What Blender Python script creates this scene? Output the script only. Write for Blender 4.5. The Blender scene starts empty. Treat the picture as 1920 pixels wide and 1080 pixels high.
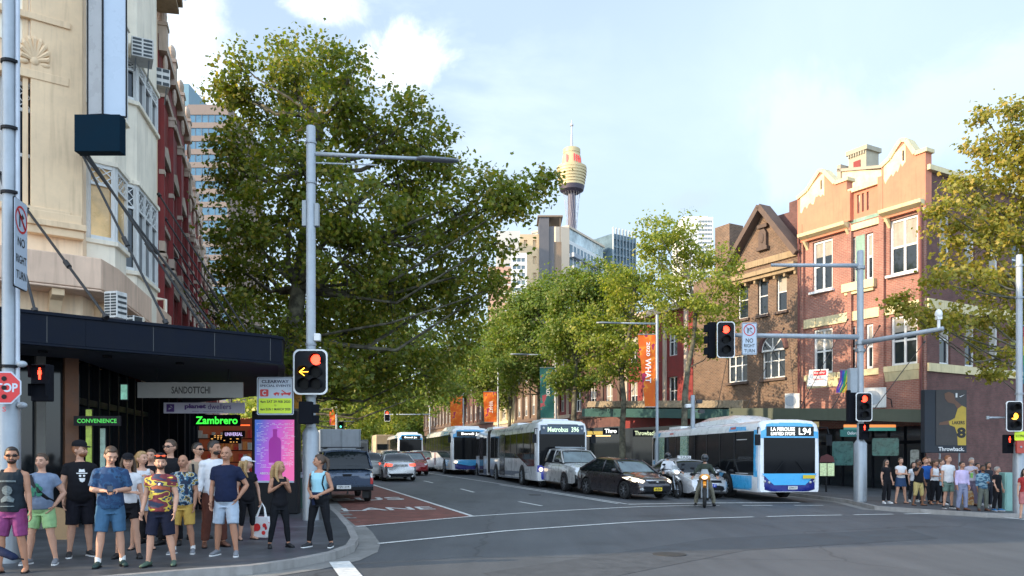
import bpy, bmesh, math, random
import numpy as np
from mathutils import Vector, Matrix, noise
from mathutils.bvhtree import BVHTree
R = math.radians
SC = bpy.context.scene
COL = SC.collection
# ---------------- camera, sky, sun, exposure ----------------
CAM_Z = 1.7; FPX = 1500.0; HY = 857.0
cd = bpy.data.cameras.new('camera'); cam = bpy.data.objects.new('camera', cd); COL.objects.link(cam)
cam.location = (0, 0, CAM_Z); cam.rotation_euler = (R(90), 0, 0)
cd.sensor_width = 36; cd.lens = FPX / 1920 * 36; cd.shift_y = (HY - 540) / 1920; cd.clip_start = .1; cd.clip_end = 5000
SC.camera = cam
SUN_DIR = Vector((-.93, -.34, 0)).normalized(); SUN_EL = R(18)
w = bpy.data.worlds.new('World'); SC.world = w; w.use_nodes = True
nt = w.node_tree; nt.nodes.clear()
def nd(nt, t, **k):
 n = nt.nodes.new(t)
 for a, b in k.items():
  if a == 'i':
   for q, v in b.items(): n.inputs[q].default_value = v
  else: setattr(n, a, b)
 return n
out = nd(nt, 'ShaderNodeOutputWorld'); bg = nd(nt, 'ShaderNodeBackground', i={'Strength': .15})
sky = nd(nt, 'ShaderNodeTexSky', sky_type='NISHITA', sun_disc=False)
sky.sun_elevation = SUN_EL; sky.sun_rotation = math.atan2(SUN_DIR.x, SUN_DIR.y)
sky.air_density = 1.0; sky.dust_density = 1.0; sky.ozone_density = 1.0
tc = nd(nt, 'ShaderNodeTexCoord'); mp = nd(nt, 'ShaderNodeMapping', i={'Scale': (1, 1, 2.1), 'Location': (0.35, .1, .42)})
n1 = nd(nt, 'ShaderNodeTexNoise', i={'Scale': 2.6, 'Detail': 9, 'Roughness': .56, 'Distortion': .35})
rp = nd(nt, 'ShaderNodeValToRGB'); rp.color_ramp.elements[0].position = .5; rp.color_ramp.elements[1].position = .74
n2 = nd(nt, 'ShaderNodeTexNoise', i={'Scale': 1.1, 'Detail': 4, 'Roughness': .5})
rp2 = nd(nt, 'ShaderNodeValToRGB'); rp2.color_ramp.elements[0].position = .25; rp2.color_ramp.elements[1].position = .75
mx = nd(nt, 'ShaderNodeMix', data_type='RGBA'); mv = nd(nt, 'ShaderNodeMix', data_type='RGBA')
L = nt.links.new
L(tc.outputs['Generated'], mp.inputs[0]); L(mp.outputs[0], n1.inputs[0]); L(n1.outputs[0], rp.inputs[0])
L(mp.outputs[0], n2.inputs[0]); L(n2.outputs[0], rp2.inputs[0])
# thin high veil whitens the blue, cumulus sit toward the sun side
mh = nd(nt, 'ShaderNodeMath', operation='MULTIPLY_ADD'); mh.inputs[1].default_value = .3; mh.inputs[2].default_value = .47
L(rp2.outputs[0], mh.inputs[0]); L(mh.outputs[0], mv.inputs['Factor']); L(sky.outputs[0], mv.inputs['A'])
mv.inputs['B'].default_value = (3.9, 4.85, 6.0, 1)
sx = nd(nt, 'ShaderNodeSeparateXYZ'); L(tc.outputs['Generated'], sx.inputs[0])
mr = nd(nt, 'ShaderNodeMapRange', i={'From Min': .12, 'From Max': -.25, 'To Min': .10, 'To Max': .95}); L(sx.outputs['X'], mr.inputs[0])
mm = nd(nt, 'ShaderNodeMath', operation='MULTIPLY'); L(rp.outputs[0], mm.inputs[0]); L(mr.outputs[0], mm.inputs[1])
L(mm.outputs[0], mx.inputs['Factor']); L(mv.outputs['Result'], mx.inputs['A']); mx.inputs['B'].default_value = (6.6, 7.3, 7.9, 1)
nrm = nd(nt, 'ShaderNodeVectorMath', operation='NORMALIZE'); L(tc.outputs['Generated'], nrm.inputs[0])
def cloud(px, py, ru, rv, col, thr, fac, prev, sc=9):
 c = Vector(((px - 960) / FPX, 1, (HY - py) / FPX)).normalized()
 sb = nd(nt, 'ShaderNodeVectorMath', operation='SUBTRACT'); L(nrm.outputs[0], sb.inputs[0]); sb.inputs[1].default_value = c
 s_ = nd(nt, 'ShaderNodeVectorMath', operation='MULTIPLY'); L(sb.outputs[0], s_.inputs[0]); s_.inputs[1].default_value = (1 / ru, 1 / ru, 1 / rv)
 ln = nd(nt, 'ShaderNodeVectorMath', operation='LENGTH'); L(s_.outputs[0], ln.inputs[0])
 n = nd(nt, 'ShaderNodeTexNoise', i={'Scale': sc, 'Detail': 10, 'Roughness': .62, 'Distortion': .4}); L(nrm.outputs[0], n.inputs[0])
 a = nd(nt, 'ShaderNodeMath', operation='MULTIPLY_ADD'); L(n.outputs[0], a.inputs[0]); a.inputs[1].default_value = 2.6; a.inputs[2].default_value = -1.3 + thr
 d = nd(nt, 'ShaderNodeMath', operation='SUBTRACT'); L(a.outputs[0], d.inputs[0]); L(ln.outputs['Value'], d.inputs[1])
 r = nd(nt, 'ShaderNodeMapRange', i={'From Min': 0, 'From Max': .55, 'To Min': 0, 'To Max': fac}); r.interpolation_type = 'SMOOTHSTEP'; L(d.outputs[0], r.inputs[0])
 m = nd(nt, 'ShaderNodeMix', data_type='RGBA'); L(r.outputs[0], m.inputs['Factor']); L(prev, m.inputs['A']); m.inputs['B'].default_value = (*col, 1); return m.outputs['Result']
cl = cloud(755, 125, .075, .055, (8.2, 8.4, 8.6), .75, .62, mx.outputs['Result'])
cl = cloud(320, 190, .13, .16, (7.6, 8.1, 8.6), .8, .55, cl, 5)
cl = cloud(1305, 375, .05, .02, (3.2, 3.9, 5.2), .85, .55, cl, 12)
cl = cloud(1700, 230, .25, .08, (5.6, 6.4, 7.0), .9, .3, cl, 6)
cl = cloud(600, 15, .09, .03, (8.6, 8.8, 9.0), .7, .45, cl, 11)
mb = nd(nt, 'ShaderNodeMapRange', i={'From Min': .15, 'From Max': -.6, 'To Min': 1.0, 'To Max': 2.3}); L(sx.outputs['Y'], mb.inputs[0])  # sky behind the camera brightened, added as fill for camera-facing surfaces
bv_ = nd(nt, 'ShaderNodeVectorMath', operation='SCALE'); L(cl, bv_.inputs[0]); L(mb.outputs[0], bv_.inputs['Scale'])
L(bv_.outputs[0], bg.inputs[0]); L(bg.outputs[0], out.inputs[0])
sl = bpy.data.lights.new('sun', 'SUN'); sl.energy = 4.6; sl.angle = R(.5); sl.color = (1, .79, .54)
so = bpy.data.objects.new('sun', sl); COL.objects.link(so)
sd = Vector((SUN_DIR.x * math.cos(SUN_EL), SUN_DIR.y * math.cos(SUN_EL), math.sin(SUN_EL)))
so.rotation_euler = sd.to_track_quat('Z', 'Y').to_euler(); so.location = (-20, -10, 40)
SC.view_settings.view_transform = 'Standard'; SC.view_settings.look = 'None'; SC.view_settings.gamma = 1
SC.view_settings.exposure = 0.6; SC.view_settings.use_curve_mapping = False
SC.render.engine = 'CYCLES'; SC.render.resolution_x = 1024; SC.render.resolution_y = 576
try:
 SC.cycles.use_denoising = True; SC.cycles.max_bounces = 6; SC.cycles.transparent_max_bounces = 8
except Exception: pass
# ---------------- helpers ----------------
def sp(x, w=2.0):
 x = x / w
 return w * (x if x > 20 else math.log1p(math.exp(x)))
def gz(x, y):
 return .016 * sp(y - 17) - .022 * (sp(x - 1) - sp(x - 20))
def P(px, py, d): return Vector(((px - 960) / FPX * d, d, CAM_Z + (HY - py) / FPX * d))
def G(px, py, off=0.0):
 d = 20.0
 for i in range(60):
  x = (px - 960) / FPX * d
  z = gz(x, d) + off
  d = .5 * d + .5 * max(1, min(900, FPX * (CAM_Z - z) / max(py - HY, 1.0)))
 x = (px - 960) / FPX * d
 return Vector((x, d, gz(x, d) + off))
MATS = {}
def M(name, col, rough=.6, metal=0, var=.12, sc=2.0, bump=0, bsc=30, spec=.5, coat=0, emit=0, ecol=None, dirt=0):
 if name in MATS: return MATS[name]
 m = bpy.data.materials.new(name); m.use_nodes = True; MATS[name] = m
 nt = m.node_tree; b = nt.nodes['Principled BSDF']
 b.inputs['Roughness'].default_value = rough; b.inputs['Metallic'].default_value = metal
 b.inputs['Specular IOR Level'].default_value = spec; b.inputs['Coat Weight'].default_value = coat
 b.inputs['Coat Roughness'].default_value = .05
 c = (*col[:3], 1)
 b.inputs['Base Color'].default_value = c
 L = nt.links.new
 tc = nd(nt, 'ShaderNodeTexCoord')
 if var > 0:
  n = nd(nt, 'ShaderNodeTexNoise', i={'Scale': sc, 'Detail': 8, 'Roughness': .65}); L(tc.outputs['Object'], n.inputs[0])
  mr = nd(nt, 'ShaderNodeMapRange', i={'From Min': .3, 'From Max': .7, 'To Min': 1 - var, 'To Max': 1 + var}); L(n.outputs[0], mr.inputs[0])
  v = nd(nt, 'ShaderNodeVectorMath', operation='SCALE'); v.inputs[0].default_value = col[:3]; L(mr.outputs[0], v.inputs['Scale'])
  if dirt:
   mp = nd(nt, 'ShaderNodeMapping', i={'Scale': (3, 3, .25)}); L(tc.outputs['Object'], mp.inputs[0])
   n3 = nd(nt, 'ShaderNodeTexNoise', i={'Scale': 3, 'Detail': 6}); L(mp.outputs[0], n3.inputs[0])
   r3 = nd(nt, 'ShaderNodeMapRange', i={'From Min': .5, 'From Max': .78, 'To Min': 0, 'To Max': dirt}); L(n3.outputs[0], r3.inputs[0])
   mx = nd(nt, 'ShaderNodeMix', data_type='RGBA'); L(r3.outputs[0], mx.inputs['Factor']); L(v.outputs[0], mx.inputs['A'])
   mx.inputs['B'].default_value = (col[0] * .3, col[1] * .27, col[2] * .25, 1); L(mx.outputs['Result'], b.inputs['Base Color'])
  else: L(v.outputs[0], b.inputs['Base Color'])
  r2 = nd(nt, 'ShaderNodeMapRange', i={'From Min': .3, 'From Max': .7, 'To Min': max(0, rough - .1), 'To Max': min(1, rough + .1)})
  if rough > .15: L(n.outputs[0], r2.inputs[0]); L(r2.outputs[0], b.inputs['Roughness'])
 if bump:
  n = nd(nt, 'ShaderNodeTexNoise', i={'Scale': bsc, 'Detail': 4}); L(tc.outputs['Object'], n.inputs[0])
  bp = nd(nt, 'ShaderNodeBump', i={'Strength': bump, 'Distance': .02}); L(n.outputs[0], bp.inputs['Height']); L(bp.outputs[0], b.inputs['Normal'])
 if emit:
  b.inputs['Emission Color'].default_value = (*(ecol or col)[:3], 1); b.inputs['Emission Strength'].default_value = emit
 return m
def brickmat(name, c1, c2, mortar, bw=.24, bh=.086, msz=.012, var=.35, rough=.85):
 m = bpy.data.materials.new(name); m.use_nodes = True; nt = m.node_tree; b = nt.nodes['Principled BSDF']; L = nt.links.new
 tc = nd(nt, 'ShaderNodeTexCoord'); s = nd(nt, 'ShaderNodeSeparateXYZ'); L(tc.outputs['Object'], s.inputs[0])
 a = nd(nt, 'ShaderNodeMath', operation='ADD'); L(s.outputs[0], a.inputs[0]); L(s.outputs[1], a.inputs[1])
 c = nd(nt, 'ShaderNodeCombineXYZ'); L(a.outputs[0], c.inputs[0]); L(s.outputs[2], c.inputs[1])
 br = nd(nt, 'ShaderNodeTexBrick', i={'Scale': 1, 'Mortar Size': msz, 'Brick Width': bw, 'Row Height': bh, 'Color1': (*c1, 1), 'Color2': (*c2, 1), 'Mortar': (*mortar, 1), 'Bias': 0})
 L(c.outputs[0], br.inputs[0])
 n = nd(nt, 'ShaderNodeTexNoise', i={'Scale': 1.3, 'Detail': 9, 'Roughness': .7}); L(tc.outputs['Object'], n.inputs[0])
 mr = nd(nt, 'ShaderNodeMapRange', i={'From Min': .3, 'From Max': .7, 'To Min': 1 - var, 'To Max': 1 + var}); L(n.outputs[0], mr.inputs[0])
 v = nd(nt, 'ShaderNodeVectorMath', operation='SCALE'); L(br.outputs[0], v.inputs[0]); L(mr.outputs[0], v.inputs['Scale']); L(v.outputs[0], b.inputs['Base Color'])
 bp = nd(nt, 'ShaderNodeBump', i={'Strength': .5, 'Distance': .01}); bp.invert = True; L(br.outputs['Fac'], bp.inputs['Height']); L(bp.outputs[0], b.inputs['Normal'])
 b.inputs['Roughness'].default_value = rough
 MATS[name] = m
 return m
def glassmat(name, col=(.012, .016, .02), rough=.03, spec=.8):
 m = M(name, col, rough, 0, 0, spec=spec); return m
def splitmat(name, cols, scale=6, rough=.8, stretch=(1, 1, 1), const=True, det=1.5, seed=0):
 """patchy printed cloth: noise through a stepped ramp"""
 m = bpy.data.materials.new(name); m.use_nodes = True; nt = m.node_tree; b = nt.nodes['Principled BSDF']; L = nt.links.new
 tc = nd(nt, 'ShaderNodeTexCoord'); mp = nd(nt, 'ShaderNodeMapping', i={'Scale': stretch, 'Location': (seed, seed * .7, seed * .3)}); L(tc.outputs['Object'], mp.inputs[0])
 n = nd(nt, 'ShaderNodeTexNoise', i={'Scale': scale, 'Detail': det}); L(mp.outputs[0], n.inputs[0])
 r = nd(nt, 'ShaderNodeValToRGB'); cr = r.color_ramp; cr.interpolation = 'CONSTANT' if const else 'LINEAR'
 k = len(cols)
 cr.elements[0].position = 0; cr.elements[0].color = (*cols[0], 1); cr.elements[1].position = .3 + .4 / k; cr.elements[1].color = (*cols[1], 1)
 for i in range(2, k):
  e = cr.elements.new(.3 + .4 * i / k); e.color = (*cols[i], 1)
 L(n.outputs[0], r.inputs[0]); L(r.outputs[0], b.inputs['Base Color']); b.inputs['Roughness'].default_value = rough
 MATS[name] = m
 return m
def frame_of(d):
 d = d.normalized(); up = Vector((0, 0, 1)) if abs(d.z) < .95 else Vector((0, 1, 0))
 a = d.cross(up).normalized(); b = a.cross(d).normalized()
 return a, b
SPLIT = {}
class MB:
 def __init__(s): s.v = []; s.f = []; s.m = []; s.cuts = []
 def cut(s): s.cuts.append((len(s.v), len(s.f))); return s
 def pieces(s):
  """split at cut() marks, else into far-apart groups of loose pieces"""
  out = []
  if s.cuts:
   a = (0, 0)
   for b in s.cuts + [(len(s.v), len(s.f))]:
    if b[1] > a[1]:
     q = MB(); q.v = s.v[a[0]:b[0]]; q.f = [tuple(i - a[0] for i in f) for f in s.f[a[1]:b[1]]]; q.m = s.m[a[1]:b[1]]; out.append(q)
    a = b
   return out
  n = len(s.v)
  if n > 6000: return [s]
  par = list(range(n))
  def fd(i):
   while par[i] != i: par[i] = par[par[i]]; i = par[i]
   return i
  for f in s.f:
   r = fd(f[0])
   for i in f[1:]: par[fd(i)] = r
  root = [fd(i) for i in range(n)]; ids = sorted(set(root)); k = len(ids)
  if k < 2 or k > 400: return [s]
  ix = {r: i for i, r in enumerate(ids)}; isl = np.array([ix[r] for r in root]); co = np.array([tuple(v) for v in s.v])
  lo = np.full((k, 3), np.inf); hi = -lo; np.minimum.at(lo, isl, co); np.maximum.at(hi, isl, co)
  size = (hi - lo).max(1); gap = np.maximum(0, np.maximum(lo[:, None] - hi[None], lo[None] - hi[:, None]))
  near = np.sqrt((gap ** 2).sum(2)) <= np.maximum(.02, .5 * np.maximum(size[:, None], size[None]))
  p2 = list(range(k))
  def f2(i):
   while p2[i] != i: i = p2[i]
   return i
  for a, b in zip(*np.nonzero(np.triu(near, 1))): p2[f2(a)] = f2(b)
  g = [f2(i) for i in range(k)]; gs = sorted(set(g))
  if len(gs) < 2 or len(gs) > 60: return [s]
  for q in gs:
   m = MB(); mp = {}
   for f, mi in zip(s.f, s.m):
    if g[isl[f[0]]] != q: continue
    nf = []
    for i in f:
     if i not in mp: mp[i] = len(m.v); m.v.append(s.v[i])
     nf.append(mp[i])
    m.f.append(tuple(nf)); m.m.append(mi)
   out.append(m)
  return out
 def add(s, vs, fs, m=0, T=None):
  o = len(s.v)
  s.v += [tuple(T @ Vector(q)) if T else tuple(q) for q in vs]
  s.f += [tuple(o + i for i in f) for f in fs]; s.m += [m] * len(fs); return s
 def box(s, x0, x1, y0, y1, z0, z1, m=0, T=None, tx=1, ty=1):
  cx, cy = (x0 + x1) / 2, (y0 + y1) / 2
  vs = []
  for z, k, l in ((z0, 1, 1), (z1, tx, ty)):
   vs += [(cx + (x0 - cx) * k, cy + (y0 - cy) * l, z), (cx + (x1 - cx) * k, cy + (y0 - cy) * l, z), (cx + (x1 - cx) * k, cy + (y1 - cy) * l, z), (cx + (x0 - cx) * k, cy + (y1 - cy) * l, z)]
  return s.add(vs, [(3, 2, 1, 0), (4, 5, 6, 7), (0, 1, 5, 4), (1, 2, 6, 5), (2, 3, 7, 6), (3, 0, 4, 7)], m, T)
 def beam(s, a, b, wd, ht, m=0):
  a, b = Vector(a), Vector(b); x, y = frame_of(b - a)
  vs = [p + x * i * wd / 2 + y * j * ht / 2 for p in (a, b) for i, j in ((-1, -1), (1, -1), (1, 1), (-1, 1))]
  return s.add(vs, [(0, 1, 2, 3), (7, 6, 5, 4), (4, 5, 1, 0), (5, 6, 2, 1), (6, 7, 3, 2), (7, 4, 0, 3)], m)
 def tube(s, pts, rad, n=8, m=0, T=None, caps=True, ref=None):
  pts = [Vector(p) for p in pts]; k = len(pts)
  if not isinstance(rad, (list,)): rad = [rad] * k
  vs = []
  a0 = None
  for i, p in enumerate(pts):
   d = (pts[min(i + 1, k - 1)] - pts[max(i - 1, 0)])
   if d.length < 1e-9: d = Vector((0, 0, 1))
   d.normalize()
   if a0 is None:
    if ref is not None: a0 = Vector(ref)
    else: a0 = frame_of(d)[0]
   a = (a0 - d * a0.dot(d))
   if a.length < 1e-6: a = frame_of(d)[0]
   a.normalize(); b = d.cross(a); a0 = a
   r = rad[i]; ra, rb = (r if isinstance(r, tuple) else (r, r))
   for j in range(n):
    t = 2 * math.pi * j / n
    vs.append(p + a * math.cos(t) * ra + b * math.sin(t) * rb)
  fs = [(i * n + j, i * n + (j + 1) % n, (i + 1) * n + (j + 1) % n, (i + 1) * n + j) for i in range(k - 1) for j in range(n)]
  if caps: fs += [tuple(range(n - 1, -1, -1)), tuple((k - 1) * n + j for j in range(n))]
  return s.add(vs, fs, m, T)
 def cyl(s, c, r, h, n=20, m=0, axis='z', r2=None, T=None):
  d = {'x': Vector((1, 0, 0)), 'y': Vector((0, 1, 0)), 'z': Vector((0, 0, 1))}[axis]; c = Vector(c)
  return s.tube([c, c + d * h], [r, r if r2 is None else r2], n, m, T)
 def ell(s, c, r, nu=14, nv=9, m=0, T=None):
  vs = [(c[0], c[1], c[2] - r[2])]; c = Vector(c)
  for i in range(1, nv):
   ph = math.pi * i / nv - math.pi / 2
   for j in range(nu):
    t = 2 * math.pi * j / nu
    vs.append((c.x + r[0] * math.cos(ph) * math.cos(t), c.y + r[1] * math.cos(ph) * math.sin(t), c.z + r[2] * math.sin(ph)))
  vs.append((c.x, c.y, c.z + r[2])); e = len(vs) - 1
  fs = [(0, 1 + (j + 1) % nu, 1 + j) for j in range(nu)]
  for i in range(nv - 2):
   fs += [(1 + i * nu + j, 1 + i * nu + (j + 1) % nu, 1 + (i + 1) * nu + (j + 1) % nu, 1 + (i + 1) * nu + j) for j in range(nu)]
  fs += [(1 + (nv - 2) * nu + j, 1 + (nv - 2) * nu + (j + 1) % nu, e) for j in range(nu)]
  return s.add(vs, fs, m, T)
 def prism(s, poly, a, b, m=0, axis='y', T=None):
  """poly in the plane across axis, extruded from a to b"""
  n = len(poly)
  ar = sum(poly[i][0] * poly[(i + 1) % n][1] - poly[(i + 1) % n][0] * poly[i][1] for i in range(n))
  if ar < 0: poly = poly[::-1]
  def q(p, t): return {'y': (p[0], t, p[1]), 'z': (p[0], p[1], t), 'x': (t, p[0], p[1])}[axis]
  vs = [q(p, a) for p in poly] + [q(p, b) for p in poly]
  fl = axis == 'y'
  f1 = tuple(range(n)); f2 = tuple(range(2 * n - 1, n - 1, -1))
  sd = [(i + n, (i + 1) % n + n, (i + 1) % n, i) for i in range(n)]
  fs = [f1, f2] + sd if fl else [f1[::-1], f2[::-1]] + [x[::-1] for x in sd]
  return s.add(vs, fs, m, T)
 def loft(s, rings, m=0, caps=True, closed=True, T=None):
  n = len(rings[0]); k = len(rings); vs = [p for r in rings for p in r]
  e = n if closed else n - 1
  fs = [(i * n + j, i * n + (j + 1) % n, (i + 1) * n + (j + 1) % n, (i + 1) * n + j) for i in range(k - 1) for j in range(e)]
  if caps: fs += [tuple(range(n - 1, -1, -1)), tuple((k - 1) * n + j for j in range(n))]
  return s.add(vs, fs, m, T)
 def mesh(s, name, mats, smooth=0, T=None):
  me = bpy.data.meshes.new(name); me.from_pydata([tuple(T @ Vector(q)) for q in s.v] if T else s.v, [], s.f)
  for q in (mats if isinstance(mats, (list, tuple)) else [mats]): me.materials.append(q)
  me.polygons.foreach_set('material_index', s.m)
  if smooth:
   me.polygons.foreach_set('use_smooth', [True] * len(s.f))
   if smooth is not True:
    try: me.set_sharp_from_angle(angle=R(smooth))
    except Exception: pass
  me.update(); return me
 def build(s, name, mats, parent=None, smooth=0, bevel=0, seg=2, label=None, one=False):
  if parent and not one:
   ps = s.pieces()
   if len(ps) > 1:
    os_ = [q.build(name, mats, parent, smooth, bevel, seg, label, True) for q in ps]; SPLIT[os_[0].name] = os_[1:]; return os_[0]
  o = bpy.data.objects.new(name, s.mesh(name, mats, smooth)); COL.objects.link(o)
  if parent: o.parent = parent
  if bevel:
   b = o.modifiers.new('bevel', 'BEVEL'); b.width = bevel; b.segments = seg; b.limit_method = 'ANGLE'; b.angle_limit = R(40)
  if label: o['label'] = label
  return o
def tag(o, label, cat, group=None):
 o['label'] = label; o['category'] = cat
 if group: o['group'] = group
 return o
def thing(name, label, cat, loc=(0, 0, 0), rz=0, group=None):
 o = bpy.data.objects.new(name, None); COL.objects.link(o); o.location = loc; o.rotation_euler = (0, 0, rz); o.empty_display_size = .2
 return tag(o, label, cat, group)
def kind(o, k): o['kind'] = k; return o
def copy_tree(o, parent=None):
 c = o.copy(); COL.objects.link(c)
 if parent: c.parent = parent
 for ch in [q for q in KIDS(o)]: copy_tree(ch, c)
 return c
def KIDS(o): return [q for q in COL.objects if q.parent == o]
def text(s, w, h, mat, parent, T, name='lettering', ext=.004, bold=0, sx=None, label=None):
 cu = bpy.data.curves.new(name, 'FONT'); cu.body = s; cu.align_x = 'CENTER'; cu.align_y = 'CENTER'; cu.extrude = 0; cu.offset = bold; cu.resolution_u = 3
 o = bpy.data.objects.new(name, cu); me = bpy.data.meshes.new_from_object(o)
 co = np.empty(len(me.vertices) * 3); me.vertices.foreach_get('co', co); co = co.reshape(-1, 3)
 mn, mxx = co.min(0), co.max(0); c = (mn + mxx) / 2; co -= c
 kx = w / max(mxx[0] - mn[0], 1e-6) if w else None; ky = h / max(mxx[1] - mn[1], 1e-6) if h else None
 kx = kx or ky; ky = ky or kx
 co *= np.array([kx, ky, 1]); Tn = np.array(T)
 co = co @ Tn[:3, :3].T + Tn[:3, 3]
 me.vertices.foreach_set('co', co.ravel().astype(np.float32)); me.materials.clear(); me.materials.append(mat); me.update(); me.name = name
 bpy.data.objects.remove(o); bpy.data.curves.remove(cu)
 q = bpy.data.objects.new(name, me); COL.objects.link(q); q.parent = parent
 return q
def face_T(c, nrm=(0, -1, 0), up=(0, 0, 1)):
 """matrix taking text plane (x right, y up, z toward viewer) to a face at c with outward normal nrm"""
 z = Vector(nrm).normalized(); y = Vector(up); y = (y - z * y.dot(z)).normalized(); x = y.cross(z)
 m = Matrix((x, y, z)).transposed().to_4x4(); m.translation = Vector(c); return m
def rrect(w, h, r, n=5, cx=0, cy=0):
 out = []
 for sx_, sy_, a0 in ((1, 1, 0), (-1, 1, 90), (-1, -1, 180), (1, -1, 270)):
  for i in range(n + 1):
   a = R(a0 + 90 * i / n); out.append((cx + sx_ * (w / 2 - r) + r * math.cos(a), cy + sy_ * (h / 2 - r) + r * math.sin(a)))
 return out
def decal(mb, poly, o, u, v, dr, bvh, off=.006, m=0, rings=4, sub=3, maxd=3):
 """star-shaped 2-D polygon laid onto a surface by casting along dr"""
 o, u, v, dr = Vector(o), Vector(u), Vector(v), Vector(dr).normalized()
 cx = sum(p[0] for p in poly) / len(poly); cy = sum(p[1] for p in poly) / len(poly)
 b = []
 for i in range(len(poly)):
  p, q = poly[i], poly[(i + 1) % len(poly)]
  for j in range(sub): t = j / sub; b.append((p[0] + (q[0] - p[0]) * t, p[1] + (q[1] - p[1]) * t))
 def hit(x, y):
  s = o + u * x + v * y
  h = bvh.ray_cast(s, dr, maxd)
  return (h[0] - dr * off) if h[0] is not None else None
 c = hit(cx, cy)
 if c is None: return
 vs = [c]; n = len(b)
 last = {}
 for k in range(1, rings + 1):
  t = k / rings
  for i, p in enumerate(b):
   h = hit(cx + (p[0] - cx) * t, cy + (p[1] - cy) * t)
   if h is None: h = last.get(i, c)
   last[i] = h; vs.append(h)
 fs = [(0, 1 + i, 1 + (i + 1) % n) for i in range(n)]
 for k in range(rings - 1):
  fs += [(1 + k * n + i, 1 + (k + 1) * n + i, 1 + (k + 1) * n + (i + 1) % n, 1 + k * n + (i + 1) % n) for i in range(n)]
 mb.add(vs, fs, m)
def bvh_of(mb): return BVHTree.FromPolygons([Vector(q) for q in mb.v], mb.f)
def Rz(a): return Matrix.Rotation(a, 4, 'Z')
def Tr(x, y, z): return Matrix.Translation((x, y, z))
class Fac:
 """a facade plane: local x runs along it to the viewer's right, local y into the building"""
 def __init__(s, o, u):
  s.u = Vector((u[0], u[1], 0)).normalized(); s.n = Vector((-s.u.y, s.u.x, 0)); s.o = Vector((o[0], o[1], 0)); s.rz = math.atan2(s.u.y, s.u.x)
 def uz(s, px, py, off=0):
  r = Vector(((px - 960) / FPX, 1, (HY - py) / FPX)); c = Vector((0, 0, CAM_Z))
  t = ((s.o + s.n * off - c).dot(s.n)) / r.dot(s.n); p = c + r * t
  return (p - s.o).dot(s.u), p.z
 def rect(s, x0, x1, y0, y1, off=0):
  xm = (x0 + x1) / 2
  a = s.uz(x0, y0, off)[0]; b = s.uz(x1, y0, off)[0]
  return a, b, s.uz(xm, y1, off)[1], s.uz(xm, y0, off)[1]
def wallmesh(mb, u0, u1, z0, z1, ops, y=0, dep=.2, m=0, mrev=None):
 """front face at local y with rectangular openings (u0,u1,z0,z1) and their reveals"""
 us = sorted({u0, u1, *[min(max(o[i], u0), u1) for o in ops for i in (0, 1)]}); zs = sorted({z0, z1, *[min(max(o[i], z0), z1) for o in ops for i in (2, 3)]})
 for i in range(len(us) - 1):
  for j in range(len(zs) - 1):
   a, b, c, d = us[i], us[i + 1], zs[j], zs[j + 1]; cx, cz = (a + b) / 2, (c + d) / 2
   if any(o[0] < cx < o[1] and o[2] < cz < o[3] for o in ops): continue
   mb.add([(a, y, c), (b, y, c), (b, y, d), (a, y, d)], [(0, 1, 2, 3)], m)
 for o in ops:
  a, b, c, d = o[:4]; q = m if mrev is None else mrev
  for vs in ([(a, y, c), (a, y + dep, c), (a, y + dep, d), (a, y, d)], [(b, y, c), (b, y, d), (b, y + dep, d), (b, y + dep, c)],
                   [(a, y, c), (b, y, c), (b, y + dep, c), (a, y + dep, c)], [(a, y, d), (a, y + dep, d), (b, y + dep, d), (b, y, d)]):
   mb.add(vs, [(0, 1, 2, 3)], q)
def window(parent, a, b, c, d, y, cols=2, rows=2, fr=.06, fm=None, gm=None, T=None, name='window', split=None, lattice=0, blind=0):
 """frame part with a pane sub-part, filling opening a..b, c..d at local depth y"""
 fm = fm or MATS['white_frame']; gm = gm or MATS['window_glass']
 f = MB(); hw = fr / 2; t = .05
 f.box(a, a + fr, y - t, y + t, c, d); f.box(b - fr, b, y - t, y + t, c, d)
 f.box(a + fr, b - fr, y - t, y + t, c, c + fr); f.box(a + fr, b - fr, y - t, y + t, d - fr, d)
 for i in range(1, cols):
  x = a + (b - a) * i / cols; f.box(x - hw, x + hw, y - t * .8, y + t * .8, c + fr, d - fr)
 zz = [c + (d - c) * i / rows for i in range(1, rows)] if split is None else [c + (d - c) * q for q in split]
 for z in zz:
  for i in range(cols):
   x0 = a + (b - a) * i / cols + (fr if i == 0 else hw); x1 = a + (b - a) * (i + 1) / cols - (fr if i == cols - 1 else hw)
   f.box(x0, x1, y - t * .6, y + t * .6, z - hw * .8, z + hw * .8)
 if lattice:
  z0 = zz[-1] + hw; z1 = d - fr; n = max(2, int((b - a) / .28))
  for i in range(n):
   x0 = a + fr + (b - a - 2 * fr) * i / n; x1 = a + fr + (b - a - 2 * fr) * (i + 1) / n
   for q in range(2):
    za = z0 + (z1 - z0) * q / 2; zb = z0 + (z1 - z0) * (q + 1) / 2
    f.beam((x0, y - .02, za), (x1, y - .02, zb), .022, .02); f.beam((x0, y - .016, zb), (x1, y - .016, za), .022, .02)
 w = f.build(name, fm, parent, one=True)
 if blind: MB().box(a + fr, b - fr, y + .001, y + .011, d - fr - (d - c - 2 * fr) * blind, d - fr).build('blind', M('window_blind', (.34, .31, .26), .8, var=.2, sc=2, dirt=.3), w)
 p = MB().box(a + fr * .5, b - fr * .5, y + .012, y + .03, c + fr * .5, d - fr * .5).build('pane', gm, w)
 return w
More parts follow.
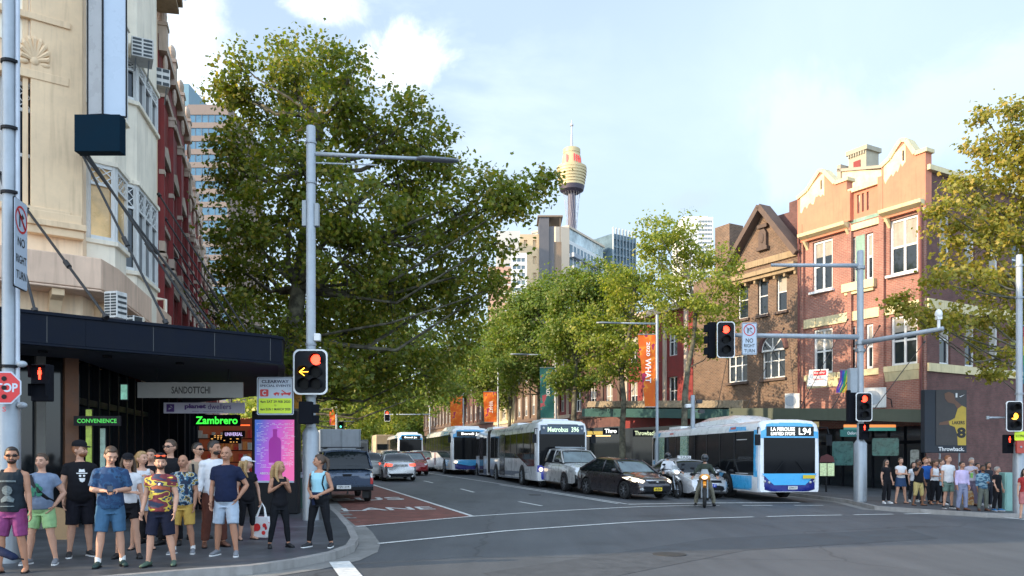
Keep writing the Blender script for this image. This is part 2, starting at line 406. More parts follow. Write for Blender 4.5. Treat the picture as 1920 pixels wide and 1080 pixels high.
# common materials
M('white_frame', (.72, .72, .70), .45, var=.08, dirt=.25); M('window_glass', (.015, .022, .03), .04, var=0, spec=.7)
M('galv', (.29, .32, .35), .42, .35, var=.1, sc=6, dirt=.3); M('galv_light', (.36, .40, .44), .5, .15, var=.1, sc=5, dirt=.2)
M('black', (.008, .009, .012), .5, var=.1, spec=.2); M('black_matte', (.009, .010, .014), .9, var=.2, spec=.1); M('rubber', (.015, .015, .016), .75, var=.2, sc=10)
M('white_paint', (.75, .75, .74), .5, var=.06); M('concrete', (.26, .25, .24), .85, var=.2, sc=3, bump=.2, dirt=.3)
M('chrome', (.6, .6, .62), .18, 1, var=0); M('alloy', (.42, .43, .45), .3, .9, var=.1)
# ---------------- ground, road, footpaths, markings ----------------
def axis(*segs):
 o = []
 for a, b, s in segs:
  n = int(round((b - a) / s)); o += [a + (b - a) * i / n for i in range(n)]
 return o + [segs[-1][1]]
xs = axis((-1500, -300, 400), (-300, -60, 40), (-60, 50, 1), (50, 300, 50), (300, 1500, 400))
ys = axis((-300, -20, 56), (-20, 130, 1), (130, 400, 15), (400, 3000, 650))
g = MB(); n = len(xs)
g.v = [(x, y, gz(x, y)) for y in ys for x in xs]
g.f = [(j * n + i, j * n + i + 1, (j + 1) * n + i + 1, (j + 1) * n + i) for j in range(len(ys) - 1) for i in range(n - 1)]; g.m = [0] * len(g.f)
asp = bpy.data.materials.new('asphalt'); asp.use_nodes = True; nt = asp.node_tree; b = nt.nodes['Principled BSDF']; L = nt.links.new
tc = nd(nt, 'ShaderNodeTexCoord')
n1 = nd(nt, 'ShaderNodeTexNoise', i={'Scale': .28, 'Detail': 9, 'Roughness': .6}); n2 = nd(nt, 'ShaderNodeTexNoise', i={'Scale': 90, 'Detail': 3})
mp = nd(nt, 'ShaderNodeMapping', i={'Scale': (1.3, .12, 1), 'Rotation': (0, 0, R(-15))}); n3 = nd(nt, 'ShaderNodeTexNoise', i={'Scale': 1.2, 'Detail': 7, 'Roughness': .6})
L(tc.outputs['Object'], n1.inputs[0]); L(tc.outputs['Object'], n2.inputs[0]); L(tc.outputs['Object'], mp.inputs[0]); L(mp.outputs[0], n3.inputs[0])
ad = nd(nt, 'ShaderNodeMath', operation='ADD'); L(n1.outputs[0], ad.inputs[0]); L(n3.outputs[0], ad.inputs[1])
a2 = nd(nt, 'ShaderNodeMath', operation='MULTIPLY_ADD'); a2.inputs[1].default_value = .35; L(n2.outputs[0], a2.inputs[0]); L(ad.outputs[0], a2.inputs[2])
rp = nd(nt, 'ShaderNodeValToRGB'); e = rp.color_ramp.elements; e[0].position = .3; e[0].color = (.033, .036, .042, 1); e[1].position = .85; e[1].color = (.108, .114, .122, 1)
dv = nd(nt, 'ShaderNodeMath', operation='MULTIPLY'); dv.inputs[1].default_value = .5; L(a2.outputs[0], dv.inputs[0]); L(dv.outputs[0], rp.inputs[0]); L(rp.outputs[0], b.inputs['Base Color'])
# sealed cracks
vo = nd(nt, 'ShaderNodeTexVoronoi', feature='DISTANCE_TO_EDGE', i={'Scale': .19}); nw = nd(nt, 'ShaderNodeTexNoise', i={'Scale': 1.5, 'Detail': 4})
L(tc.outputs['Object'], nw.inputs[0]); mw = nd(nt, 'ShaderNodeMix', data_type='VECTOR', i={'Factor': .35}); L(tc.outputs['Object'], mw.inputs['A']); L(nw.outputs['Color'], mw.inputs['B']); L(mw.outputs['Result'], vo.inputs[0])
mc = nd(nt, 'ShaderNodeMapRange', i={'From Min': .0, 'From Max': .006, 'To Min': .55, 'To Max': 1}); L(vo.outputs[0], mc.inputs[0])
vm = nd(nt, 'ShaderNodeVectorMath', operation='SCALE'); L(rp.outputs[0], vm.inputs[0]); L(mc.outputs[0], vm.inputs['Scale']); L(vm.outputs[0], b.inputs['Base Color'])
bp = nd(nt, 'ShaderNodeBump', i={'Strength': .5, 'Distance': .01}); L(n2.outputs[0], bp.inputs['Height']); L(bp.outputs[0], b.inputs['Normal'])
b.inputs['Roughness'].default_value = .62; b.inputs['Specular IOR Level'].default_value = .55
n5 = nd(nt, 'ShaderNodeTexVoronoi', feature='F1', i={'Scale': .55, 'Randomness': 1}); L(mw.outputs['Result'], n5.inputs[0])
r5 = nd(nt, 'ShaderNodeMapRange', i={'From Min': .08, 'From Max': .22, 'To Min': .72, 'To Max': 1}); L(n5.outputs['Distance'], r5.inputs[0])
v5 = nd(nt, 'ShaderNodeVectorMath', operation='SCALE'); L(vm.outputs[0], v5.inputs[0]); L(r5.outputs[0], v5.inputs['Scale']); L(v5.outputs[0], b.inputs['Base Color'])
kind(g.build('road', asp, smooth=True), 'structure')
def drape(name, left, right, mat, off, step=1.0, across=3, parent=None):
 """sheet between two polylines of equal length, following the ground"""
 L_, R_ = [], []
 for i in range(len(left) - 1):
  a, b, c, d = map(Vector, (left[i][:2], left[i + 1][:2], right[i][:2], right[i + 1][:2]))
  k = max(1, int(max((b - a).length, (d - c).length) / step))
  for j in range(k): t = j / k; L_.append(a.lerp(b, t)); R_.append(c.lerp(d, t))
 L_.append(Vector(left[-1][:2])); R_.append(Vector(right[-1][:2]))
 m = MB(); w = across + 1
 for a, b in zip(L_, R_):
  for j in range(w):
   p = a.lerp(b, j / across); m.v.append((p.x, p.y, gz(p.x, p.y) + off))
 for i in range(len(L_) - 1):
  for j in range(across): m.f.append((i * w + j, i * w + j + 1, (i + 1) * w + j + 1, (i + 1) * w + j)); m.m.append(0)
 return m
def offs(pl, d):
 """polyline moved sideways (left of travel for positive d)"""
 o = []
 for i in range(len(pl)):
  a = Vector(pl[max(i - 1, 0)][:2]); b = Vector(pl[min(i + 1, len(pl) - 1)][:2]); t = (b - a).normalized(); o.append(Vector(pl[i][:2]) + Vector((-t.y, t.x)) * d)
 return o
TH = R(16.5); SD = Vector((-math.sin(TH), math.cos(TH)))          # the street runs away this way
kl = [Vector((-30, -9)), Vector((-14, 3.6)), Vector((-8, 8.3))] + [G(x, y, .13).xy for x, y in ((345, 1070), (473, 1061), (560, 1049), (630, 1035), (664, 1022), (672, 1008), (662, 988), (640, 964), (618, 946))]
e0 = kl[-1]; kl += [e0 + SD * t for t in (8, 20, 40, 70, 110, 180)]
KL = kl
kr = [Vector((120, 4)), Vector((40, 19.5)), Vector((26, 23.6))] + [G(x, y, .13).xy for x, y in ((1850, 962), (1730, 955), (1640, 949))] + [Vector((12.7, 30.5)), Vector((12.2, 33)), Vector((11.0, 38)), Vector((9.6, 43)), Vector((7.6, 50))]
e1 = kr[-1]; kr += [e1 + SD * t for t in (15, 35, 60, 100, 180)]
KR = kr
pav = bpy.data.materials.new('paving'); pav.use_nodes = True; nt = pav.node_tree; b = nt.nodes['Principled BSDF']; L = nt.links.new
tc = nd(nt, 'ShaderNodeTexCoord'); mp = nd(nt, 'ShaderNodeMapping', i={'Rotation': (0, 0, R(16))}); br = nd(nt, 'ShaderNodeTexBrick', i={'Scale': 1, 'Mortar Size': .006, 'Brick Width': .6, 'Row Height': .4, 'Color1': (.050, .056, .064, 1), 'Color2': (.072, .078, .087, 1), 'Mortar': (.03, .03, .03, 1)})
n1 = nd(nt, 'ShaderNodeTexNoise', i={'Scale': .9, 'Detail': 9, 'Roughness': .7}); mr = nd(nt, 'ShaderNodeMapRange', i={'From Min': .3, 'From Max': .7, 'To Min': .5, 'To Max': 1.5})
vm = nd(nt, 'ShaderNodeVectorMath', operation='SCALE'); L(tc.outputs['Object'], mp.inputs[0]); L(mp.outputs[0], br.inputs[0]); L(tc.outputs['Object'], n1.inputs[0]); L(n1.outputs[0], mr.inputs[0])
L(br.outputs[0], vm.inputs[0]); L(mr.outputs[0], vm.inputs['Scale']); L(vm.outputs[0], b.inputs['Base Color']); b.inputs['Roughness'].default_value = .55
def footpath(name, kerb, side, back, gut=True):
 s = side
 inner = offs(kerb, s * .15)
 m = drape('x', inner, back, pav, .13, 1.2, 8)
 kind(m.build(name, pav, smooth=True), 'structure')
 k = MB()
 A = kerb; Bq = inner
 t = drape('x', A, Bq, pav, .136, .8, 1); k.v += t.v; k.f += t.f; k.m += t.m
 t2 = drape('x', A, A, pav, 0, .8, 1); o = len(k.v)
 pts = [v for i, v in enumerate(t2.v) if i % 2 == 0]
 for p in pts: k.v += [(p[0], p[1], p[2] + .136), (p[0], p[1], p[2] - .1)]
 for i in range(len(pts) - 1): k.f.append((o + 2 * i, o + 2 * i + 2, o + 2 * i + 3, o + 2 * i + 1)); k.m.append(0)
 kind(k.build(name.replace('footpath', 'kerb'), MATS['concrete']), 'structure')
 if gut:
  t = drape('x', offs(A, -s * .01), offs(A, -s * .42), pav, .006, .8, 1); kind(t.build(name.replace('footpath', 'gutter'), M('gutter_concrete', (.2, .195, .185), .8, var=.25, sc=2, dirt=.3)), 'structure')
footpath('footpath', KL, 1, [Vector(p) + Vector((-30, 26)) if i < 9 else Vector(p) + Vector((-22, 0)) for i, p in enumerate(KL)])
footpath('footpath_right', KR, -1 if False else -1, [Vector(p) + (Vector((30, 40)) if i < 7 else Vector((30, 6))) for i, p in enumerate(KR)])
# markings
mk = M('road_marking', (.62, .62, .6), .6, var=.22, sc=9)
def line(pts, wd, name='road_marking', dash=None, off=.011):
 ps = [G(*p).xy for p in pts] if not isinstance(pts[0], Vector) else [p.xy for p in pts]
 segs = [ps]
 if dash:
  segs = []; tot = []; acc = 0
  for i in range(len(ps) - 1):
   a, b = ps[i], ps[i + 1]; Ln = (b - a).length; t = 0
   while t < Ln: segs.append([a + (b - a) * (t / Ln), a + (b - a) * (min(t + dash[0], Ln) / Ln)]); t += dash[0] + dash[1]
 m = MB()
 for s in segs:
  t = drape('x', offs(s, wd / 2), offs(s, -wd / 2), mk, off, 1, 1); o = len(m.v); m.v += t.v; m.f += [tuple(o + q for q in f) for f in t.f]; m.m += t.m
 kind(m.build(name, mk), 'structure')
a0 = G(885, 968).xy; a1 = G(700, 909.5).xy
dl = (a1 - a0).normalized()
far1 = a1 + dl * 60
redm = M('red_lane_paint', (.17, .062, .047), .8, var=.45, sc=2.2, bump=.3)
k1 = G(668, 987).xy; k0 = G(634, 960).xy
rl = [k1 + (k0 - k1) * .02, k0, Vector(KL[11]) + Vector((.46, 0)), Vector(KL[12]) + Vector((.46, 0)), Vector(KL[13]) + Vector((.5, 0)), Vector(KL[14]) + Vector((.5, 0))]
kind(drape('x', [G(905, 1075).xy, G(1330, 1010).xy, G(1700, 992).xy], [G(1010, 1110).xy, G(1400, 1032).xy, G(1760, 1010).xy], None, .004, 1, 2).build('road_patch', M('patch_asphalt', (.062, .066, .072), .7, var=.3, sc=3, bump=.3, bsc=60)), 'structure')
def on1(y): t = (y - a0.y) / (a1.y - a0.y); return a0 + (a1 - a0) * t
rr = [a0] + [on1(p.y + 1.0) for p in rl[1:]]
kind(drape('x', rl, rr, redm, .006, 1, 3).build('bus_lane', redm), 'structure')
line([a0, on1(30), on1(60), on1(110)], .13)
line([(668, 988), (888, 968.5), (1035, 959), (1200, 950.5), (1290, 948.5)], .14)
line([(1290, 948.5), (1560, 948)], .14, dash=(1.2, .9))
line([(710, 1020), (950, 996), (1180, 980), (1330, 972)], .14); line([(1330, 972), (1500, 967.5), (1760, 963)], .14, dash=(1.6, .5)); line([(1760, 963), (1850, 967), (1925, 975), (2050, 990)], .15)
line([(1178, 946), (1330, 943.5), (1500, 943)], .2)
b0 = G(1175, 945.5).xy; b1 = G(862, 896).xy
line([b0, b1, b1 + (b1 - b0)], .11); line([b0 + Vector((-.3, .1)), b0 + (b1 - b0) * .6 + Vector((-.34, 0))], .11)
line([(795, 902), (812, 905.8)], .12); line([(864, 917), (889, 923.4)], .12); line([(973, 941), (1016, 949)], .12); line([(748, 890), (757, 892)], .12)
q = [G(x, y).xy for x, y in ((617, 1055), (655, 1053), (684, 1086), (640, 1088))]
kind(drape('x', [q[0], q[3]], [q[1], q[2]], mk, .011, .5, 2).build('road_marking', mk), 'structure')
def ground_text(s, px, py, w, h, tilt):
 c = G(px, py); cu = bpy.data.curves.new('t', 'FONT'); cu.body = s; cu.align_x = 'CENTER'; cu.align_y = 'CENTER'; cu.resolution_u = 3; cu.offset = .015
 o = bpy.data.objects.new('t', cu); me = bpy.data.meshes.new_from_object(o); co = np.array([v.co[:] for v in me.vertices]); mn, mx_ = co.min(0), co.max(0); co -= (mn + mx_) / 2
 ca, sa = math.cos(tilt), math.sin(tilt)
 for v, q in zip(me.vertices, co):
  x, y = q[0] * w / (mx_[0] - mn[0]), q[1] * h / (mx_[1] - mn[1]); X = c.x + x * ca - y * sa; Y = c.y + x * sa + y * ca; v.co = (X, Y, gz(X, Y) + .012)
 me.materials.clear(); me.materials.append(mk); me.update(); bpy.data.objects.remove(o)
 q = bpy.data.objects.new('road_lettering', me); COL.objects.link(q); kind(q, 'structure')
ground_text('LANE', 728, 954.5, 2.75, 1.1, R(17)); ground_text('BUS', 690, 936, 2.5, 1.5, R(17))
# manhole cover on the crossing
for px, py, r_ in ((1255, 1040, .3), (1003, 928, .25)):
 c = G(px, py); m = MB().cyl((c.x, c.y, c.z - .02), r_, .032, 24); tag(m.build('manhole_cover', M('iron', (.05, .048, .045), .6, .5)), 'round iron manhole cover in the open asphalt at the front right' if px > 1200 else 'small round iron cover set in the lane beside the white articulated bus', 'manhole cover')
# ---------------- left side: cream corner building ----------------
cream = M('cream_render', (.86, .64, .43), .85, var=.12, sc=1.2, bump=.12, bsc=18, dirt=.4)
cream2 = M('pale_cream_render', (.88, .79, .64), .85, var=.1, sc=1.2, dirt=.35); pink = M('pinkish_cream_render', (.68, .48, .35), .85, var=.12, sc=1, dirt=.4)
trimc = M('cream_moulding', (.78, .57, .36), .8, var=.1, dirt=.35); darkin = M('dark_interior', (.012, .011, .010), .9, var=.3, spec=.1)
C0 = Vector((-9.46, 17.63)); uA = Vector((.8, .6)); uB = Vector((-.192, .981)).normalized()
FA = Fac(C0, uA); FB = Fac(C0, uB)
ccb = thing('corner_building', 'cream rendered corner building with bay windows above the long black awning', 'building', (C0.x, C0.y, 0), 0)
def local(root_rz, fac): return Matrix.Translation((0, 0, 0)) @ Rz(fac.rz)
def sub(parent, fac, o=None):
 """an empty-free way to place a facade part: matrix from facade frame to the thing's frame"""
 base = parent.location
 q = (o or Vector((fac.o.x, fac.o.y, 0))) - Vector((base.x, base.y, 0))
 return Rz(-parent.rotation_euler.z) @ Tr(q.x, q.y, 0) @ Rz(fac.rz)
def put(o, T):
 for q in [o] + SPLIT.get(o.name, []): q.matrix_local = T
 return o
TOP = 17.2
lenB = (Vector((-10.76, 24.3)) - C0).length
TA, TB = sub(ccb, FA), sub(ccb, FB)
# windows on the front (A) face and the receding (B) face, read off their planes
wA = [FA.rect(36, 62, 150, 388), FA.rect(-22, -2, 150, 388)]
wA = [(a, a + 1.15, c, d) for a, b, c, d in wA]
wA = [(wA[0][1] - 1.5, wA[0][1] - .36, wA[0][2], wA[0][3])]; wA += [(wA[0][0] - 2.6 * k, wA[0][1] - 2.6 * k, wA[0][2], wA[0][3]) for k in (1, 2, 3, 4, 5, 6)]
up = [(a, b, c + 4.1, d + 4.1) for a, b, c, d in wA]
zA0 = 3.9
m = MB(); wallmesh(m, -24, 0, zA0, TOP, wA + up, 0, .28)
m.box(-24, 0, .3, .5, zA0, TOP)
o = m.build('front_wall', cream, ccb); put(o, TA)
for a, b, c, d in wA + up:
 w_ = window(ccb, a, b, c, d, .16, 1, 2, .09, split=[.42, .78] , lattice=1); put(w_, TA)
# shell ornament, panels, pilasters, sills
m = MB()
for k in range(3):
 x = -.02 - 2.6 * k
 m.box(x - .98, x - .28 if k else x - .0, -.12, 0, 6.75, TOP - .6); m.box(x - 1.12, x - 1.02, -.07, 0, 6.75, TOP - .6)
 m.box(x - 1.05, x + .02 if k == 0 else x - .2, -.2, 0, 6.45, 6.62); m.box(x - 1.1, x + .06 if k == 0 else x - .15, -.26, 0, 6.62, 6.75); m.box(x - 1.02, x - .02, -.17, -.12, 6.75, 6.95); m.cut()
o = m.build('pilaster', trimc, ccb, bevel=.012); put(o, TA)
m = MB()
for a, b, c, d in wA: m.box(a - .15, b + .15, -.16, .1, c - .14, c); m.box(a - .12, b + .12, -.14, 0, d + .02, d + .2); m.prism([(a - .1, d + .2), (b + .1, d + .2), ((a + b) / 2, d + .62)], -.09, -.002); m.cut()
for a, b, c, d in up: m.box(a - .15, b + .15, -.16, .1, c - .14, c); m.cut()
put(m.build('window_sill', trimc, ccb, bevel=.01), TA)
m = MB()
for a, b, c, d in wA[:3]:
 cx = (a + b) / 2 + .05
 for k in range(9):
  t = R(-10 + 200 * k / 8); r1 = .32; m.tube([(cx, -.1, d + .42), (cx + math.cos(t) * r1 * .75, -.14, d + .42 + math.sin(t) * r1 + .1), (cx + math.cos(t) * r1 * .85, -.1, d + .46 + math.sin(t) * r1 + .14)], [.03, .055, .03], 6)
 m.ell((cx, -.1, d + .4), (.1, .06, .1)); m.ell((cx - .2, -.1, d + .36), (.1, .05, .06)); m.ell((cx + .2, -.1, d + .36), (.1, .05, .06)); m.cut()
put(m.build('shell_ornament', trimc, ccb, smooth=40), TA)
m = MB()
for a, b, c, d in wA: m.box(a - .1, b + .1, -.03, -.002, d + .75, d + 1.9); m.cut()
put(m.build('wall_panel', cream2, ccb), TA)
# projecting balcony band round the corner with brackets
zb0, zb1 = FA.uz(120, 540, -.7)[1], FA.uz(120, 475, -.7)[1]
m = MB(); bz = [(-24, -.75), (.35, -.75), (.62, -.45), (.62, -.30)]
corner = []
for p in ((-24, -.7), (.25, -.7)): corner.append(TA @ Vector((p[0], p[1], 0)))
corner.append(TB @ Vector((.5, -.62, 0))); corner.append(TB @ Vector((lenB, -.4, 0))); corner.append(TB @ Vector((lenB, .3, 0))); corner.append(Vector((-1.2, .8, 0))); corner.append(TA @ Vector((-24, .3, 0)))
m.prism([(q.x, q.y) for q in corner], zb0 + .06, zb1, axis='z'); m.prism([(q.x * 1.0, q.y) for q in corner], zb0, zb0 + .05, axis='z')
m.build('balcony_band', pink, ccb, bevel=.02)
m = MB()
for k in range(8): x = -.55 - 2.1 * k; m.prism([(0, zb0 - .5), (0, zb0 - .002), (-.62, zb0 - .002), (-.6, zb0 - .14), (-.3, zb0 - .2), (-.12, zb0 - .5)], x - .12, x + .12, axis='x'); m.cut()
put(m.build('bracket', trimc, ccb, bevel=.01), TA)
m = MB()
for x in (.9, 2.7, 4.6): m.prism([(0, zb0 - .42), (0, zb0 - .002), (-.48, zb0 - .002), (-.44, zb0 - .12), (-.2, zb0 - .18), (-.1, zb0 - .42)], x - .12, x + .12, axis='x'); m.cut()
put(m.build('bracket', trimc, ccb, bevel=.01), TB)
# receding face with two canted bays
m = MB(); wallmesh(m, 0, lenB, zA0, TOP - 1.6, [], 0, .2); m.add([(lenB, 0, zA0), (lenB, 9, zA0), (lenB, 9, TOP - 1.6), (lenB, 0, TOP - 1.6)], [(0, 1, 2, 3)])
put(m.build('side_wall', cream, ccb), TB)
def bay(u0, u1, wins, z0, z1, dep, mat, cant=.45):
 m = MB(); pl = [(u0, 0), (u0 + cant, -dep), (u1 - cant, -dep), (u1, 0)]
 zs = [z0] + [q for w_ in wins for q in w_] + [z1]
 for i in range(0, len(zs), 2):
  if zs[i + 1] > zs[i] + .01:
   m.loft([[(x, y, z) for x, y in pl] for z in (zs[i], zs[i + 1])], caps=True, closed=True)
 # mouldings
 for z in [q for w_ in wins for q in w_]:
  e = [(u0 - .05, 0), (u0 + cant - .05, -dep - .08), (u1 - cant + .05, -dep - .08), (u1 + .05, 0)]
  m.loft([[(x, y, z - .05) for x, y in e], [(x, y, z + .05) for x, y in e]])
 put(m.build('bay', mat, ccb, bevel=.008), TB)
 for zi, (c, d) in enumerate(wins):
  f = MB(); p = MB()
  for (ax, ay), (bx, by) in zip(pl[:-1], pl[1:]):
   a, b = Vector((ax, ay, 0)), Vector((bx, by, 0)); Ln = (b - a).length; n = max(1, round(Ln / .8)); t = (b - a).normalized(); nn = Vector((t.y, -t.x, 0))
   for k in range(n + 1):
    q = a + t * (Ln * k / n); q = q + t * (.04 if k == 0 else -.04 if k == n else 0); f.beam((q.x, q.y, c + .05), (q.x, q.y, d - .05), .08, .08)
   for z, h_ in ((c + .09, .08), (d - .09, .08), (c + (d - c) * .72, .06)):
    f.beam(a + Vector((0, 0, z)) + t * .08, b + Vector((0, 0, z)) - t * .08, .06, h_)
   z0_, z1_ = c + (d - c) * .72 + .03, d - .13
   for k in range(max(2, int(Ln / .26))):
    kk = max(2, int(Ln / .26)); q0 = a + t * (.08 + (Ln - .16) * k / kk); q1 = a + t * (.08 + (Ln - .16) * (k + 1) / kk)
    for h0, h1 in ((0, .5), (.5, 1)):
     za, zb_ = z0_ + (z1_ - z0_) * h0, z0_ + (z1_ - z0_) * h1
     f.beam(q0 + Vector((0, 0, za)), q1 + Vector((0, 0, zb_)), .02, .02); f.beam(q0 + Vector((0, 0, zb_)) + nn * .004, q1 + Vector((0, 0, za)) + nn * .004, .02, .02)
   a2, b2 = a - nn * .03, b - nn * .03
   p.add([(a2.x, a2.y, c + .05), (b2.x, b2.y, c + .05), (b2.x, b2.y, d - .05), (a2.x, a2.y, d - .05)], [(0, 1, 2, 3)])
  fo = f.build('bay_window', MATS['white_frame'], ccb, one=True); put(fo, TB); p.build('pane', M('amber_reflection', (.72, .46, .20), .25, var=.45, sc=1.3) if u1 < 3.4 and zi == 0 else MATS['window_glass'], fo, one=True)  # yellow reflection painted into the lower pane of the first bay
def uB_(px): return FB.uz(px, 500, -.4)[0]
b1z = [(FB.uz(200, 445, -.5)[1], FB.uz(200, 292, -.5)[1])];
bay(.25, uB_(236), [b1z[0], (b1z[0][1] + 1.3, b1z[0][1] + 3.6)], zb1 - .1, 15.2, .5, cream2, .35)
z1a, z1b = FB.uz(262, 518, -.5)[1], FB.uz(262, 352, -.5)[1]; z2a, z2b = FB.uz(262, 205, -.5)[1], FB.uz(262, 122, -.5)[1]
bay(uB_(240), uB_(293), [(z1a, z1b), (z2a, z2b)], zb0 + .1, 15.0, .5, cream2, .4)
# upper cornice following both faces
m = MB()
c1 = [TA @ Vector((-24, -.5, 0)), TA @ Vector((.1, -.5, 0)), TB @ Vector((.6, -.9, 0)), TB @ Vector((lenB * .45, -1.0, 0)), TB @ Vector((lenB, -.62, 0)), TB @ Vector((lenB, 2, 0)), TA @ Vector((-24, 3, 0))]
zc = 15.2
for k, (g_, h_) in enumerate(((1, .14), (1.08, .16), (1.16, .22))):
 m.prism([(q.x + (g_ - 1) * 2.0 * (q.x > -.9), q.y - (g_ - 1) * 1.4) for q in c1], zc + sum((.14, .16, .22)[:k]) , zc + sum((.14, .16, .22)[:k + 1]) - .004, axis='z')
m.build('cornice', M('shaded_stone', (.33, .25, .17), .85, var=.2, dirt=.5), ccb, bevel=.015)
m = MB(); q = [TA @ Vector((-24, 0, 0)), TA @ Vector((0, 0, 0)), TB @ Vector((lenB, 0, 0)), TB @ Vector((lenB, 9, 0)), TA @ Vector((-24, 11, 0))]
m.prism([(a.x, a.y) for a in q], TOP - 1.4, TOP + .2, axis='z'); m.build('parapet', cream, ccb)
m = MB(); m.prism([(a.x, a.y) for a in [TA @ Vector((-24, .6, 0)), TA @ Vector((-.6, .6, 0)), TB @ Vector((lenB - .1, .8, 0)), TB @ Vector((lenB - .1, 9, 0)), TA @ Vector((-24, 11, 0))]], 3.9, TOP - 1.6, axis='z'); m.build('inner_block', darkin, ccb)
# ground floor: dark shopfront with columns
gl = M('shop_glass', (.008, .012, .016), .06, var=0, spec=.45)
m = MB(); m.box(-24, -.02, .35, .5, 0, 3.9); put(m.build('shop_window', gl, ccb), TA)
m = MB(); m.box(.3, lenB, .35, .5, 0, 3.9); put(m.build('shop_window', gl, ccb), TB)
m = MB()
brn = M('timber_column', (.15, .062, .028), .6, var=.25, sc=4)
ua = FA.uz(122, 850)[0]; ub = FA.uz(148, 850)[0]; m.box(ua, ub, .0, .35, 0, 3.9); put(m.build('column', brn, ccb, bevel=.01), TA)
m = MB(); ua = FA.uz(68, 850)[0]; ub = FA.uz(86, 850)[0]; m.box(ua, ub, -.02, .35, 0, 3.9)
for px in (5, 170, 186, 210, 232, 262): u = FA.uz(px, 850)[0] if px < 150 else None; (m.box(u - .08, u + .08, 0, .35, 0, 3.9) if u is not None else None)
put(m.build('column', M('grey_column', (.13, .12, .105), .7, var=.2, dirt=.3), ccb, bevel=.01), TA)
m = MB()
for k in range(9): u = .35 + k * .8; m.box(u - .05, u + .05, .22, .35, 0, 3.9)
m.box(.3, lenB, .24, .34, 2.9, 3.05); put(m.build('shopfront_mullion', MATS['black'], ccb), TB)
# ---- lit shop fittings seen through the dark front
neong = M('green_neon', (.06, .9, .08), .4, var=0, emit=1.1, ecol=(.05, .85, .06)); neonr = M('red_orange_light', (.9, .12, .03), .4, var=0, emit=1.3, ecol=(.9, .12, .03))
warm = M('warm_light', (1, .6, .2), .4, var=0, emit=2.0, ecol=(1, .62, .25)); cool = M('cool_window_light', (.5, .6, .6), .4, var=.3, emit=.3, ecol=(.45, .6, .6))
def lit_text(s, px, py, d, w, h, mat, label, cat, T=None, tilt=0):
 p = P(px, py, d); t = thing('neon_sign', label, cat, p, 0)
 m = MB().box(-w / 2 - .08, w / 2 + .08, .02, .06, -h / 2 - .06, h / 2 + .06); m.build('sign_board', MATS['black'], t)
 text(s, w, h, mat, t, face_T((0, .014, 0)) , bold=.02); return t
a = FA.uz(181, 790)[0]
lit_text('CONVENIENCE', 181, 789, 17.2, .85, .09, M('green_dim', (.05, .5, .06), .4, var=0, emit=.5), 'green lit shop lettering in the dark shopfront behind the man in the black cap', 'shop sign')
lit_text('Zambrero', 406, 788, 25.5, 1.33, .24, neong, 'bright green lit shop name beneath the black awning, right of the planet shop sign', 'shop sign')
lit_text('UNIVERSAL', 438, 814, 27.5, .6, .12, M('lilac_light', (.6, .5, .9), .4, var=0, emit=.7), 'small lilac lit shop sign deep under the awning behind the white shirt man', 'shop sign')
t = thing('light_strip', 'red orange lit strip with warm lamps along the food shop counter under the awning', 'light', P(415, 800, 27), 0)
m = MB().box(-.75, .95, 0, .05, .03, .07); m.build('tube_light', neonr, t)
m = MB()
for i in range(22): m.ell((-.7 + i * .075, -.02, .27 + .02 * (i % 2)), (.022, .02, .02), 6, 4)
m.build('bulb', M('dim_warm', (.9, .5, .2), .4, var=0, emit=.5), t)
t = thing('menu_board', 'glowing menu board hanging in the food shop under the awning', 'menu board', P(420, 824, 28), 0)
MB().box(-.5, .6, 0, .04, -.14, .16).build('board', MATS['black'], t); m = MB()
rnd = random.Random(4)
for i in range(5):
 for j in range(9):
  if rnd.random() < .6: x = -.45 + j * .11; z = -.1 + i * .055; m.box(x, x + rnd.uniform(.03, .09), -.012, -.002, z, z + .022)
m.build('menu_text', M('menu_glow', (.9, .45, .12), .4, var=0, emit=.9), t)
t = thing('food_counter', 'dim red glowing food counter with stacked boxes inside the shop behind the white shirt man', 'counter', P(425, 857, 28.5)); t.location.z = .2
MB().box(-1.1, .9, .3, .4, 0, 2.9).build('back_wall', M('counter_wall', (.10, .035, .025), .8, var=.5, sc=3, emit=.12, ecol=(.5, .12, .05)), t); m = MB()  # wall and boxes glow weakly, standing in for the shop's interior light
for i in range(5):
 for j in range(12):
  if rnd.random() < .75: x = -1.05 + j * .16; z = .5 + i * .42; m.box(x, x + rnd.uniform(.06, .13), .1, .28, z, z + rnd.uniform(.1, .3), rnd.randrange(3))
m.build('stock', [M('stock%d' % i, c, .6, var=.3, emit=.1, ecol=c) for i, c in enumerate(((.5, .2, .06), (.35, .35, .33), (.4, .04, .03)))], t); m = MB(); [m.box(-1.1, .9, .08, .3, .46 + i * .42, .49 + i * .42) for i in range(5)]; m.build('shelf', MATS['black'], t, one=True)
for px, py, d, w_, h_, lb in ((232, 735, 17.4, .13, .32, 'small green lit exit sign high on the shopfront left of the sandwich shop sign'), (192, 850, 17.6, .1, 1.1, 'narrow pale lit poster beside the capped man in the dark shopfront'), (166, 820, 17.3, .12, 1.2, 'yellow green lit poster left in the dark shopfront')):
 t = thing('lit_poster', lb, 'poster', P(px, py, d)); MB().box(-w_ / 2, w_ / 2, 0, .03, -h_ / 2, h_ / 2).build('panel', M('poster%d' % px, {232: (.25, .55, .4), 192: (.3, .42, .36), 166: (.3, .4, .06)}[px], .5, var=.5, sc=7, emit=.16), t)
 MB().box(-w_ / 2 - .02, w_ / 2 + .02, .031, .05, -h_ / 2 - .02, h_ / 2 + .02).build('frame', MATS['black'], t)
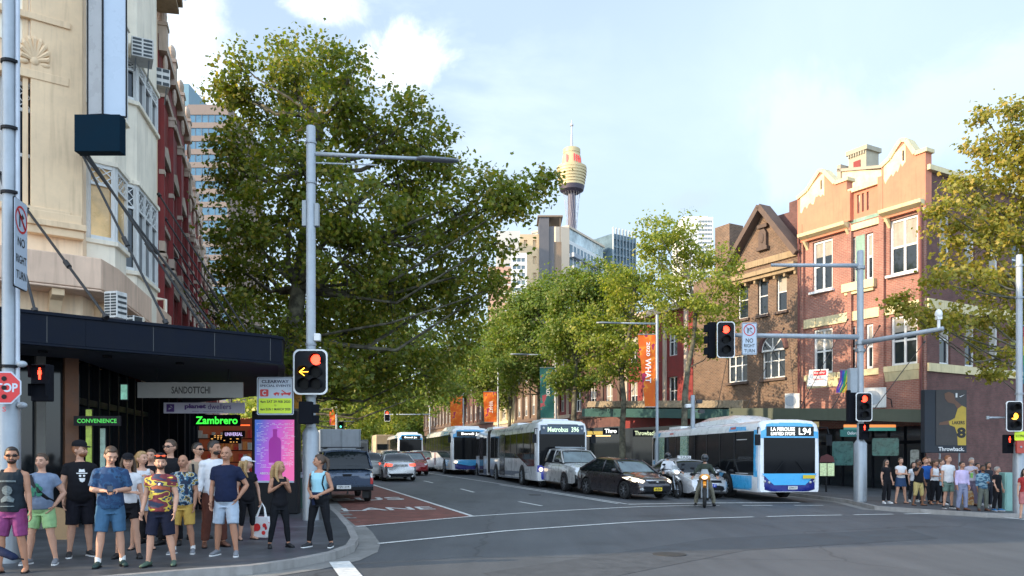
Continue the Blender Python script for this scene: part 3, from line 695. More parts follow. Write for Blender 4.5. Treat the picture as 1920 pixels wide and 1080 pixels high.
# ---- roller box / cardboard at foot of column
t = thing('sandwich_board', 'brown cardboard sheet leaning by the timber column between two men', 'board', G(107, 1012, .13))
MB().add([(-.16, 0, 0), (.2, 0, 0), (.17, .12, .55), (-.13, .12, .62), (-.16, .02, 0), (.2, .02, 0), (.17, .14, .55), (-.13, .14, .62)], [(3, 2, 1, 0), (4, 5, 6, 7), (0, 1, 5, 4), (1, 2, 6, 5), (2, 3, 7, 6), (3, 0, 4, 7)]).build('sheet', M('cardboard', (.27, .17, .085), .85, var=.15), t)
# ---------------- the black awning ----------------
fas = M('awning_black', (.004, .007, .016), .4, var=.15, sc=3, spec=.1, dirt=.1)
zt = 1.7 + (857 - 590) / 1500 * 15.2; t0 = P(-60, 580, 14.3); t1 = P(161, 600, 15.6); t2 = P(519, 635, 18.1)
ZT = 4.35
pts = [Vector((-24, 6.5)), Vector((t0.x, t0.y)), Vector((t1.x, t1.y)), Vector((t2.x - .12, t2.y - .08)), Vector((t2.x + .06, t2.y + .2)), Vector((t2.x, t2.y + .55))]
e = pts[-1]; pts += [e + SD * 4, e + SD * 9]
aw = thing('awning', 'long black awning with a deep glossy fascia wrapping the cream corner building', 'awning', (pts[3].x, pts[3].y, 0))
aw['label'] = 'long black awning with a deep glossy fascia wrapping the cream corner building'
b_ = Vector((pts[3].x, pts[3].y, 0))
def topz(p): return CAM_Z + (2.72 if p.y < 16 else 2.70)
m = MB(); inn = offs(pts, .1)
for (za, zb_, o_) in ((-.57, 0, 0), (-.62, -.575, -.03), (-.035, .03, -.035)):
 pl = offs(pts, -o_ * -1 * -1)
 outp = offs(pts, o_); inp = offs(pts, .12)
 for i in range(len(pts) - 1):
  vs = [(p.x - b_.x, p.y - b_.y, 4.42 + z) for z in (za, zb_) for p in (outp[i], outp[i + 1], inp[i + 1], inp[i])]
  m.add(vs, [(3, 2, 1, 0), (4, 5, 6, 7), (0, 1, 5, 4), (1, 2, 6, 5), (2, 3, 7, 6), (3, 0, 4, 7)])
m.build('fascia', fas, aw, bevel=.006)
m = MB()
for i in range(len(pts) - 2):
 a_, c_ = pts[i], pts[i + 1]; n_ = int((c_ - a_).length / 1.25); dd_ = (c_ - a_).normalized(); nn_ = Vector((dd_.y, -dd_.x))
 for j in range(1, n_ + 1): q_ = a_ + dd_ * 1.25 * j + nn_ * .004 - Vector((b_.x, b_.y)); m.beam((q_.x, q_.y, 3.87), (q_.x, q_.y, 4.37), .012, .012)
m.build('panel_joint', M('joint_grey', (.05, .055, .06), .6, var=.3), aw, one=True)
m = MB(); back = [Vector((-27, 10.5)), Vector((-12.6, 15.3)), Vector((-9.6, 17.6)), Vector((-10.2, 21)), Vector((-10.76, 24.3)), Vector((-11.6, 27)), Vector((-12.2, 29)), Vector((-13.2, 32.5))]
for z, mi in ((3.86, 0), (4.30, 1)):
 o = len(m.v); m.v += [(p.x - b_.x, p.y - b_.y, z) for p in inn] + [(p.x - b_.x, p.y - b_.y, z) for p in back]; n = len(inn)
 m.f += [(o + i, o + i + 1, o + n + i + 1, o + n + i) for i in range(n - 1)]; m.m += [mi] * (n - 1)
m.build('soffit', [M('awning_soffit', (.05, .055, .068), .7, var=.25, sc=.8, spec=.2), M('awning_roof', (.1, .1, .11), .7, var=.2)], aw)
m = MB()
for x, y, z in ((-8.6, 17, 3.84), (-7.6, 18.3, 3.84), (-9.5, 16.2, 3.84)): m.cyl((x - b_.x, y - b_.y, z - .03), .09, .04, 16)
m.build('downlight', MATS['black'], aw)
# stay rods from the wall down to the awning
stm = M('stay_black', (.02, .02, .022), .5, var=.1)
def rod(p0, p1, r, lb, grp='awning stay rods'):
 t = thing('stay_rod', lb, 'stay rod', p1, 0, grp); q = p0 - p1
 MB().tube([(0, 0, 0), q], r, 8).build('rod', stm, t)
 m = MB(); m.tube([q * .45, q * .5], r * 1.9, 8); m.tube([(0, 0, 0), q * .02], r * 2.2, 8); m.tube([q * .985, q], r * 2.2, 8); m.build('turnbuckle', stm, t)
rods = [((50, 392, 16.9), (200, 596, 15.75), 'black stay rod crossing the pink balcony band'), ((0, 325, 16.2), (66, 585, 15.0), 'black stay rod at the far left behind the no right turn sign'),
  ((152, 285, 17.4), (312, 607, 17.2), 'black stay rod from under the dark sign box to the awning beside the red building'),
  ((156, 287, 17.4), (402, 617, 18.9), 'long black stay rod from the dark sign box reaching farthest along the awning'), ((162, 286, 17.45), (380, 614, 18.5), 'long black stay rod just below the farthest one')]
for p0, p1, lb in rods: rod(P(*p0), P(*p1), .028, lb)
for k in range(6):
 y0 = 24 + k * 1.4; x0 = -10.7 - .3 * (y0 - 24.3)
 rod(Vector((x0, y0, 9.6 - k * .3)), Vector((x0 + 3.6 - .12 * k, y0 - 1.2 - .1 * k, 4.4)), .026, 'black stay rod number %s along the red building, counted from the cream one' % ('one', 'two', 'three', 'four', 'five', 'six')[k])
# ---------------- vertical V-shaped sign with dark box under it ----------------
s = thing('projecting_sign', 'tall blank V-shaped grey and white sign box projecting from the cream corner', 'sign', P(193, 250, 16.6), 0)
k = 16.6 / 1500
def L3(px, py, dy=0): return ((px - 193) * k, dy, (250 - py) * k)
m = MB(); zb = (250 - 212) * k; ztp = (250 + 150) * k
m.add([(-.36, .10, zb), (0, 0, zb - .04), (.38, .2, zb), (.1, .62, zb), (-.36, .10, ztp), (0, 0, ztp), (.38, .2, ztp), (.1, .62, ztp)], [(0, 1, 5, 4)], 0)
m.add([(-.36, .10, zb), (0, 0, zb - .04), (.38, .2, zb), (.1, .62, zb), (-.36, .10, ztp), (0, 0, ztp), (.38, .2, ztp), (.1, .62, ztp)], [(1, 2, 6, 5), (2, 3, 7, 6), (3, 0, 4, 7), (0, 3, 2, 1), (4, 5, 6, 7)], 1)
m.build('sign_face', [M('sign_grey', (.34, .36, .38), .3, var=.08, sc=1.5), M('sign_white', (.46, .53, .62), .3, var=.05, sc=1)], s)
m = MB(); m.tube([(0, -.012, zb - .04), (0, -.012, ztp)], .022, 6); m.tube([(-.37, .10, zb), (-.37, .10, ztp)], .018, 6); m.tube([(.39, .2, zb), (.39, .2, ztp)], .018, 6); m.tube([(-.37, .10, zb), (0, -.01, zb - .03), (.39, .2, zb)], .018, 6); m.build('frame_edge', MATS['black'], s)
x0, _, z0 = L3(144, 287); x1, _, z1 = L3(229, 218)
MB().box(x0, x1, -.10, .16, z0, z1).build('junction_box', M('sign_box_navy', (.003, .016, .03), .7, spec=.06), s, bevel=.01)
MB().tube([(-.5, .5, z1), (-.5, .5, ztp)], .03, 8).build('conduit', MATS['white_paint'], s)
# ---------------- air conditioners ----------------
acw = M('ac_casing', (.62, .61, .58), .5, var=.08, dirt=.4); acg = M('ac_grille', (.03, .04, .045), .5, var=.2)
def ac(px, py, d, w_, h_, dp, rz, lb, name='air_conditioner', grille_rows=5, supp=True):
 t = thing(name, lb, 'air conditioner', P(px, py, d), rz)
 MB().box(-w_ / 2, w_ / 2, -dp / 2, dp / 2, -h_ / 2, h_ / 2).build('casing', acw, t, bevel=.012)
 m = MB()
 for i in range(grille_rows):
  z = -h_ * .38 + h_ * .76 * i / (grille_rows - 1); q = h_ * .55 / grille_rows / 2
  for xx in ((-.44, -.04), (.04, .44)): m.box(xx[0] * w_, xx[1] * w_, -dp / 2 - .006, -dp / 2 + .01, z - q, z + q)
 for i in range(4): z = -h_ * .3 + h_ * .6 * i / 3; m.box(w_ / 2 - .01, w_ / 2 + .006, -dp * .4, dp * .4, z - .025, z + .025)
 m.build('grille', acg, t)
 if supp: m = MB(); m.beam((-w_ * .3, -dp * .3, -h_ / 2), (-w_ * .3, dp * .6, -h_ / 2 - .3), .03, .03); m.beam((w_ * .3, -dp * .3, -h_ / 2), (w_ * .3, dp * .6, -h_ / 2 - .3), .03, .03); m.build('bracket', MATS['galv'], t)
 return t
ac(266, 99, 20.0, .5, .48, .6, R(28), 'boxy window air conditioner high on the upper bay of the cream building')
ac(302, 151, 23.0, .42, .5, .5, R(30), 'window air conditioner with two dark panes hanging at the corner against the red building', grille_rows=3)
ac(217, 573, 16.7, .32, .55, .3, R(-15), 'tall white slatted air conditioner standing on the awning roof', grille_rows=8, supp=False)
ac(247, 602, 18.0, .35, .2, .3, R(-15), 'low white air conditioner just showing above the awning edge', grille_rows=3, supp=False)
# drain pipes
for pts_, lb in (([(236, 515, 21.0), (262, 548, 21.2), (262, 590, 21.2), (268, 600, 20.5)], 'white drain pipe bending down the cream side wall to the awning'), ([(292, 560, 24), (310, 562, 24.2), (310, 612, 24.2)], 'cream pipe elbow beside the foot of the red building')):
 w0 = P(*pts_[-1]); t = thing('drain_pipe', lb, 'pipe', w0); MB().tube([P(*q) - w0 for q in pts_], .055, 10).build('pipe', cream2, t, smooth=40)
# ---------------- red Victorian terrace ----------------
redp = M('red_painted_render', (.22, .028, .026), .7, var=.2, sc=2, dirt=.3); stonew = M('pale_stone_trim', (.50, .40, .32), .8, var=.15, dirt=.4)
segs = [(24.35, 31.7, 14.6, 'nearest'), (31.75, 37.2, 12.6, 'second'), (37.25, 43, 11.2, 'third'), (43.05, 50, 10.4, 'fourth')]
uR = Vector((-.287, .958)).normalized()
for k, (y0, y1, hh, nm) in enumerate(segs):
 o0 = Vector((-10.74, 24.3)) + uR * ((y0 - 24.3) / .958)
 F = Fac(o0, uR); Ln = (y1 - y0) / .958
 t = thing('terrace_building', 'red painted Victorian terrace with pale mouldings, %s after the cream building' % nm, 'building', (o0.x, o0.y, 0), F.rz, 'red Victorian terraces')
 nb = 3; bw = Ln / nb; ops = []
 for i in range(nb):
  for z in (5.2, 9.0) if hh > 11.5 else (5.2, 8.3): ops.append((i * bw + .55, i * bw + bw - .45, z, z + 2.1))
 m = MB(); wallmesh(m, 0, Ln, 3.9, hh, ops, 0, .3); m.add([(0, 0, 3.9), (0, 9, 3.9), (0, 9, hh), (0, 0, hh)], [(3, 2, 1, 0)]); m.add([(Ln, 0, 0), (Ln, 9, 0), (Ln, 9, hh), (Ln, 0, hh)], [(0, 1, 2, 3)]); m.add([(0, 0, hh), (Ln, 0, hh), (Ln, 9, hh), (0, 9, hh)], [(0, 1, 2, 3)]); m.add([(0, 9, 0), (Ln, 9, 0), (Ln, 9, hh), (0, 9, hh)], [(3, 2, 1, 0)])
 m.build('wall', redp, t)
 m = MB(); m.box(.05, Ln - .05, .25, .4, 0, 3.9); m.build('shop_window', gl, t)
 m = MB()
 for i in range(nb + 1): x = min(max(i * bw, .15), Ln - .15); m.box(x - .14, x + .14, 0, .25, 0, 3.9); m.cut()
 m.build('column', MATS['black_matte'], t)
 for q in ops: window(t, q[0], q[1], q[2], q[3], .2, 1, 2, .07)
 m = MB()
 for i in range(nb + 1):
  x = min(max(i * bw, .2), Ln - .2)
  for z0_, z1_ in ((4.2, 7.6), (8.0, hh - 1.9)):
   m.box(x - .12, x + .12, -.26, 0, z0_, z1_, 1)
   m.box(x - .17, x + .17, -.34, 0, z1_, z1_ + .22, 0); m.box(x - .2, x + .2, -.4, 0, z1_ + .224, z1_ + .32, 0); m.box(x - .17, x + .17, -.32, 0, z0_, z0_ + .3, 0)
   m.box(x - .14, x + .14, -.3, 0, (z0_ + z1_) / 2, (z0_ + z1_) / 2 + .14, 0)
  m.box(x - .2, x + .2, -.42, .1, hh - .5, hh + .25, 0); m.box(x - .25, x + .25, -.47, .15, hh + .254, hh + .36, 0)
  m.ell((x, -.16, hh + .62), (.24, .24, .28), 12, 8, 0); m.ell((x, -.3, hh - .85), (.14, .14, .3), 10, 6, 0); m.cut()
 for z in (4.0, 7.8, hh - 1.4): m.box(0.001, Ln - .001, -.2, -.001, z - .1, z + .1, 0); m.cut()
 m.box(.001, Ln - .001, -.36, -.001, hh - .3, hh - .05, 0); m.cut()
 for a, b, c, d in ops: m.box(a - .08, b + .08, -.16, -.001, c - .14, c, 0); m.prism([(a - .1, d), (b + .1, d), (b - .1, d + .3), ((a + b) / 2, d + .5), (a + .1, d + .3)], -.2, -.002, 0); m.cut()
 for q in [m]: q.v = [(x, y * .55 if y < 0 else y, z) for x, y, z in q.v]
 m.build('moulding', [stonew, redp], t)
# ---------------- buildings behind on the left ----------------
blueg = M('blue_window_glass', (.05, .14, .22), .15, var=.25, sc=.4, spec=.8); hb = M('highrise_brown', (.23, .18, .155), .85, var=.1, sc=.2, dirt=.2)
def tower_block(name, lb, px0, px1, pyt, d, dep, wallm, glm, row_px, win_px, cols, base=0, rz=0, wfrac=(0.03, .97), z0=0, mull=None, start=1):
 x0 = (px0 - 960) / FPX * d; x1 = (px1 - 960) / FPX * d; zt_ = CAM_Z + (HY - pyt) / FPX * d
 t = thing(name, lb, 'building', (x0, d, 0), rz); W = x1 - x0
 rh = row_px / FPX * d; wh = win_px / FPX * d; ops = []
 z = zt_ - rh * start
 while z > z0 + rh: ops.append((W * wfrac[0], W * wfrac[1], z, z + wh)); z -= rh
 m = MB(); wallmesh(m, 0, W, base, zt_, ops, 0, .35)
 m.add([(W, 0, base), (W, dep, base), (W, dep, zt_), (W, 0, zt_)], [(0, 1, 2, 3)]); m.add([(0, 0, base), (0, dep, base), (0, dep, zt_), (0, 0, zt_)], [(3, 2, 1, 0)]); m.add([(0, 0, zt_), (W, 0, zt_), (W, dep, zt_), (0, dep, zt_)], [(0, 1, 2, 3)]); m.add([(0, dep, base), (W, dep, base), (W, dep, zt_), (0, dep, zt_)], [(3, 2, 1, 0)])
 m.build('wall', wallm, t)
 for a, b, c, e_ in ops:
  f = MB(); f.box(a, b, .18, .24, c, e_); w_ = f.build('window', glm, t)
  q = MB()
  for i in range(cols + 1): x = a + (b - a) * i / cols; q.box(x - .07, x + .07, .1, .178, c, e_)
  q.build('frame', mull or MATS['white_paint'], w_)
 return t, W, zt_
tower_block('office_tower', 'brown office tower with bands of blue windows between the red terrace and the big tree', 352, 428, 196, 180, 25, hb, blueg, 24.8, 14.5, 6, wfrac=(.02, .98), mull=M('dark_mullion', (.1, .12, .14), .5), start=1.35)
t, W, zt_ = tower_block('office_tower', 'narrow brown side wing of the blue windowed tower nearest the red terrace', 338, 351.5, 198, 183, 20, M('highrise_brown_dark', (.2, .15, .14), .85, var=.1, sc=.2), blueg, 24.8, 14.5, 1, wfrac=(.2, .9), mull=M('dark_mullion', (.1, .12, .14)), start=1.35)
tower_block('glass_tower', 'pale teal glass tower top peeking above the brown office tower', 322, 354, 157, 260, 20, M('teal_panel', (.13, .24, .30), .4, var=.1, sc=.1), blueg, 30, 24, 2, wfrac=(.1, .6), start=1.3)
rl3 = random.Random(12)
# ---------------- right side: brick buildings, awnings, distant towers ----------------
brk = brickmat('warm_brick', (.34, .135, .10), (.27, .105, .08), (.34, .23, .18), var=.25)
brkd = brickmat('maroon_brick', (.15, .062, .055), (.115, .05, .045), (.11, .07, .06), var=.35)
brkb = brickmat('brown_brick', (.16, .09, .058), (.095, .055, .04), (.22, .17, .12), var=.3)
render_t = M('terracotta_render', (.55, .205, .125), .85, var=.14, sc=1.4, bump=.1, dirt=.2); yel = M('cream_trim', (.66, .56, .33), .8, var=.12, dirt=.3); bare = M('flaked_cream', (.70, .56, .36), .85, var=.25, sc=3)
teal = M('faded_teal_render', (.22, .34, .27), .85, var=.3, sc=2.5, dirt=.3)
Cr = Vector((19.7, 38)); uF = Vector((.5, -.866))
F1 = Fac(Cr, uF); F2 = Fac(Cr, (.866, .5))
cb = thing('corner_building', 'brick corner building with two terracotta gables and cream trim at the far right', 'building', (Cr.x, Cr.y, 0), F1.rz)
U0 = F1.uz(1501, 500)[0]
def R1(x0, x1, y0, y1, off=0): return F1.rect(x0, x1, y0, y1, off)
bayL = (F1.uz(1512, 500)[0], F1.uz(1592, 500)[0]); bayR = (F1.uz(1668, 500)[0], F1.uz(1740, 500)[0])
Zs = lambda px, py: F1.uz(px, py)[1]
zpar = Zs(1630, 352)         # parapet of the middle
wtop = [R1(1524, 1561, 455, 543), R1(1668, 1721, 402, 514)]
wtop = [(a, b, wtop[0][2] * .5 + wtop[1][2] * .5, wtop[0][3] * .5 + wtop[1][3] * .5) for a, b, c, d in wtop]
wmid = [R1(1589, 1604, 443, 528), R1(1623, 1637, 434, 524)]; wmid = [(a, b, wtop[0][2] + .05, wtop[0][3] - .3) for a, b, c, d in wmid]
wlow = [R1(1525, 1561, 612, 695), R1(1670, 1720, 595, 690)]
wlow = [(a, b, wlow[0][2] * .5 + wlow[1][2] * .5, wlow[0][3] * .5 + wlow[1][3] * .5) for a, b, c, d in wlow]; wlm = [(a, b, wlow[0][2], wlow[0][3] - .15) for a, b, c, d in wmid]
zlow = 4.2
zband = wtop[0][2] - 2.0
ops = wtop + wmid + wlow + wlm
zcor = wtop[0][3] + .42
m = MB(); wallmesh(m, U0, 0, 0, zcor, ops, 0, .3)
put(m.build('wall', brk, cb), Matrix())
m = MB(); wallmesh(m, U0, 0, zcor, zpar, [R1(1607, 1612, 365, 400), R1(1616, 1620, 362, 397), R1(1625, 1629, 359, 394)], .0, .15); m.build('upper_wall', render_t, cb)
x0, x1 = bayL[1] + .05, bayR[0] - .35
MB().box(x0, x1, -.02, -.002, zcor, Zs(1625, 403) - .05).build('render_panel', teal, cb)
xa, xb = wmid[0][1] + .03, wmid[1][0] - .03
MB().box(xa, xb, -.02, -.002, wmid[0][2], wmid[0][3]).build('render_panel', teal, cb)
for q in ops: window(cb, q[0], q[1], q[2], q[3], .16, 2 if q[1] - q[0] > 1 else 1, 2, .12, blind=rl3.choice((0, .45, .5, .3, .95)))
# gables: raised fronts above each bay
def gable(u0, u1, pkpx, pk, shl, shr):
 zl, zr, zp = shl, shr, pk; um = u0 + (u1 - u0) * .47
 prof = [(u0, zcor - .3), (u1, zcor - .3), (u1, zr), (u1 - (u1 - u0) * .22, zr), (um + .25, zp - .1), (um, zp), (um - .25, zp - .25), (u0 + (u1 - u0) * .2, zl + .25), (u0, zl)]
 m = MB(); m.prism(prof, -.22, .25); m.build('gable', render_t, cb)
 cp = prof[2:]; m = MB()
 for a, b in zip(cp[:-1], cp[1:]):
  m.beam((a[0], 0, a[1] + .09), (b[0], 0, b[1] + .09), .62, .2)
 m.box(u1 - .12, u1 + .12, -.32, .32, zr, zr + .19)
 m.build('gable_coping', yel, cb, bevel=.015, one=True)
 # blistered bare patch beneath the peak
 rn = random.Random(int(pkpx)); pts = []
 for i in range(22):
  t = i / 21; pts.append((u0 + (u1 - u0) * (.06 + .5 * t), zl + .1 + (zp - zl - .25) * min(1, t * 1.1) - .0))
 low = [(u0 + (u1 - u0) * (.56 - .5 * i / 14), zl + (zp - zl) * .1 - (.35 + .35 * rn.random()) + (.5 - i / 14) * .6) for i in range(15)]
 m = MB(); m.prism(pts + low, -.226, -.222); m.build('flaked_patch', bare, cb)
 m = MB(); m.box(um + .05, um + .13, -.23, -.2, zp - .95, zp - .45); m.build('slot', MATS['black_matte'], cb)
gable(bayL[0] - .42, bayL[1] + .02, 1560, Zs(1548, 322), Zs(1513, 372), Zs(1585, 343))
gable(bayR[0] - .3, bayR[1] + .02, 1700, Zs(1700, 266), Zs(1655, 318), Zs(1745, 285))
# cornices over bays, wide and shallow
m = MB()
for a, b in ((bayL[0] - .15, bayL[1] + .1), (bayR[0] - .25, bayR[1] - .02)):
 m.prism([(0, zcor - .28), (-.1, zcor - .26), (-.55, zcor - .08), (-.6, zcor + .08), (0, zcor + .12)], a, b, axis='x'); m.cut()
m.build('bay_cornice', yel, cb, bevel=.01)
m = MB();
for x in (bayL[0], bayL[1] - .02, bayR[0] - .1, bayR[1] - .15): m.prism([(0, zcor - .75), (0, zcor - .3), (-.35, zcor - .3), (-.1, zcor - .6)], x, x + .14, axis='x'); m.cut()
m.build('bracket', yel, cb)
m = MB(); m.box(bayL[1] - .1, bayR[0] - .05, -.14, -.001, zcor - .42, zcor - .1); m.cut(); m.box(bayL[1] - .15, bayR[0] - .0, -.16, .25, zpar, zpar + .22); m.cut(); m.box(U0, bayL[0] + .1, -.16, .3, zcor + .7, zcor + .95)
m.build('string_course', yel, cb, bevel=.01)
# piers between (project and cast shade on their right side)
m = MB()
for a, b, zt_ in ((bayL[1] + .0, bayL[1] + .24, zpar + .1), (bayR[0] - .5, bayR[0] - .22, zpar + .3), (U0 + .02, U0 + .3, zcor + .7), (-.3, -.02, Zs(1735, 350))):
 m.box(a, b, -.16, -.001, zlow, zcor - .01); m.cut()
m.build('pier', brk, cb)
m = MB()
for a, b, zt_ in ((bayL[1] + .0, bayL[1] + .24, zpar + .1), (bayR[0] - .5, bayR[0] - .22, zpar + .3), (U0 + .02, U0 + .3, zcor + .7)): m.box(a, b, -.24, -.001, zcor + .125, zt_); m.cut()
m.build('pier', render_t, cb)
# stone band between floors, sills
m = MB()
b0_, b1_ = Zs(1700, 603), Zs(1700, 572); rn = random.Random(2)
b0_ = wlow[0][3] + .12; b1_ = b0_ + .5
u = U0
while u < -.05:
 w_ = min(rn.uniform(.5, 1.1), -u); m.box(u, u + w_ - .012, -.07 - rn.uniform(0, .04), -.001, b0_, b1_ - rn.uniform(0, .02)); u += w_
m.build('stone_band', yel, cb, bevel=.02, one=True)
m = MB()
for a, b, c, d in wtop: m.box(a - .12, b + .12, -.2, .14, c - .12, c); m.cut()
m.build('sill', MATS['white_paint'], cb)
m = MB()
for a, b, c, d in (wmid[0][0], wmid[1][1], wmid[0][2], 0), : m.box(a - .2, b + .2, -.25, .14, c - .45, c - .01); m.box(a - .1, b + .1, -.15, 0, c - .6, c - .452); m.cut()
for a, b, c, d in wlow: m.box(a - .3, b + .3, -.16, .12, c - .3, c - .01); m.prism([(0, c - .75), (0, c - .301), (-.14, c - .301), (-.02, c - .75)], a - .4, b + .4, axis='x'); m.cut()
m.box(U0 + .05, wlow[0][0] - .35, -.1, -.001, wlow[0][2] - .35, wlow[0][2] - .02); m.cut(); m.box(wlow[0][1] + .35, wlow[1][0] - .45, -.1, -.001, wlow[0][2] - .35, wlow[0][2] - .02)
m.build('sill', yel, cb, bevel=.02)
m = MB(); a = bayR[0] - .55
m.cyl((-.1, -.3, zlow), .06, zcor - zlow, 10); m.cut(); m.cyl((U0 + .12, -.3, zlow), .05, zcor - zlow, 10); m.build('downpipe', M('red_downpipe', (.13, .035, .03), .6), cb)
# face 2, behind the tree: its shade is put into a darker brick
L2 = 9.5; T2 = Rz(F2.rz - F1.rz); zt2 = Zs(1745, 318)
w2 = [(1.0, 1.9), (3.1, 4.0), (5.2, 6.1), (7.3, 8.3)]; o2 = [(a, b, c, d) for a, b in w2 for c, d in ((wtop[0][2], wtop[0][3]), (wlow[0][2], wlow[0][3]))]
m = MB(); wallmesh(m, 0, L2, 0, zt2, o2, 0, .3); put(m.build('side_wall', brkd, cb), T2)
for q in o2: put(window(cb, q[0], q[1], q[2], q[3], .16, 1 if q[1] - q[0] < 1.2 else 2, 2, .085, blind=rl3.choice((0, .5, .9))), T2)
m = MB(); m.box(-.12, L2, -.25, .3, zt2, zt2 + .25); m.cut(); m.box(0.02, L2, -.1, -.001, wlow[0][2] - .42, wlow[0][2] - .02); m.cut(); m.box(.02, L2, -.09, -.001, b0_, b1_)
put(m.build('string_course', yel, cb, bevel=.01), T2)
m = MB(); rf = [(U0, .26), (0, .26)]
bk = Rz(0)
q = [Vector((U0, .31, 0)), Vector((-.4, .31, 0)), T2 @ Vector((L2, .3, 0)), T2 @ Vector((L2, 10, 0)), Vector((U0, 12, 0))]
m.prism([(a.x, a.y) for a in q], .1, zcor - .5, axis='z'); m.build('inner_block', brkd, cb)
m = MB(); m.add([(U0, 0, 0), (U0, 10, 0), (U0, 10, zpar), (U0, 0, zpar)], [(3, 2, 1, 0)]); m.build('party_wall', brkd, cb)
# roof lantern and chimney behind
a, b = F1.uz(1575, 330, 3)[0], F1.uz(1655, 330, 3)[0]; zc0, zc1 = F1.uz(1615, 345, 3)[1], F1.uz(1600, 312, 3)[1]
m = MB(); m.prism([(a, zcor), (b + .8, zcor), (b + .8, zc1 - .9), (b, zc1 - .75), (a, zc1)], 3, 5); m.build('attic_wall', bare, cb)
m = MB(); m.beam((a - .15, 4, zc1 + .08), (b + .9, 4, zc1 - .8), 2.2, .16); m.box(a - .12, a + .12, 2.9, 5, zc1 - .5, zc1 + .35); m.build('attic_coping', M('grey_trim', (.34, .31, .25), .8), cb, one=True)
a, b = F1.uz(1588, 300, 3.4)[0], F1.uz(1627, 300, 3.4)[0]; z0_, z1_ = F1.uz(1608, 318, 3.4)[1], F1.uz(1608, 278, 3.4)[1]
ch = MB().box(a + .1, b - .1, 3.4, 4.5, z0_, z1_ - .25).build('chimney', M('chimney_grey', (.36, .33, .25), .8, var=.15), cb)
m = MB(); m.box(a - .02, b + .02, 3.3, 4.6, z1_ - .25, z1_); [m.box(a + .12 + i * .16, a + .2 + i * .16, 3.32, 3.4, z1_ - .42, z1_ - .26) for i in range(int((b - a - .2) / .16))]; m.build('cap', M('chimney_grey'), ch, one=True) if False else m.build('cap', MATS['chimney_grey'], ch, one=True)
MB().box((a + b) / 2 - .22, (a + b) / 2 + .22, 3.36, 3.41, z0_ + .05, z0_ + .5).build('vent', redp, ch)
# ---- dark gabled brick building
gbk = thing('gabled_building', 'dark brown brick building with one steep gable left of the terracotta gables', 'building', (Cr.x, Cr.y, 0), F1.rz)
V0, V1 = F1.uz(1368, 600)[0], U0 - .03
zg = Zs(1495, 478); zg0 = Zs(1433, 500)
wt = [R1(1386, 1400, 527, 595), R1(1424, 1437, 519, 590), R1(1459, 1472, 510, 583)]; zz0 = wt[1][2]; zz1 = wt[1][3]; wt = [(a - .12, b + .12, zz0, zz1) for a, b, c, d in wt]
wl = [R1(1365, 1401, 655, 711), R1(1429, 1472, 640, 709)]; zl0, zl1 = wl[1][2], wl[1][3]; wl = [(wl[0][0], wl[0][1], zl0, zl1 - .5), (wl[1][0], wl[1][1], zl0, zl1 - .5)]
Vm = (V0 + V1) / 2 + .1; zeave = Zs(1433, 493)
m = MB(); wallmesh(m, V0 - 3.2, V1, 0, zeave, wt + wl, 0, .3); m.prism([(V0 + .1, zeave), (V1 - .1, zeave), (Vm, Zs(1410, 397) - .25)], .0, .3)
m.build('wall', brkb, gbk)
MB().box(V0 - 3.2, V1 + .02, .5, 9, .1, zeave + .2).build('inner_block', brkb, gbk)
for q in wt: window(gbk, q[0], q[1], q[2], q[3], .17, 1, 2, .07, blind=rl3.choice((0, .5)))
for q in wl: window(gbk, q[0], q[1], q[2], q[3], .17, 3, 2, .08, split=[.62])
zpk = Zs(1410, 397); dst = M('dark_stone', (.11, .075, .06), .85, var=.25, dirt=.3); ys = M('weathered_stone', (.30, .22, .13), .85, var=.2, dirt=.5)
m = MB(); m.beam((V0 - .25, -.1, zeave - .05), (Vm, -.1, zpk), .9, .3); m.beam((Vm, -.1, zpk), (V1 + .1, -.1, zeave - .05), .9, .3); m.build('gable_coping', dst, gbk, one=True)
m = MB(); m.box(V0 - .3, V1 - .0, -.55, -.001, zeave - .75, zeave - .5); m.box(V0 - .2, V1 - .05, -.4, -.001, zeave - .95, zeave - .752); m.box(V0 - .1, V1 - .1, -.12, -.001, zeave - .1, zeave + .25);
for i in range(8): x = V0 + (V1 - V0 - .2) * i / 7; m.box(x, x + .14, -.3, -.001, zeave - 1.15, zeave - .952)
m.build('cornice', ys, gbk, one=True)
# arch over the right lower window and niche in the gable
ax, bx = wl[1][0], wl[1][1]; cx = (ax + bx) / 2; rr_ = (bx - ax) / 2
m = MB(); m.tube([(cx + math.cos(R(t)) * rr_ * 1.12, -.03, zl1 - .5 + math.sin(R(t)) * rr_ * 1.15) for t in range(0, 181, 12)], (.16), 6); m.build('arch', brkd, gbk)
m = MB(); m.prism([(cx + math.cos(R(t)) * rr_, zl1 - .5 + math.sin(R(t)) * rr_ * 1.05) for t in range(0, 181, 12)], -.012, -.004); fan = m.build('fanlight', MATS['window_glass'], gbk)
m = MB(); [m.beam((cx, -.03, zl1 - .48), (cx + math.cos(R(t)) * rr_, -.03, zl1 - .5 + math.sin(R(t)) * rr_), .05, .06) for t in (45, 90, 135)]; m.tube([(cx + math.cos(R(t)) * rr_ * .96, -.03, zl1 - .5 + math.sin(R(t)) * rr_) for t in range(0, 181, 15)], .04, 6); m.box(ax, bx, -.06, -.02, zl1 - .56, zl1 - .46); m.build('frame', MATS['white_frame'], fan, one=True)
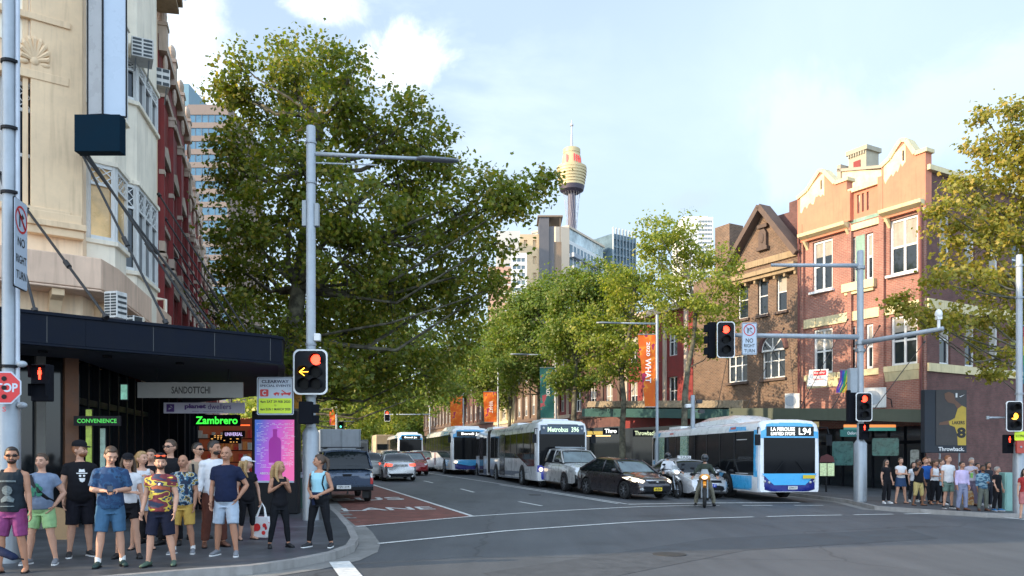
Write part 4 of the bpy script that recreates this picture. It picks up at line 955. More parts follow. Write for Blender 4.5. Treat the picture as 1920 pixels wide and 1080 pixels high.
m = MB(); zn = (zeave + zpk) / 2 - .2; m.prism([(Vm - .28, zn - .5), (Vm + .28, zn - .5), (Vm + .28, zn + .3), (Vm + .14, zn + .52), (Vm - .14, zn + .52), (Vm - .28, zn + .3)], -.2, -.002); m.box(Vm - .4, Vm + .4, -.26, -.002, zn - .7, zn - .5); m.box(Vm - .36, Vm + .36, -.24, -.002, zn + .6, zn + .8); m.ell((Vm, -.2, zn), (.15, .08, .3), 10, 8); m.build('niche_ornament', dst, gbk, one=True)
m = MB()
for a, b, c, d in wt + wl: m.box(a - .12, b + .12, -.14, .1, c - .16, c - .01); m.cut()
m.build('sill', dst, gbk)
# tall side parapet behind gable (big brown wall)
pa, pb = F1.uz(1462, 400, 1.2)[0], F1.uz(1506, 380, 1.2)[0]
m = MB(); m.prism([(V0 + .8, zeave), (pb, zeave), (pb, F1.uz(1500, 372, 1.2)[1]), (pb - 1.0, F1.uz(1485, 378, 1.2)[1]), (pb - 1.0, F1.uz(1485, 396, 1.2)[1]), (V0 + .8, F1.uz(1436, 410, 1.2)[1])], 1.2, 3); m.build('party_wall', brkd, gbk)
a, b = F1.uz(1345, 440, 1.2)[0], F1.uz(1372, 440, 1.2)[0]
MB().box(a, b, 1.0, 2.2, zeave - 2, F1.uz(1358, 424, 1.2)[1]).build('chimney', brkb, gbk)
# ---- further red and brown terraces along the street, behind the trees
mats_ = [redp, brkd, M('maroon_render', (.16, .03, .035), .8, var=.2, dirt=.2), brkb, M('pale_render', (.38, .33, .27), .85, var=.15, dirt=.4), brkd, brkb]
pos = Cr + uF * (V0 - 3.25); ang = Vector((uF.x * .6 + .31 * .4, uF.y * .6 - .95 * .4)).normalized()
hs = [11.5, 10.5, 12.5, 11.5, 14, 13, 15]
nmz = ['red terrace building beside the dark gabled one, half hidden by street trees', 'maroon brick terrace, second past the dark gabled building', 'maroon rendered terrace, third past the dark gabled building', 'brown brick terrace, fourth past the dark gabled building', 'pale rendered terrace far along the street behind the trees', 'dark brick block farther along the street than the pale terrace', 'brown brick block, farthest along the right side of the street']
FAR = []
for k in range(7):
 Ln = 8.0 if k < 5 else 22; u_ = ang if k < 2 else Vector((.284, -.959))
 o = pos - u_ * Ln; F = Fac(o, u_); t = thing('terrace_building', nmz[k], 'building', (o.x, o.y, gz(o.x, o.y) - .2), F.rz, 'terraces along the right of the street')
 ops = []; n = int(Ln / 2.3)
 for i in range(n):
  for z in (4.9, 8.2) if hs[k] < 12 else (4.9, 8.0, 10.7): ops.append((.7 + i * (Ln - 1) / n, .7 + i * (Ln - 1) / n + 1.0, z, z + 1.9))
 m = MB(); wallmesh(m, 0, Ln, 0, hs[k], [q for q in ops if q[3] < hs[k] - .4], 0, .3); m.add([(0, 0, 0), (0, 9, 0), (0, 9, hs[k]), (0, 0, hs[k])], [(3, 2, 1, 0)]); m.add([(Ln, 0, 0), (Ln, 9, 0), (Ln, 9, hs[k]), (Ln, 0, hs[k])], [(0, 1, 2, 3)]); m.add([(0, 0, hs[k]), (Ln, 0, hs[k]), (Ln, 9, hs[k]), (0, 9, hs[k])], [(0, 1, 2, 3)])
 m.build('wall', mats_[k], t)
 for q in ops:
  if q[3] < hs[k] - .4: window(t, *q, .18, 2, 2, .07, blind=rl3.choice((0, .4, .5, .7)))
 m = MB(); m.box(0.01, Ln - .01, -.3, -.001, hs[k] - .3, hs[k] + .15); m.cut(); m.box(.01, Ln - .01, -.15, -.001, 4.3, 4.6); m.cut()
 for i in range(n + 1): x = .25 + i * (Ln - 1) / n; m.box(x, x + .3, -.14, -.001, 4.602, hs[k] - .31); m.cut()
 m.pieces; m.build('moulding', [stonew if k in (0, 2) else dst if k != 4 else yel], t)
 MB().box(.1, Ln - .1, -.03, -.002, .2, 3.5).build('shop_window', gl, t)
 pos = o; FAR.append((o, u_, Ln))
# ---------------- awnings on the right ----------------
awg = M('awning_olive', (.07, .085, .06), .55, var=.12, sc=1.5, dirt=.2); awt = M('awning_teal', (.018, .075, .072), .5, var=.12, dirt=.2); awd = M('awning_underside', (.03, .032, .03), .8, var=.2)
def awning(lb, pa, pb, fh, mat, wall_a, wall_b, soff=awd):
 """pa, pb: front top edge points; wall points behind at the facade"""
 t = thing('awning', lb, 'awning', (pa.x, pa.y, 0)); q = Vector((pa.x, pa.y, 0)); pb_ = pb - q; pa_ = pa - q
 d = Vector((pb_.x, pb_.y, 0)).normalized(); n = Vector((-d.y, d.x, 0)); n = n if n.dot(Vector((wall_a.x, wall_a.y, 0)) - Vector((pa.x, pa.y, 0))) > 0 else -n
 dn = Vector((0, 0, -fh)); i = n * .1
 MB().loft([[pa_, pa_ + i, pa_ + i + dn, pa_ + dn], [pb_, pb_ + i, pb_ + i + dn, pb_ + dn]]).build('fascia', mat, t)
 wa, wb = Vector((wall_a.x, wall_a.y, pa.z - fh + .12)) - q, Vector((wall_b.x, wall_b.y, pb.z - fh + .12)) - q; h = Vector((0, 0, fh - .16))
 a0_, b0q = pa_ + i + dn + Vector((0, 0, .12)), pb_ + i + dn + Vector((0, 0, .12))
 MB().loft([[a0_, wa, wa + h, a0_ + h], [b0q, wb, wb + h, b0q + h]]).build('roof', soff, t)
 return t
def fz(u, off=0): return Cr + uF * u + F1.n.xy * off
awning('olive green awning fascia under the brick corner building, right part', P(1612, 766, 37.6), P(1741, 768, 35.2), .57, awg, fz(-3.2), fz(.1))
awning('olive green awning fascia behind the light blue bus, left part', P(1367, 765, 44.5), P(1611.5, 766, 37.65), .58, awg, fz(V0), fz(-3.25))
awning('dark teal awning fascia over the row of shops behind the bare street tree', P(1091, 766, 57), P(1366.5, 767, 44.6), .56, awt, fz(V0 - 9), fz(V0 - .05))
t = thing('awning_canopy', 'rough grey brown corrugated strip roof above the teal awning', 'awning', P(1100, 752, 58.3)); q = P(1100, 752, 58.3)
a_, b_2 = P(1100, 756, 58.3) - q, P(1392, 755, 44.8) - q; m = MB(); n = 90
m.loft([[a_.lerp(b_2, i / n) + Vector((0, 0, -.3 + .02 * (i % 2))), a_.lerp(b_2, i / n) + Vector((.1, .15, .12 + .05 * (i % 2))), a_.lerp(b_2, i / n) + Vector((.8, 1.4, .18)), a_.lerp(b_2, i / n) + Vector((.8, 1.4, -.3))] for i in range(n + 1)]); m.build('strip', M('mossy_roof', (.24, .19, .13), .9, var=.45, sc=6, bump=.5), t)
# dark shopfronts on ground floor right (glass + posts) just in front of walls
t = thing('shopfront', 'dark glazed shopfront behind the waiting crowd under the olive awning', 'shopfront', (Cr.x, Cr.y, 0), F1.rz)
MB().box(U0 + .05, -.05, -.09, -.03, .0, 3.2).build('glass', gl, t)
m = MB()
for k in range(9): x = U0 + .1 + k * (-U0 - .3) / 8; m.box(x, x + .1, -.13, -.092, 0, 3.2); m.cut()
m.box(U0 + .05, -.05, -.16, -.131, 2.35, 2.5); m.build('post', MATS['black_matte'], t)
t = thing('shopfront', 'dark glazed shopfront under the gabled brick building behind the bus', 'shopfront', (Cr.x, Cr.y, .1), F1.rz)
MB().box(V0 - 3.1, V1 - .05, -.09, -.03, .0, 3.3).build('glass', gl, t)
m = MB()
for k in range(9): x = V0 - 3.0 + k * (V1 - V0 + 2.8) / 8; m.box(x, x + .12, -.14, -.092, 0, 3.3); m.cut()
m.build('post', MATS['black_matte'], t)
# far pale things in the gap: distant high-rises
conc = M('tower_cream', (.55, .45, .34), .85, var=.08, sc=.1); whiteb = M('tower_white', (.62, .62, .60), .8, var=.06, sc=.1); dk = M('tower_dark', (.09, .085, .09), .5, var=.2, sc=.3); tg = M('tower_glass', (.10, .15, .18), .15, var=.4, sc=.3)
d = 230; s_ = d / 1500
t = thing('apartment_tower', 'white balconied apartment tower with stepped glass penthouse in front of the viewing tower', 'building', P(1044, 857, d), R(18)); W_ = 19; Hh = (857 - 416) * s_
# built in its own frame: short cream end wall then long balconied side going back right
m = MB(); m.box(-.3, 3.9, 0, 30, -30, (857 - 424) * s_); m.build('end_wall', conc, t)
sd_ = thing if False else None
m = MB(); bl = MB(); wg = MB(); pn = MB(); LnS = 34; x6 = 6.2
T_ = Rz(R(42))
def B_(mb, x0, x1, y0, y1, z0, z1, mi=0): mb.box(x0, x1, y0, y1, z0, z1, mi, Tr(3.9, 0, 0) @ T_)
for i in range(9):
 z = 62 - i * 6.0 * .62
 B_(wg, .3, 25, .05, .3, z - 3.0, z - .4); B_(m, 0, 25.3, .0, .5, z - .4, z + .7);
 if i: B_(bl, .6, 6.5, -1.2, -.0, z - .3, z + .9); B_(bl, 8 if i < 2 else .61, 22 if i < 2 else .62, -1.2, -.0, z - .3, z + .9)
 for k in range(10): B_(m, 2.2 + k * 2.4, 2.9 + k * 2.4, .0, .28, z - 3.0, z - .4)
wg.build('window_band', tg, t, one=True); m.build('floor_band', whiteb, t, one=True); bl.build('balcony', M('balcony_grey', (.27, .30, .34), .4, var=.2, sc=.3), t)
m = MB(); B_(m, .3, 25.2, .5, 14, -20, 62.6); m.build('core', whiteb, t)
m = MB(); B_(m, 0, 25.2, .4, 12, 62.6, 66.3); m.build('penthouse', M('penthouse_glass', (.45, .52, .52), .2, var=.5, sc=.25), t)
m = MB(); B_(m, -.3, 25.6, 0, 12.4, 66.3, 66.9); m.build('roof', conc, t)
t = thing('apartment_tower', 'dark glass block joined to the right of the white balconied tower', 'building', P(1149, 857, 252), R(36))
m = MB(); ops = [(x * 1.4 + .3, x * 1.4 + 1.35, z * 2.6 + 20, z * 2.6 + 22) for x in range(7) for z in range(19)]; wallmesh(m, 0, 10.2, -10, 70.5, ops, 0, .3); m.box(0, 10.2, .3, 14, -10, 70.5); m.build('wall', tg, t)
m = MB(); [m.box(x * 1.4, x * 1.4 + .12, -.4, .3, 10, 72.5) for x in range(8)]; m.build('fin', M('fin_grey', (.30, .34, .36), .5), t, one=True)
t = thing('apartment_tower', 'tan tower with full height dark strip and roof frame', 'building', P(975, 857, 210), 0); s_ = .14
m = MB(); wl_ = [(1.0 + k * 2.4, 1.9 + k * 2.4, z, z + 2.0) for k in range(2) for z in [55 - 4.3 * i for i in range(10)] if z > 0]; wallmesh(m, 0, 5.0, -10, 58.5, wl_, 0, .4); m.box(0, 5, .4, 12, -10, 58.5); m.add([(5, 0, -10), (5, .4, -10), (5, .4, 58.5), (5, 0, 58.5)], [(0, 1, 2, 3)]); m.build('wall', M('tower_tan', (.52, .39, .24), .85, var=.08, sc=.1), t)
m = MB(); m.box(5.01, 7.6, -.6, 10, -10, 63); m.cut(); m.box(7.61, 9.0, -.2, 10, -10, 60.5, 0); m.build('dark_strip', dk, t)
m = MB(); m.box(4.6, 11.2, -1, 8, 62.8, 63.2); m.box(10.4, 10.6, -.6, -.4, 56, 62.8); m.box(9, 10.9, 0, 8, -10, 56.5); m.build('roof_frame', M('bronze_frame', (.2, .14, .09), .6), t, one=True)
t, W, zt_ = tower_block('apartment_tower', 'pale cream balconied block between the big tree and tan tower', 958, 988, 474, 190, 12, whiteb, tg, 14, 7, 3, wfrac=(.1, .9), start=1.2)
t, W, zt_ = tower_block('apartment_tower', 'plain pale block immediately left of the tan tower', 930, 975, 433, 240, 12, M('tower_pale', (.52, .50, .46), .85, var=.08, sc=.1), tg, 30, 5, 2, wfrac=(.4, .6), start=1.2)
t, W, zt_ = tower_block('apartment_tower', 'salmon brick block low behind the big tree with white balconies', 915, 958, 500, 170, 12, M('salmon_wall', (.50, .30, .22), .85, var=.08, sc=.1), whiteb, 16, 4, 2, wfrac=(.55, 1.0), start=1.2)
t, W, zt_ = tower_block('office_tower', 'white gridded office tower above the trees, far right of the viewing tower', 1282, 1337, 407, 420, 30, whiteb, tg, 8, 4, 9, wfrac=(.5, .97), start=1.3, mull=whiteb)
MB().box(0, 13, 2, 28, zt_, zt_ + 1.0).build('roof', whiteb, t)
# ---------------- the viewing tower ----------------
d = 520; s_ = d / 1500; c = P(1072, 857, d)
gold = M('gold_cladding', (.46, .37, .20), .5, .15, var=.12, sc=.08)
# horizontal banding of the turret cladding
t = thing('observation_tower', 'tall viewing tower with a golden drum shaped turret and a thin mast', 'tower', (c.x, c.y, 0))
def zt(py): return CAM_Z + (857 - py) * s_
MB().cyl((0, 0, 0), 12 * s_ * .62, zt(360), 24).build('shaft', M('shaft_grey', (.10, .09, .12), .6, var=.15, sc=.3), t, smooth=40)
m = MB()
for k in range(18): a = 2 * math.pi * k / 18; m.tube([(math.cos(a) * 16 * s_, math.sin(a) * 16 * s_, zt(362)), (math.cos(a + .8) * 9.5 * s_, math.sin(a + .8) * 9.5 * s_, zt(430)), (math.cos(a + 1.2) * 16 * s_, math.sin(a + 1.2) * 16 * s_, zt(600))], .07, 4)
m.build('stay_cable', M('cable_grey', (.3, .3, .32), .5), t, one=True)
def lathe(prof, n=48):
 m = MB(); m.loft([[(math.cos(2 * math.pi * j / n) * r, math.sin(2 * math.pi * j / n) * r, z) for j in range(n)] for r, z in prof]); return m
prof = [(14 * s_, zt(363)), (22 * s_, zt(358)), (24 * s_, zt(350))]
lathe(prof).build('turret_base', M('turret_dark', (.05, .04, .06), .5), t, smooth=30)
prof = [(23.5 * s_, zt(350))]
for i in range(7): z0_ = 350 - i * 5.2; r_ = (24 + 4 * min(1, i / 4.5)) * s_; prof += [(r_, zt(z0_)), (r_, zt(z0_ - 3.6)), (r_ - .25, zt(z0_ - 3.8)), (r_ - .25, zt(z0_ - 5.1))]
prof += [(24 * s_, zt(313.5)), (19 * s_, zt(312))]
lathe(prof).build('turret', gold, t, smooth=30)
prof = [(19 * s_, zt(312)), (17.5 * s_, zt(296)), (16.4 * s_, zt(292)), (15.5 * s_, zt(291)), (15.5 * s_, zt(289)), (16.2 * s_, zt(288)), (16.2 * s_, zt(281)), (14 * s_, zt(279)), (3 * s_, zt(278))]
lathe(prof).build('upper_turret', gold, t, smooth=30)
m = MB(); m.tube([(0, 0, zt(279)), (0, 0, zt(262)), (0, 0, zt(235)), (0, 0, zt(225))], [1.0, .7, .35, .25], 8); m.cyl((0, 0, zt(236)), 1.1, 1.2, 12); m.build('mast', M('mast_grey', (.45, .45, .45), .5), t, one=True)
r_ = 18.3 * s_; rd = M('red_sign', (.75, .05, .06), .5, emit=.25, ecol=(.8, .05, .06))
m = MB()
for sgn, a0_ in ((1, R(-57)), (-1, R(-122))):
 for k, (dx, w_, h_) in enumerate(((-1.5, .8, 4.6), (-.5, .7, 4.6), (.5, .8, 4.6), (1.45, .5, 3.2))):
  a = a0_ + dx / r_ * 1.6 if sgn > 0 else a0_ + dx * .35 / r_
  m.obox if False else m.box(-w_ / 2, w_ / 2, -.2, .2, -h_ / 2 + .4 * k * .0, h_ / 2, 0, Tr(math.cos(a) * (r_ + .15), math.sin(a) * (r_ + .15), zt(301) - .4 * k) @ Rz(a + R(90)))
m.build('sign', rd, t)
# ---------------- trees ----------------
def leafmat(name, c1, c2, c3, tr=.35):
 m = bpy.data.materials.new(name); m.use_nodes = True; nt = m.node_tree; nt.nodes.clear(); L = nt.links.new
 o = nd(nt, 'ShaderNodeOutputMaterial'); g = nd(nt, 'ShaderNodeNewGeometry'); r = nd(nt, 'ShaderNodeValToRGB'); cr = r.color_ramp
 cr.elements[0].position = 0; cr.elements[0].color = (*c1, 1); cr.elements[1].position = .62; cr.elements[1].color = (*c2, 1); e = cr.elements.new(1); e.color = (*c3, 1)
 L(g.outputs['Random Per Island'], r.inputs[0])
 b = nd(nt, 'ShaderNodeBsdfPrincipled', i={'Roughness': .45, 'Specular IOR Level': .35}); t = nd(nt, 'ShaderNodeBsdfTranslucent'); mx = nd(nt, 'ShaderNodeMixShader'); mx.inputs[0].default_value = tr
 v = nd(nt, 'ShaderNodeVectorMath', operation='MULTIPLY'); v.inputs[1].default_value = (1.5, 1.6, .6)
 L(r.outputs[0], b.inputs['Base Color']); L(r.outputs[0], v.inputs[0]); L(v.outputs[0], t.inputs[0]); L(b.outputs[0], mx.inputs[1]); L(t.outputs[0], mx.inputs[2]); L(mx.outputs[0], o.inputs[0])
 MATS[name] = m; return m
bark = bpy.data.materials.new('plane_bark'); bark.use_nodes = True; nt = bark.node_tree; b = nt.nodes['Principled BSDF']; L = nt.links.new
tc = nd(nt, 'ShaderNodeTexCoord'); n1 = nd(nt, 'ShaderNodeTexNoise', i={'Scale': 3.5, 'Detail': 5, 'Roughness': .6}); r = nd(nt, 'ShaderNodeValToRGB'); r.color_ramp.elements[0].position = .4; r.color_ramp.elements[0].color = (.045, .04, .028, 1); r.color_ramp.elements[1].position = .6; r.color_ramp.elements[1].color = (.15, .14, .095, 1)
L(tc.outputs['Object'], n1.inputs[0]); L(n1.outputs[0], r.inputs[0]); L(r.outputs[0], b.inputs['Base Color']); b.inputs['Roughness'].default_value = .85
bp = nd(nt, 'ShaderNodeBump', i={'Strength': .4, 'Distance': .03}); L(n1.outputs[0], bp.inputs['Height']); L(bp.outputs[0], b.inputs['Normal'])
lf_dark = leafmat('leaf_dark', (.085, .112, .014), (.155, .19, .025), (.30, .23, .04), .46)
lf_mid = leafmat('leaf_mid', (.10, .15, .025), (.16, .22, .04), (.28, .27, .07), .42)
lf_light = leafmat('leaf_light', (.15, .20, .03), (.26, .30, .045), (.42, .38, .08), .42)
lf_gold = leafmat('leaf_gold', (.17, .18, .03), (.32, .29, .05), (.46, .32, .08), .4)
LEAF = np.array([(0, 0, 0), (.34, .1, .05), (.52, .5, .06), (.22, .62, .02), (0, 1, -.06), (-.22, .62, .02), (-.52, .5, .06), (-.34, .1, .05)])
def leaves_mesh(name, pts, outw, size, mat, rng):
 n = len(pts); k = len(LEAF)
 sz = size * rng.uniform(.65, 1.25, n)
 nr = outw * .5 + rng.normal(0, .55, (n, 3)) + np.array([0, 0, .35]); nr /= np.linalg.norm(nr, axis=1)[:, None]
 a = rng.normal(0, 1, (n, 3)) + np.array([0, 0, -.5]); a -= nr * (a * nr).sum(1)[:, None]; a /= np.linalg.norm(a, axis=1)[:, None] + 1e-9
 b = np.cross(nr, a)
 V = pts[:, None, :] + (b[:, None, :] * LEAF[None, :, 0:1] + a[:, None, :] * LEAF[None, :, 1:2] + nr[:, None, :] * LEAF[None, :, 2:3]) * sz[:, None, None]
 me = bpy.data.meshes.new(name); me.vertices.add(n * k); me.vertices.foreach_set('co', V.reshape(-1).astype(np.float32))
 me.loops.add(n * k); me.loops.foreach_set('vertex_index', np.arange(n * k, dtype=np.int32)); me.polygons.add(n)
 me.polygons.foreach_set('loop_start', np.arange(n, dtype=np.int32) * k); me.polygons.foreach_set('loop_total', np.full(n, k, dtype=np.int32))
 me.materials.append(mat); me.update(calc_edges=True); me.validate(); return me
def make_tree(name, label, base, lobes, trunk, size, dens, mat, seed, tr=.3, group=None, spread=.3, cat='tree', cl=None):
 """base: foot of the trunk; lobes [(centre, radius)] and trunk [points] in world coordinates"""
 rng = np.random.default_rng(seed); base = Vector(base); t = thing(name, label, cat, base, 0, group)
 m = MB(); tp = [Vector(p) - base for p in trunk]; k = len(tp)
 m.tube(tp, [tr * 1.25] + [tr * (1 - .5 * i / (k - 1)) for i in range(1, k)], 12)
 P_, O_ = [], []
 for c, r in lobes:
  c = Vector(c) - base
  # limb from the nearest lower trunk point
  cand = [p for p in tp[1:] if p.z < c.z - .15 * r] or [tp[1]]
  s = min(cand, key=lambda p: (p - c).length + abs(p.z - c.z) * .2)
  mid = s.lerp(c, .5) + Vector((0, 0, -.12 * (c - s).length)) + Vector(rng.normal(0, .04, 3)) * (c - s).length
  rl = tr * .42 * min(1.3, (r / 1.8) ** .7)
  m.tube([s, s.lerp(mid, .5) + Vector(rng.normal(0, .03, 3)), mid, mid.lerp(c, .6) + Vector(rng.normal(0, .06, 3)), c], [rl, rl * .85, rl * .7, rl * .5, rl * .35], 7)
  nt_ = int(max(5, (cl or 34) * (r / 1.8) ** 1.7))
  for i in range(nt_):
   d = rng.normal(0, 1, 3); d /= np.linalg.norm(d); q = c + Vector(d) * r * (rng.uniform(.35, 1.0) if i % 3 else rng.uniform(.85, 1.18))
   if i % 2 == 0: m.tube([c.lerp(q, .05), c.lerp(q, .5) + Vector(rng.normal(0, .06, 3)) * r, q], [rl * .3, rl * .18, .008], 4, caps=False)
   n_ = int(dens * rng.uniform(.6, 1.3)); cr = spread * rng.uniform(.7, 1.3)
   g = rng.normal(0, 1, (n_, 3)) * np.array([cr, cr, cr * .6]);
   P_.append(np.array(q) + g); O_.append(np.tile(d, (n_, 1)))
 m.build('trunk', bark, t, smooth=50, one=True)
 pts = np.concatenate(P_); ow = np.concatenate(O_)
 o = bpy.data.objects.new('crown', leaves_mesh('crown', pts, ow, size, mat, rng)); COL.objects.link(o); o.parent = t
 return t
rl_ = random.Random(5)
def PL(lst, d0, dd=1.6, k=1500):
 out = []
 for i, q in enumerate(lst):
  d = d0 + (q[3] if len(q) > 3 else rl_.uniform(-dd, dd)); out.append((P(q[0], q[1], d), q[2] / k * d))
 return out
# big plane tree on the left footpath
d = 28; b0 = P(545, 857, d); b0.z = gz(b0.x, d) + .1
tr_ = [b0, P(543, 740, d), P(548, 640, d), P(560, 540, d), P(575, 430, d + .3), P(585, 320, d), P(600, 220, d)]
big = [(438, 118, 34), (418, 170, 32), (460, 190, 60), (535, 108, 48), (560, 165, 62), (625, 112, 46), (655, 150, 48), (650, 215, 75), (520, 240, 75), (425, 270, 48), (462, 330, 68), (570, 320, 90), (705, 250, 62), (782, 218, 42), (790, 270, 60), (745, 320, 75), (660, 390, 95), (540, 430, 90), (450, 420, 58), (425, 350, 38), (820, 330, 52), (845, 390, 58), (760, 430, 85), (905, 365, 42), (960, 350, 36), (1005, 352, 28), (940, 395, 34), (880, 440, 58), (930, 455, 30), (640, 490, 95), (500, 520, 85), (430, 500, 55), (418, 580, 50), (830, 500, 65), (900, 510, 42), (730, 530, 85), (475, 610, 70), (590, 580, 85), (890, 560, 40), (800, 580, 62), (680, 610, 70), (530, 660, 50), (425, 640, 35), (620, 670, 55), (925, 540, 25), (968, 375, 24)]
big = [(x + 14, y, r * .72) if x < 440 else (x, y, r) for x, y, r in big]
make_tree('plane_tree', 'huge dark green plane tree rising behind the street light pole on the left footpath', b0, PL(big, d, 2.2), tr_, .145, 86, lf_dark, 3, .36, spread=.32, cl=32)
# left row farther up the street
def srow(y): return e0.x - .3 * (y - e0.y) - 1.1
left = [(43, [(600, 690, 70), (680, 650, 75), (760, 640, 75), (840, 650, 55), (560, 620, 80), (650, 560, 80), (740, 560, 70), (700, 700, 50), (790, 700, 45), (640, 740, 26), (860, 600, 40), (545, 710, 45)], 9.5),
  (62, [(600, 740, 45), (650, 725, 48), (700, 715, 50), (755, 720, 50), (800, 735, 36), (840, 715, 34), (720, 655, 50), (790, 660, 45), (850, 670, 40), (575, 700, 45)], 9.5),
  (88, [(620, 765, 32), (665, 755, 34), (705, 752, 34), (745, 755, 30), (780, 762, 24), (700, 715, 40), (640, 730, 35), (750, 725, 38)], 9)]
lbl = ['leafy plane tree overhanging the left lane behind the huge tree', 'mid green plane tree, third along the left footpath', 'pale green plane tree at the far end of the left footpath']
for k, (d, lb_, hh) in enumerate(left):
 x = srow(d); b0 = Vector((x, d, gz(x, d) + .1)); tp = [b0 + Vector((i * .5, -i * .1, i * 2.2)) for i in range(5)]
 make_tree('plane_tree', lbl[k], b0, PL(lb_, d, 2.5), tp, (.2, .24, .3)[k], (62, 55, 46)[k], (lf_dark, lf_mid, lf_light)[k], 20 + k, .28, 'plane trees along the left footpath', spread=(.38, .5, .6)[k], cl=22)
for k, d in enumerate((120, 155)):
 x = srow(d); b0 = Vector((x + (2 if k else 0), d, gz(x, d))); make_tree('plane_tree', ('small distant plane tree, fifth along the left footpath', 'farthest plane tree closing the view up the street on the left')[k], b0, [(b0 + Vector((rl_.uniform(-4, 8), rl_.uniform(-3, 3), rl_.uniform(5, 11))), rl_.uniform(1.8, 3)) for i in range(12)], [b0 + Vector((0, 0, i * 2)) for i in range(5)], .42, 20, lf_mid, 30 + k, .25, 'plane trees along the left footpath', spread=.8, cl=18)
# right row: trunks stand on the right footpath
def on_right(px, d):
 p = P(px, 857, d); p.z = gz(p.x, d) + .12; return p
right = [
 ('young plane tree with pale forked stems beside the light blue bus roof', on_right(1283, 40), [(1283, 800), (1284, 740), (1290, 690), (1300, 640), (1305, 580), (1290, 520)], 40,
  [(1225, 425, 30), (1262, 435, 36), (1300, 450, 32), (1330, 480, 32), (1290, 500, 40), (1240, 480, 36), (1350, 530, 32), (1375, 560, 22), (1320, 560, 40), (1355, 600, 30), (1275, 560, 36), (1240, 545, 36), (1300, 615, 30), (1370, 500, 20), (1260, 610, 26), (1345, 650, 22), (1212, 470, 16)], lf_light, .16, 26, .24),
 ('yellow green plane tree with bare trunk between white bus and light blue bus', on_right(1167, 44), [(1167, 800), (1170, 750), (1165, 700), (1175, 650), (1185, 600), (1190, 540)], 44,
  [(1200, 520, 30), (1155, 550, 30), (1215, 560, 30), (1175, 580, 36), (1130, 600, 30), (1100, 625, 24), (1210, 620, 26), (1160, 640, 36), (1120, 660, 30), (1190, 680, 30), (1230, 520, 24), (1150, 520, 20), (1085, 610, 16), (1150, 700, 24)], lf_light, .17, 30, .26),
 ('dense olive plane tree behind the orange banner, third along the right', on_right(1075, 53), [(1075, 800), (1078, 740), (1080, 680), (1085, 620), (1080, 560)], 53,
  [(1110, 520, 30), (1080, 535, 32), (1130, 545, 34), (1050, 545, 36), (1100, 560, 46), (1160, 560, 36), (1060, 600, 42), (1110, 620, 42), (1160, 630, 32), (1075, 660, 42), (1125, 690, 32), (1040, 650, 32), (1060, 710, 28), (1170, 530, 24), (1090, 720, 25), (1190, 545, 26)], lf_mid, .19, 34, .33),
 ('olive plane tree above the white articulated bus, fourth along the right', on_right(1010, 66), [(1010, 800), (1012, 740), (1015, 680), (1010, 620), (1005, 570)], 66,
  [(1000, 560, 30), (1040, 560, 26), (965, 580, 34), (1010, 590, 42), (1050, 600, 34), (940, 620, 30), (985, 640, 42), (1030, 650, 36), (960, 680, 34), (1005, 700, 30), (1040, 710, 22), (930, 665, 24), (1020, 560, 30), (960, 725, 20)], lf_mid, .22, 34, .42),
 ('plane tree behind the second light blue bus, fifth along the right', on_right(955, 82), [(955, 800), (957, 750), (955, 700), (950, 650)], 82,
  [(945, 600, 26), (915, 630, 28), (950, 650, 32), (900, 670, 28), (930, 690, 34), (885, 710, 22), (915, 730, 26), (960, 700, 26), (875, 660, 20), (945, 745, 20), (975, 665, 22)], lf_mid, .26, 30, .5),
 ('small plane tree far up the right footpath near the orange banner', on_right(890, 104), [(890, 810), (890, 770), (888, 730), (885, 690)], 104,
  [(880, 680, 22), (860, 700, 22), (895, 715, 22), (850, 730, 22), (875, 745, 22), (835, 745, 16), (900, 750, 16), (860, 765, 14), (840, 700, 16)], lf_mid, .3, 28, .6),
 ('distant plane tree at the far end of the right footpath', on_right(815, 140), [(815, 815), (815, 780), (812, 750)], 140,
  [(800, 740, 18), (825, 745, 18), (780, 758, 15), (810, 768, 16), (840, 770, 14), (765, 745, 14), (850, 755, 12)], lf_light, .36, 26, .8)]
for k, (lb_, b0, tp, d, lob, mt, sz, dn, spd) in enumerate(right):
 make_tree('plane_tree', lb_, b0, PL(lob, d, 1.6), [b0] + [P(x, y, d) for x, y in tp], sz * .85, int(dn * 2.7), mt, 50 + k, .17 if k < 2 else .2, 'plane trees along the right footpath', spread=spd * 1.05, cl=36)
# tree at the far right edge, in front of the corner building; its trunk is out of the frame
d = 30; b0 = P(1990, 857, d); b0.z = gz(b0.x, d) + .1
lob = [(1850, 225, 24), (1895, 235, 40), (1850, 290, 40), (1900, 310, 55), (1830, 350, 34), (1790, 345, 24), (1870, 390, 52), (1790, 420, 40), (1850, 460, 50), (1920, 430, 60), (1960, 300, 70), (1990, 400, 80), (1775, 480, 30), (1820, 530, 42), (1885, 530, 50), (1950, 520, 60), (1760, 530, 18), (1850, 590, 36), (1800, 600, 26), (1905, 610, 42), (1730, 590, 24), (1700, 580, 20), (1685, 570, 14), (1760, 610, 20), (1840, 650, 26), (1890, 680, 24), (1855, 700, 12), (1960, 620, 50), (2040, 480, 80), (2020, 340, 70), (1745, 615, 14), (1765, 390, 18)]
make_tree('plane_tree', 'golden sunlit plane tree reaching in at the right edge before the brick corner building', b0, PL(lob, d, 1.5), [b0, P(1985, 760, d), P(1975, 660, d), P(1965, 560, d), P(1960, 450, d), P(1965, 350, d)], .145, 54, lf_gold, 77, .3, spread=.24, cl=44)
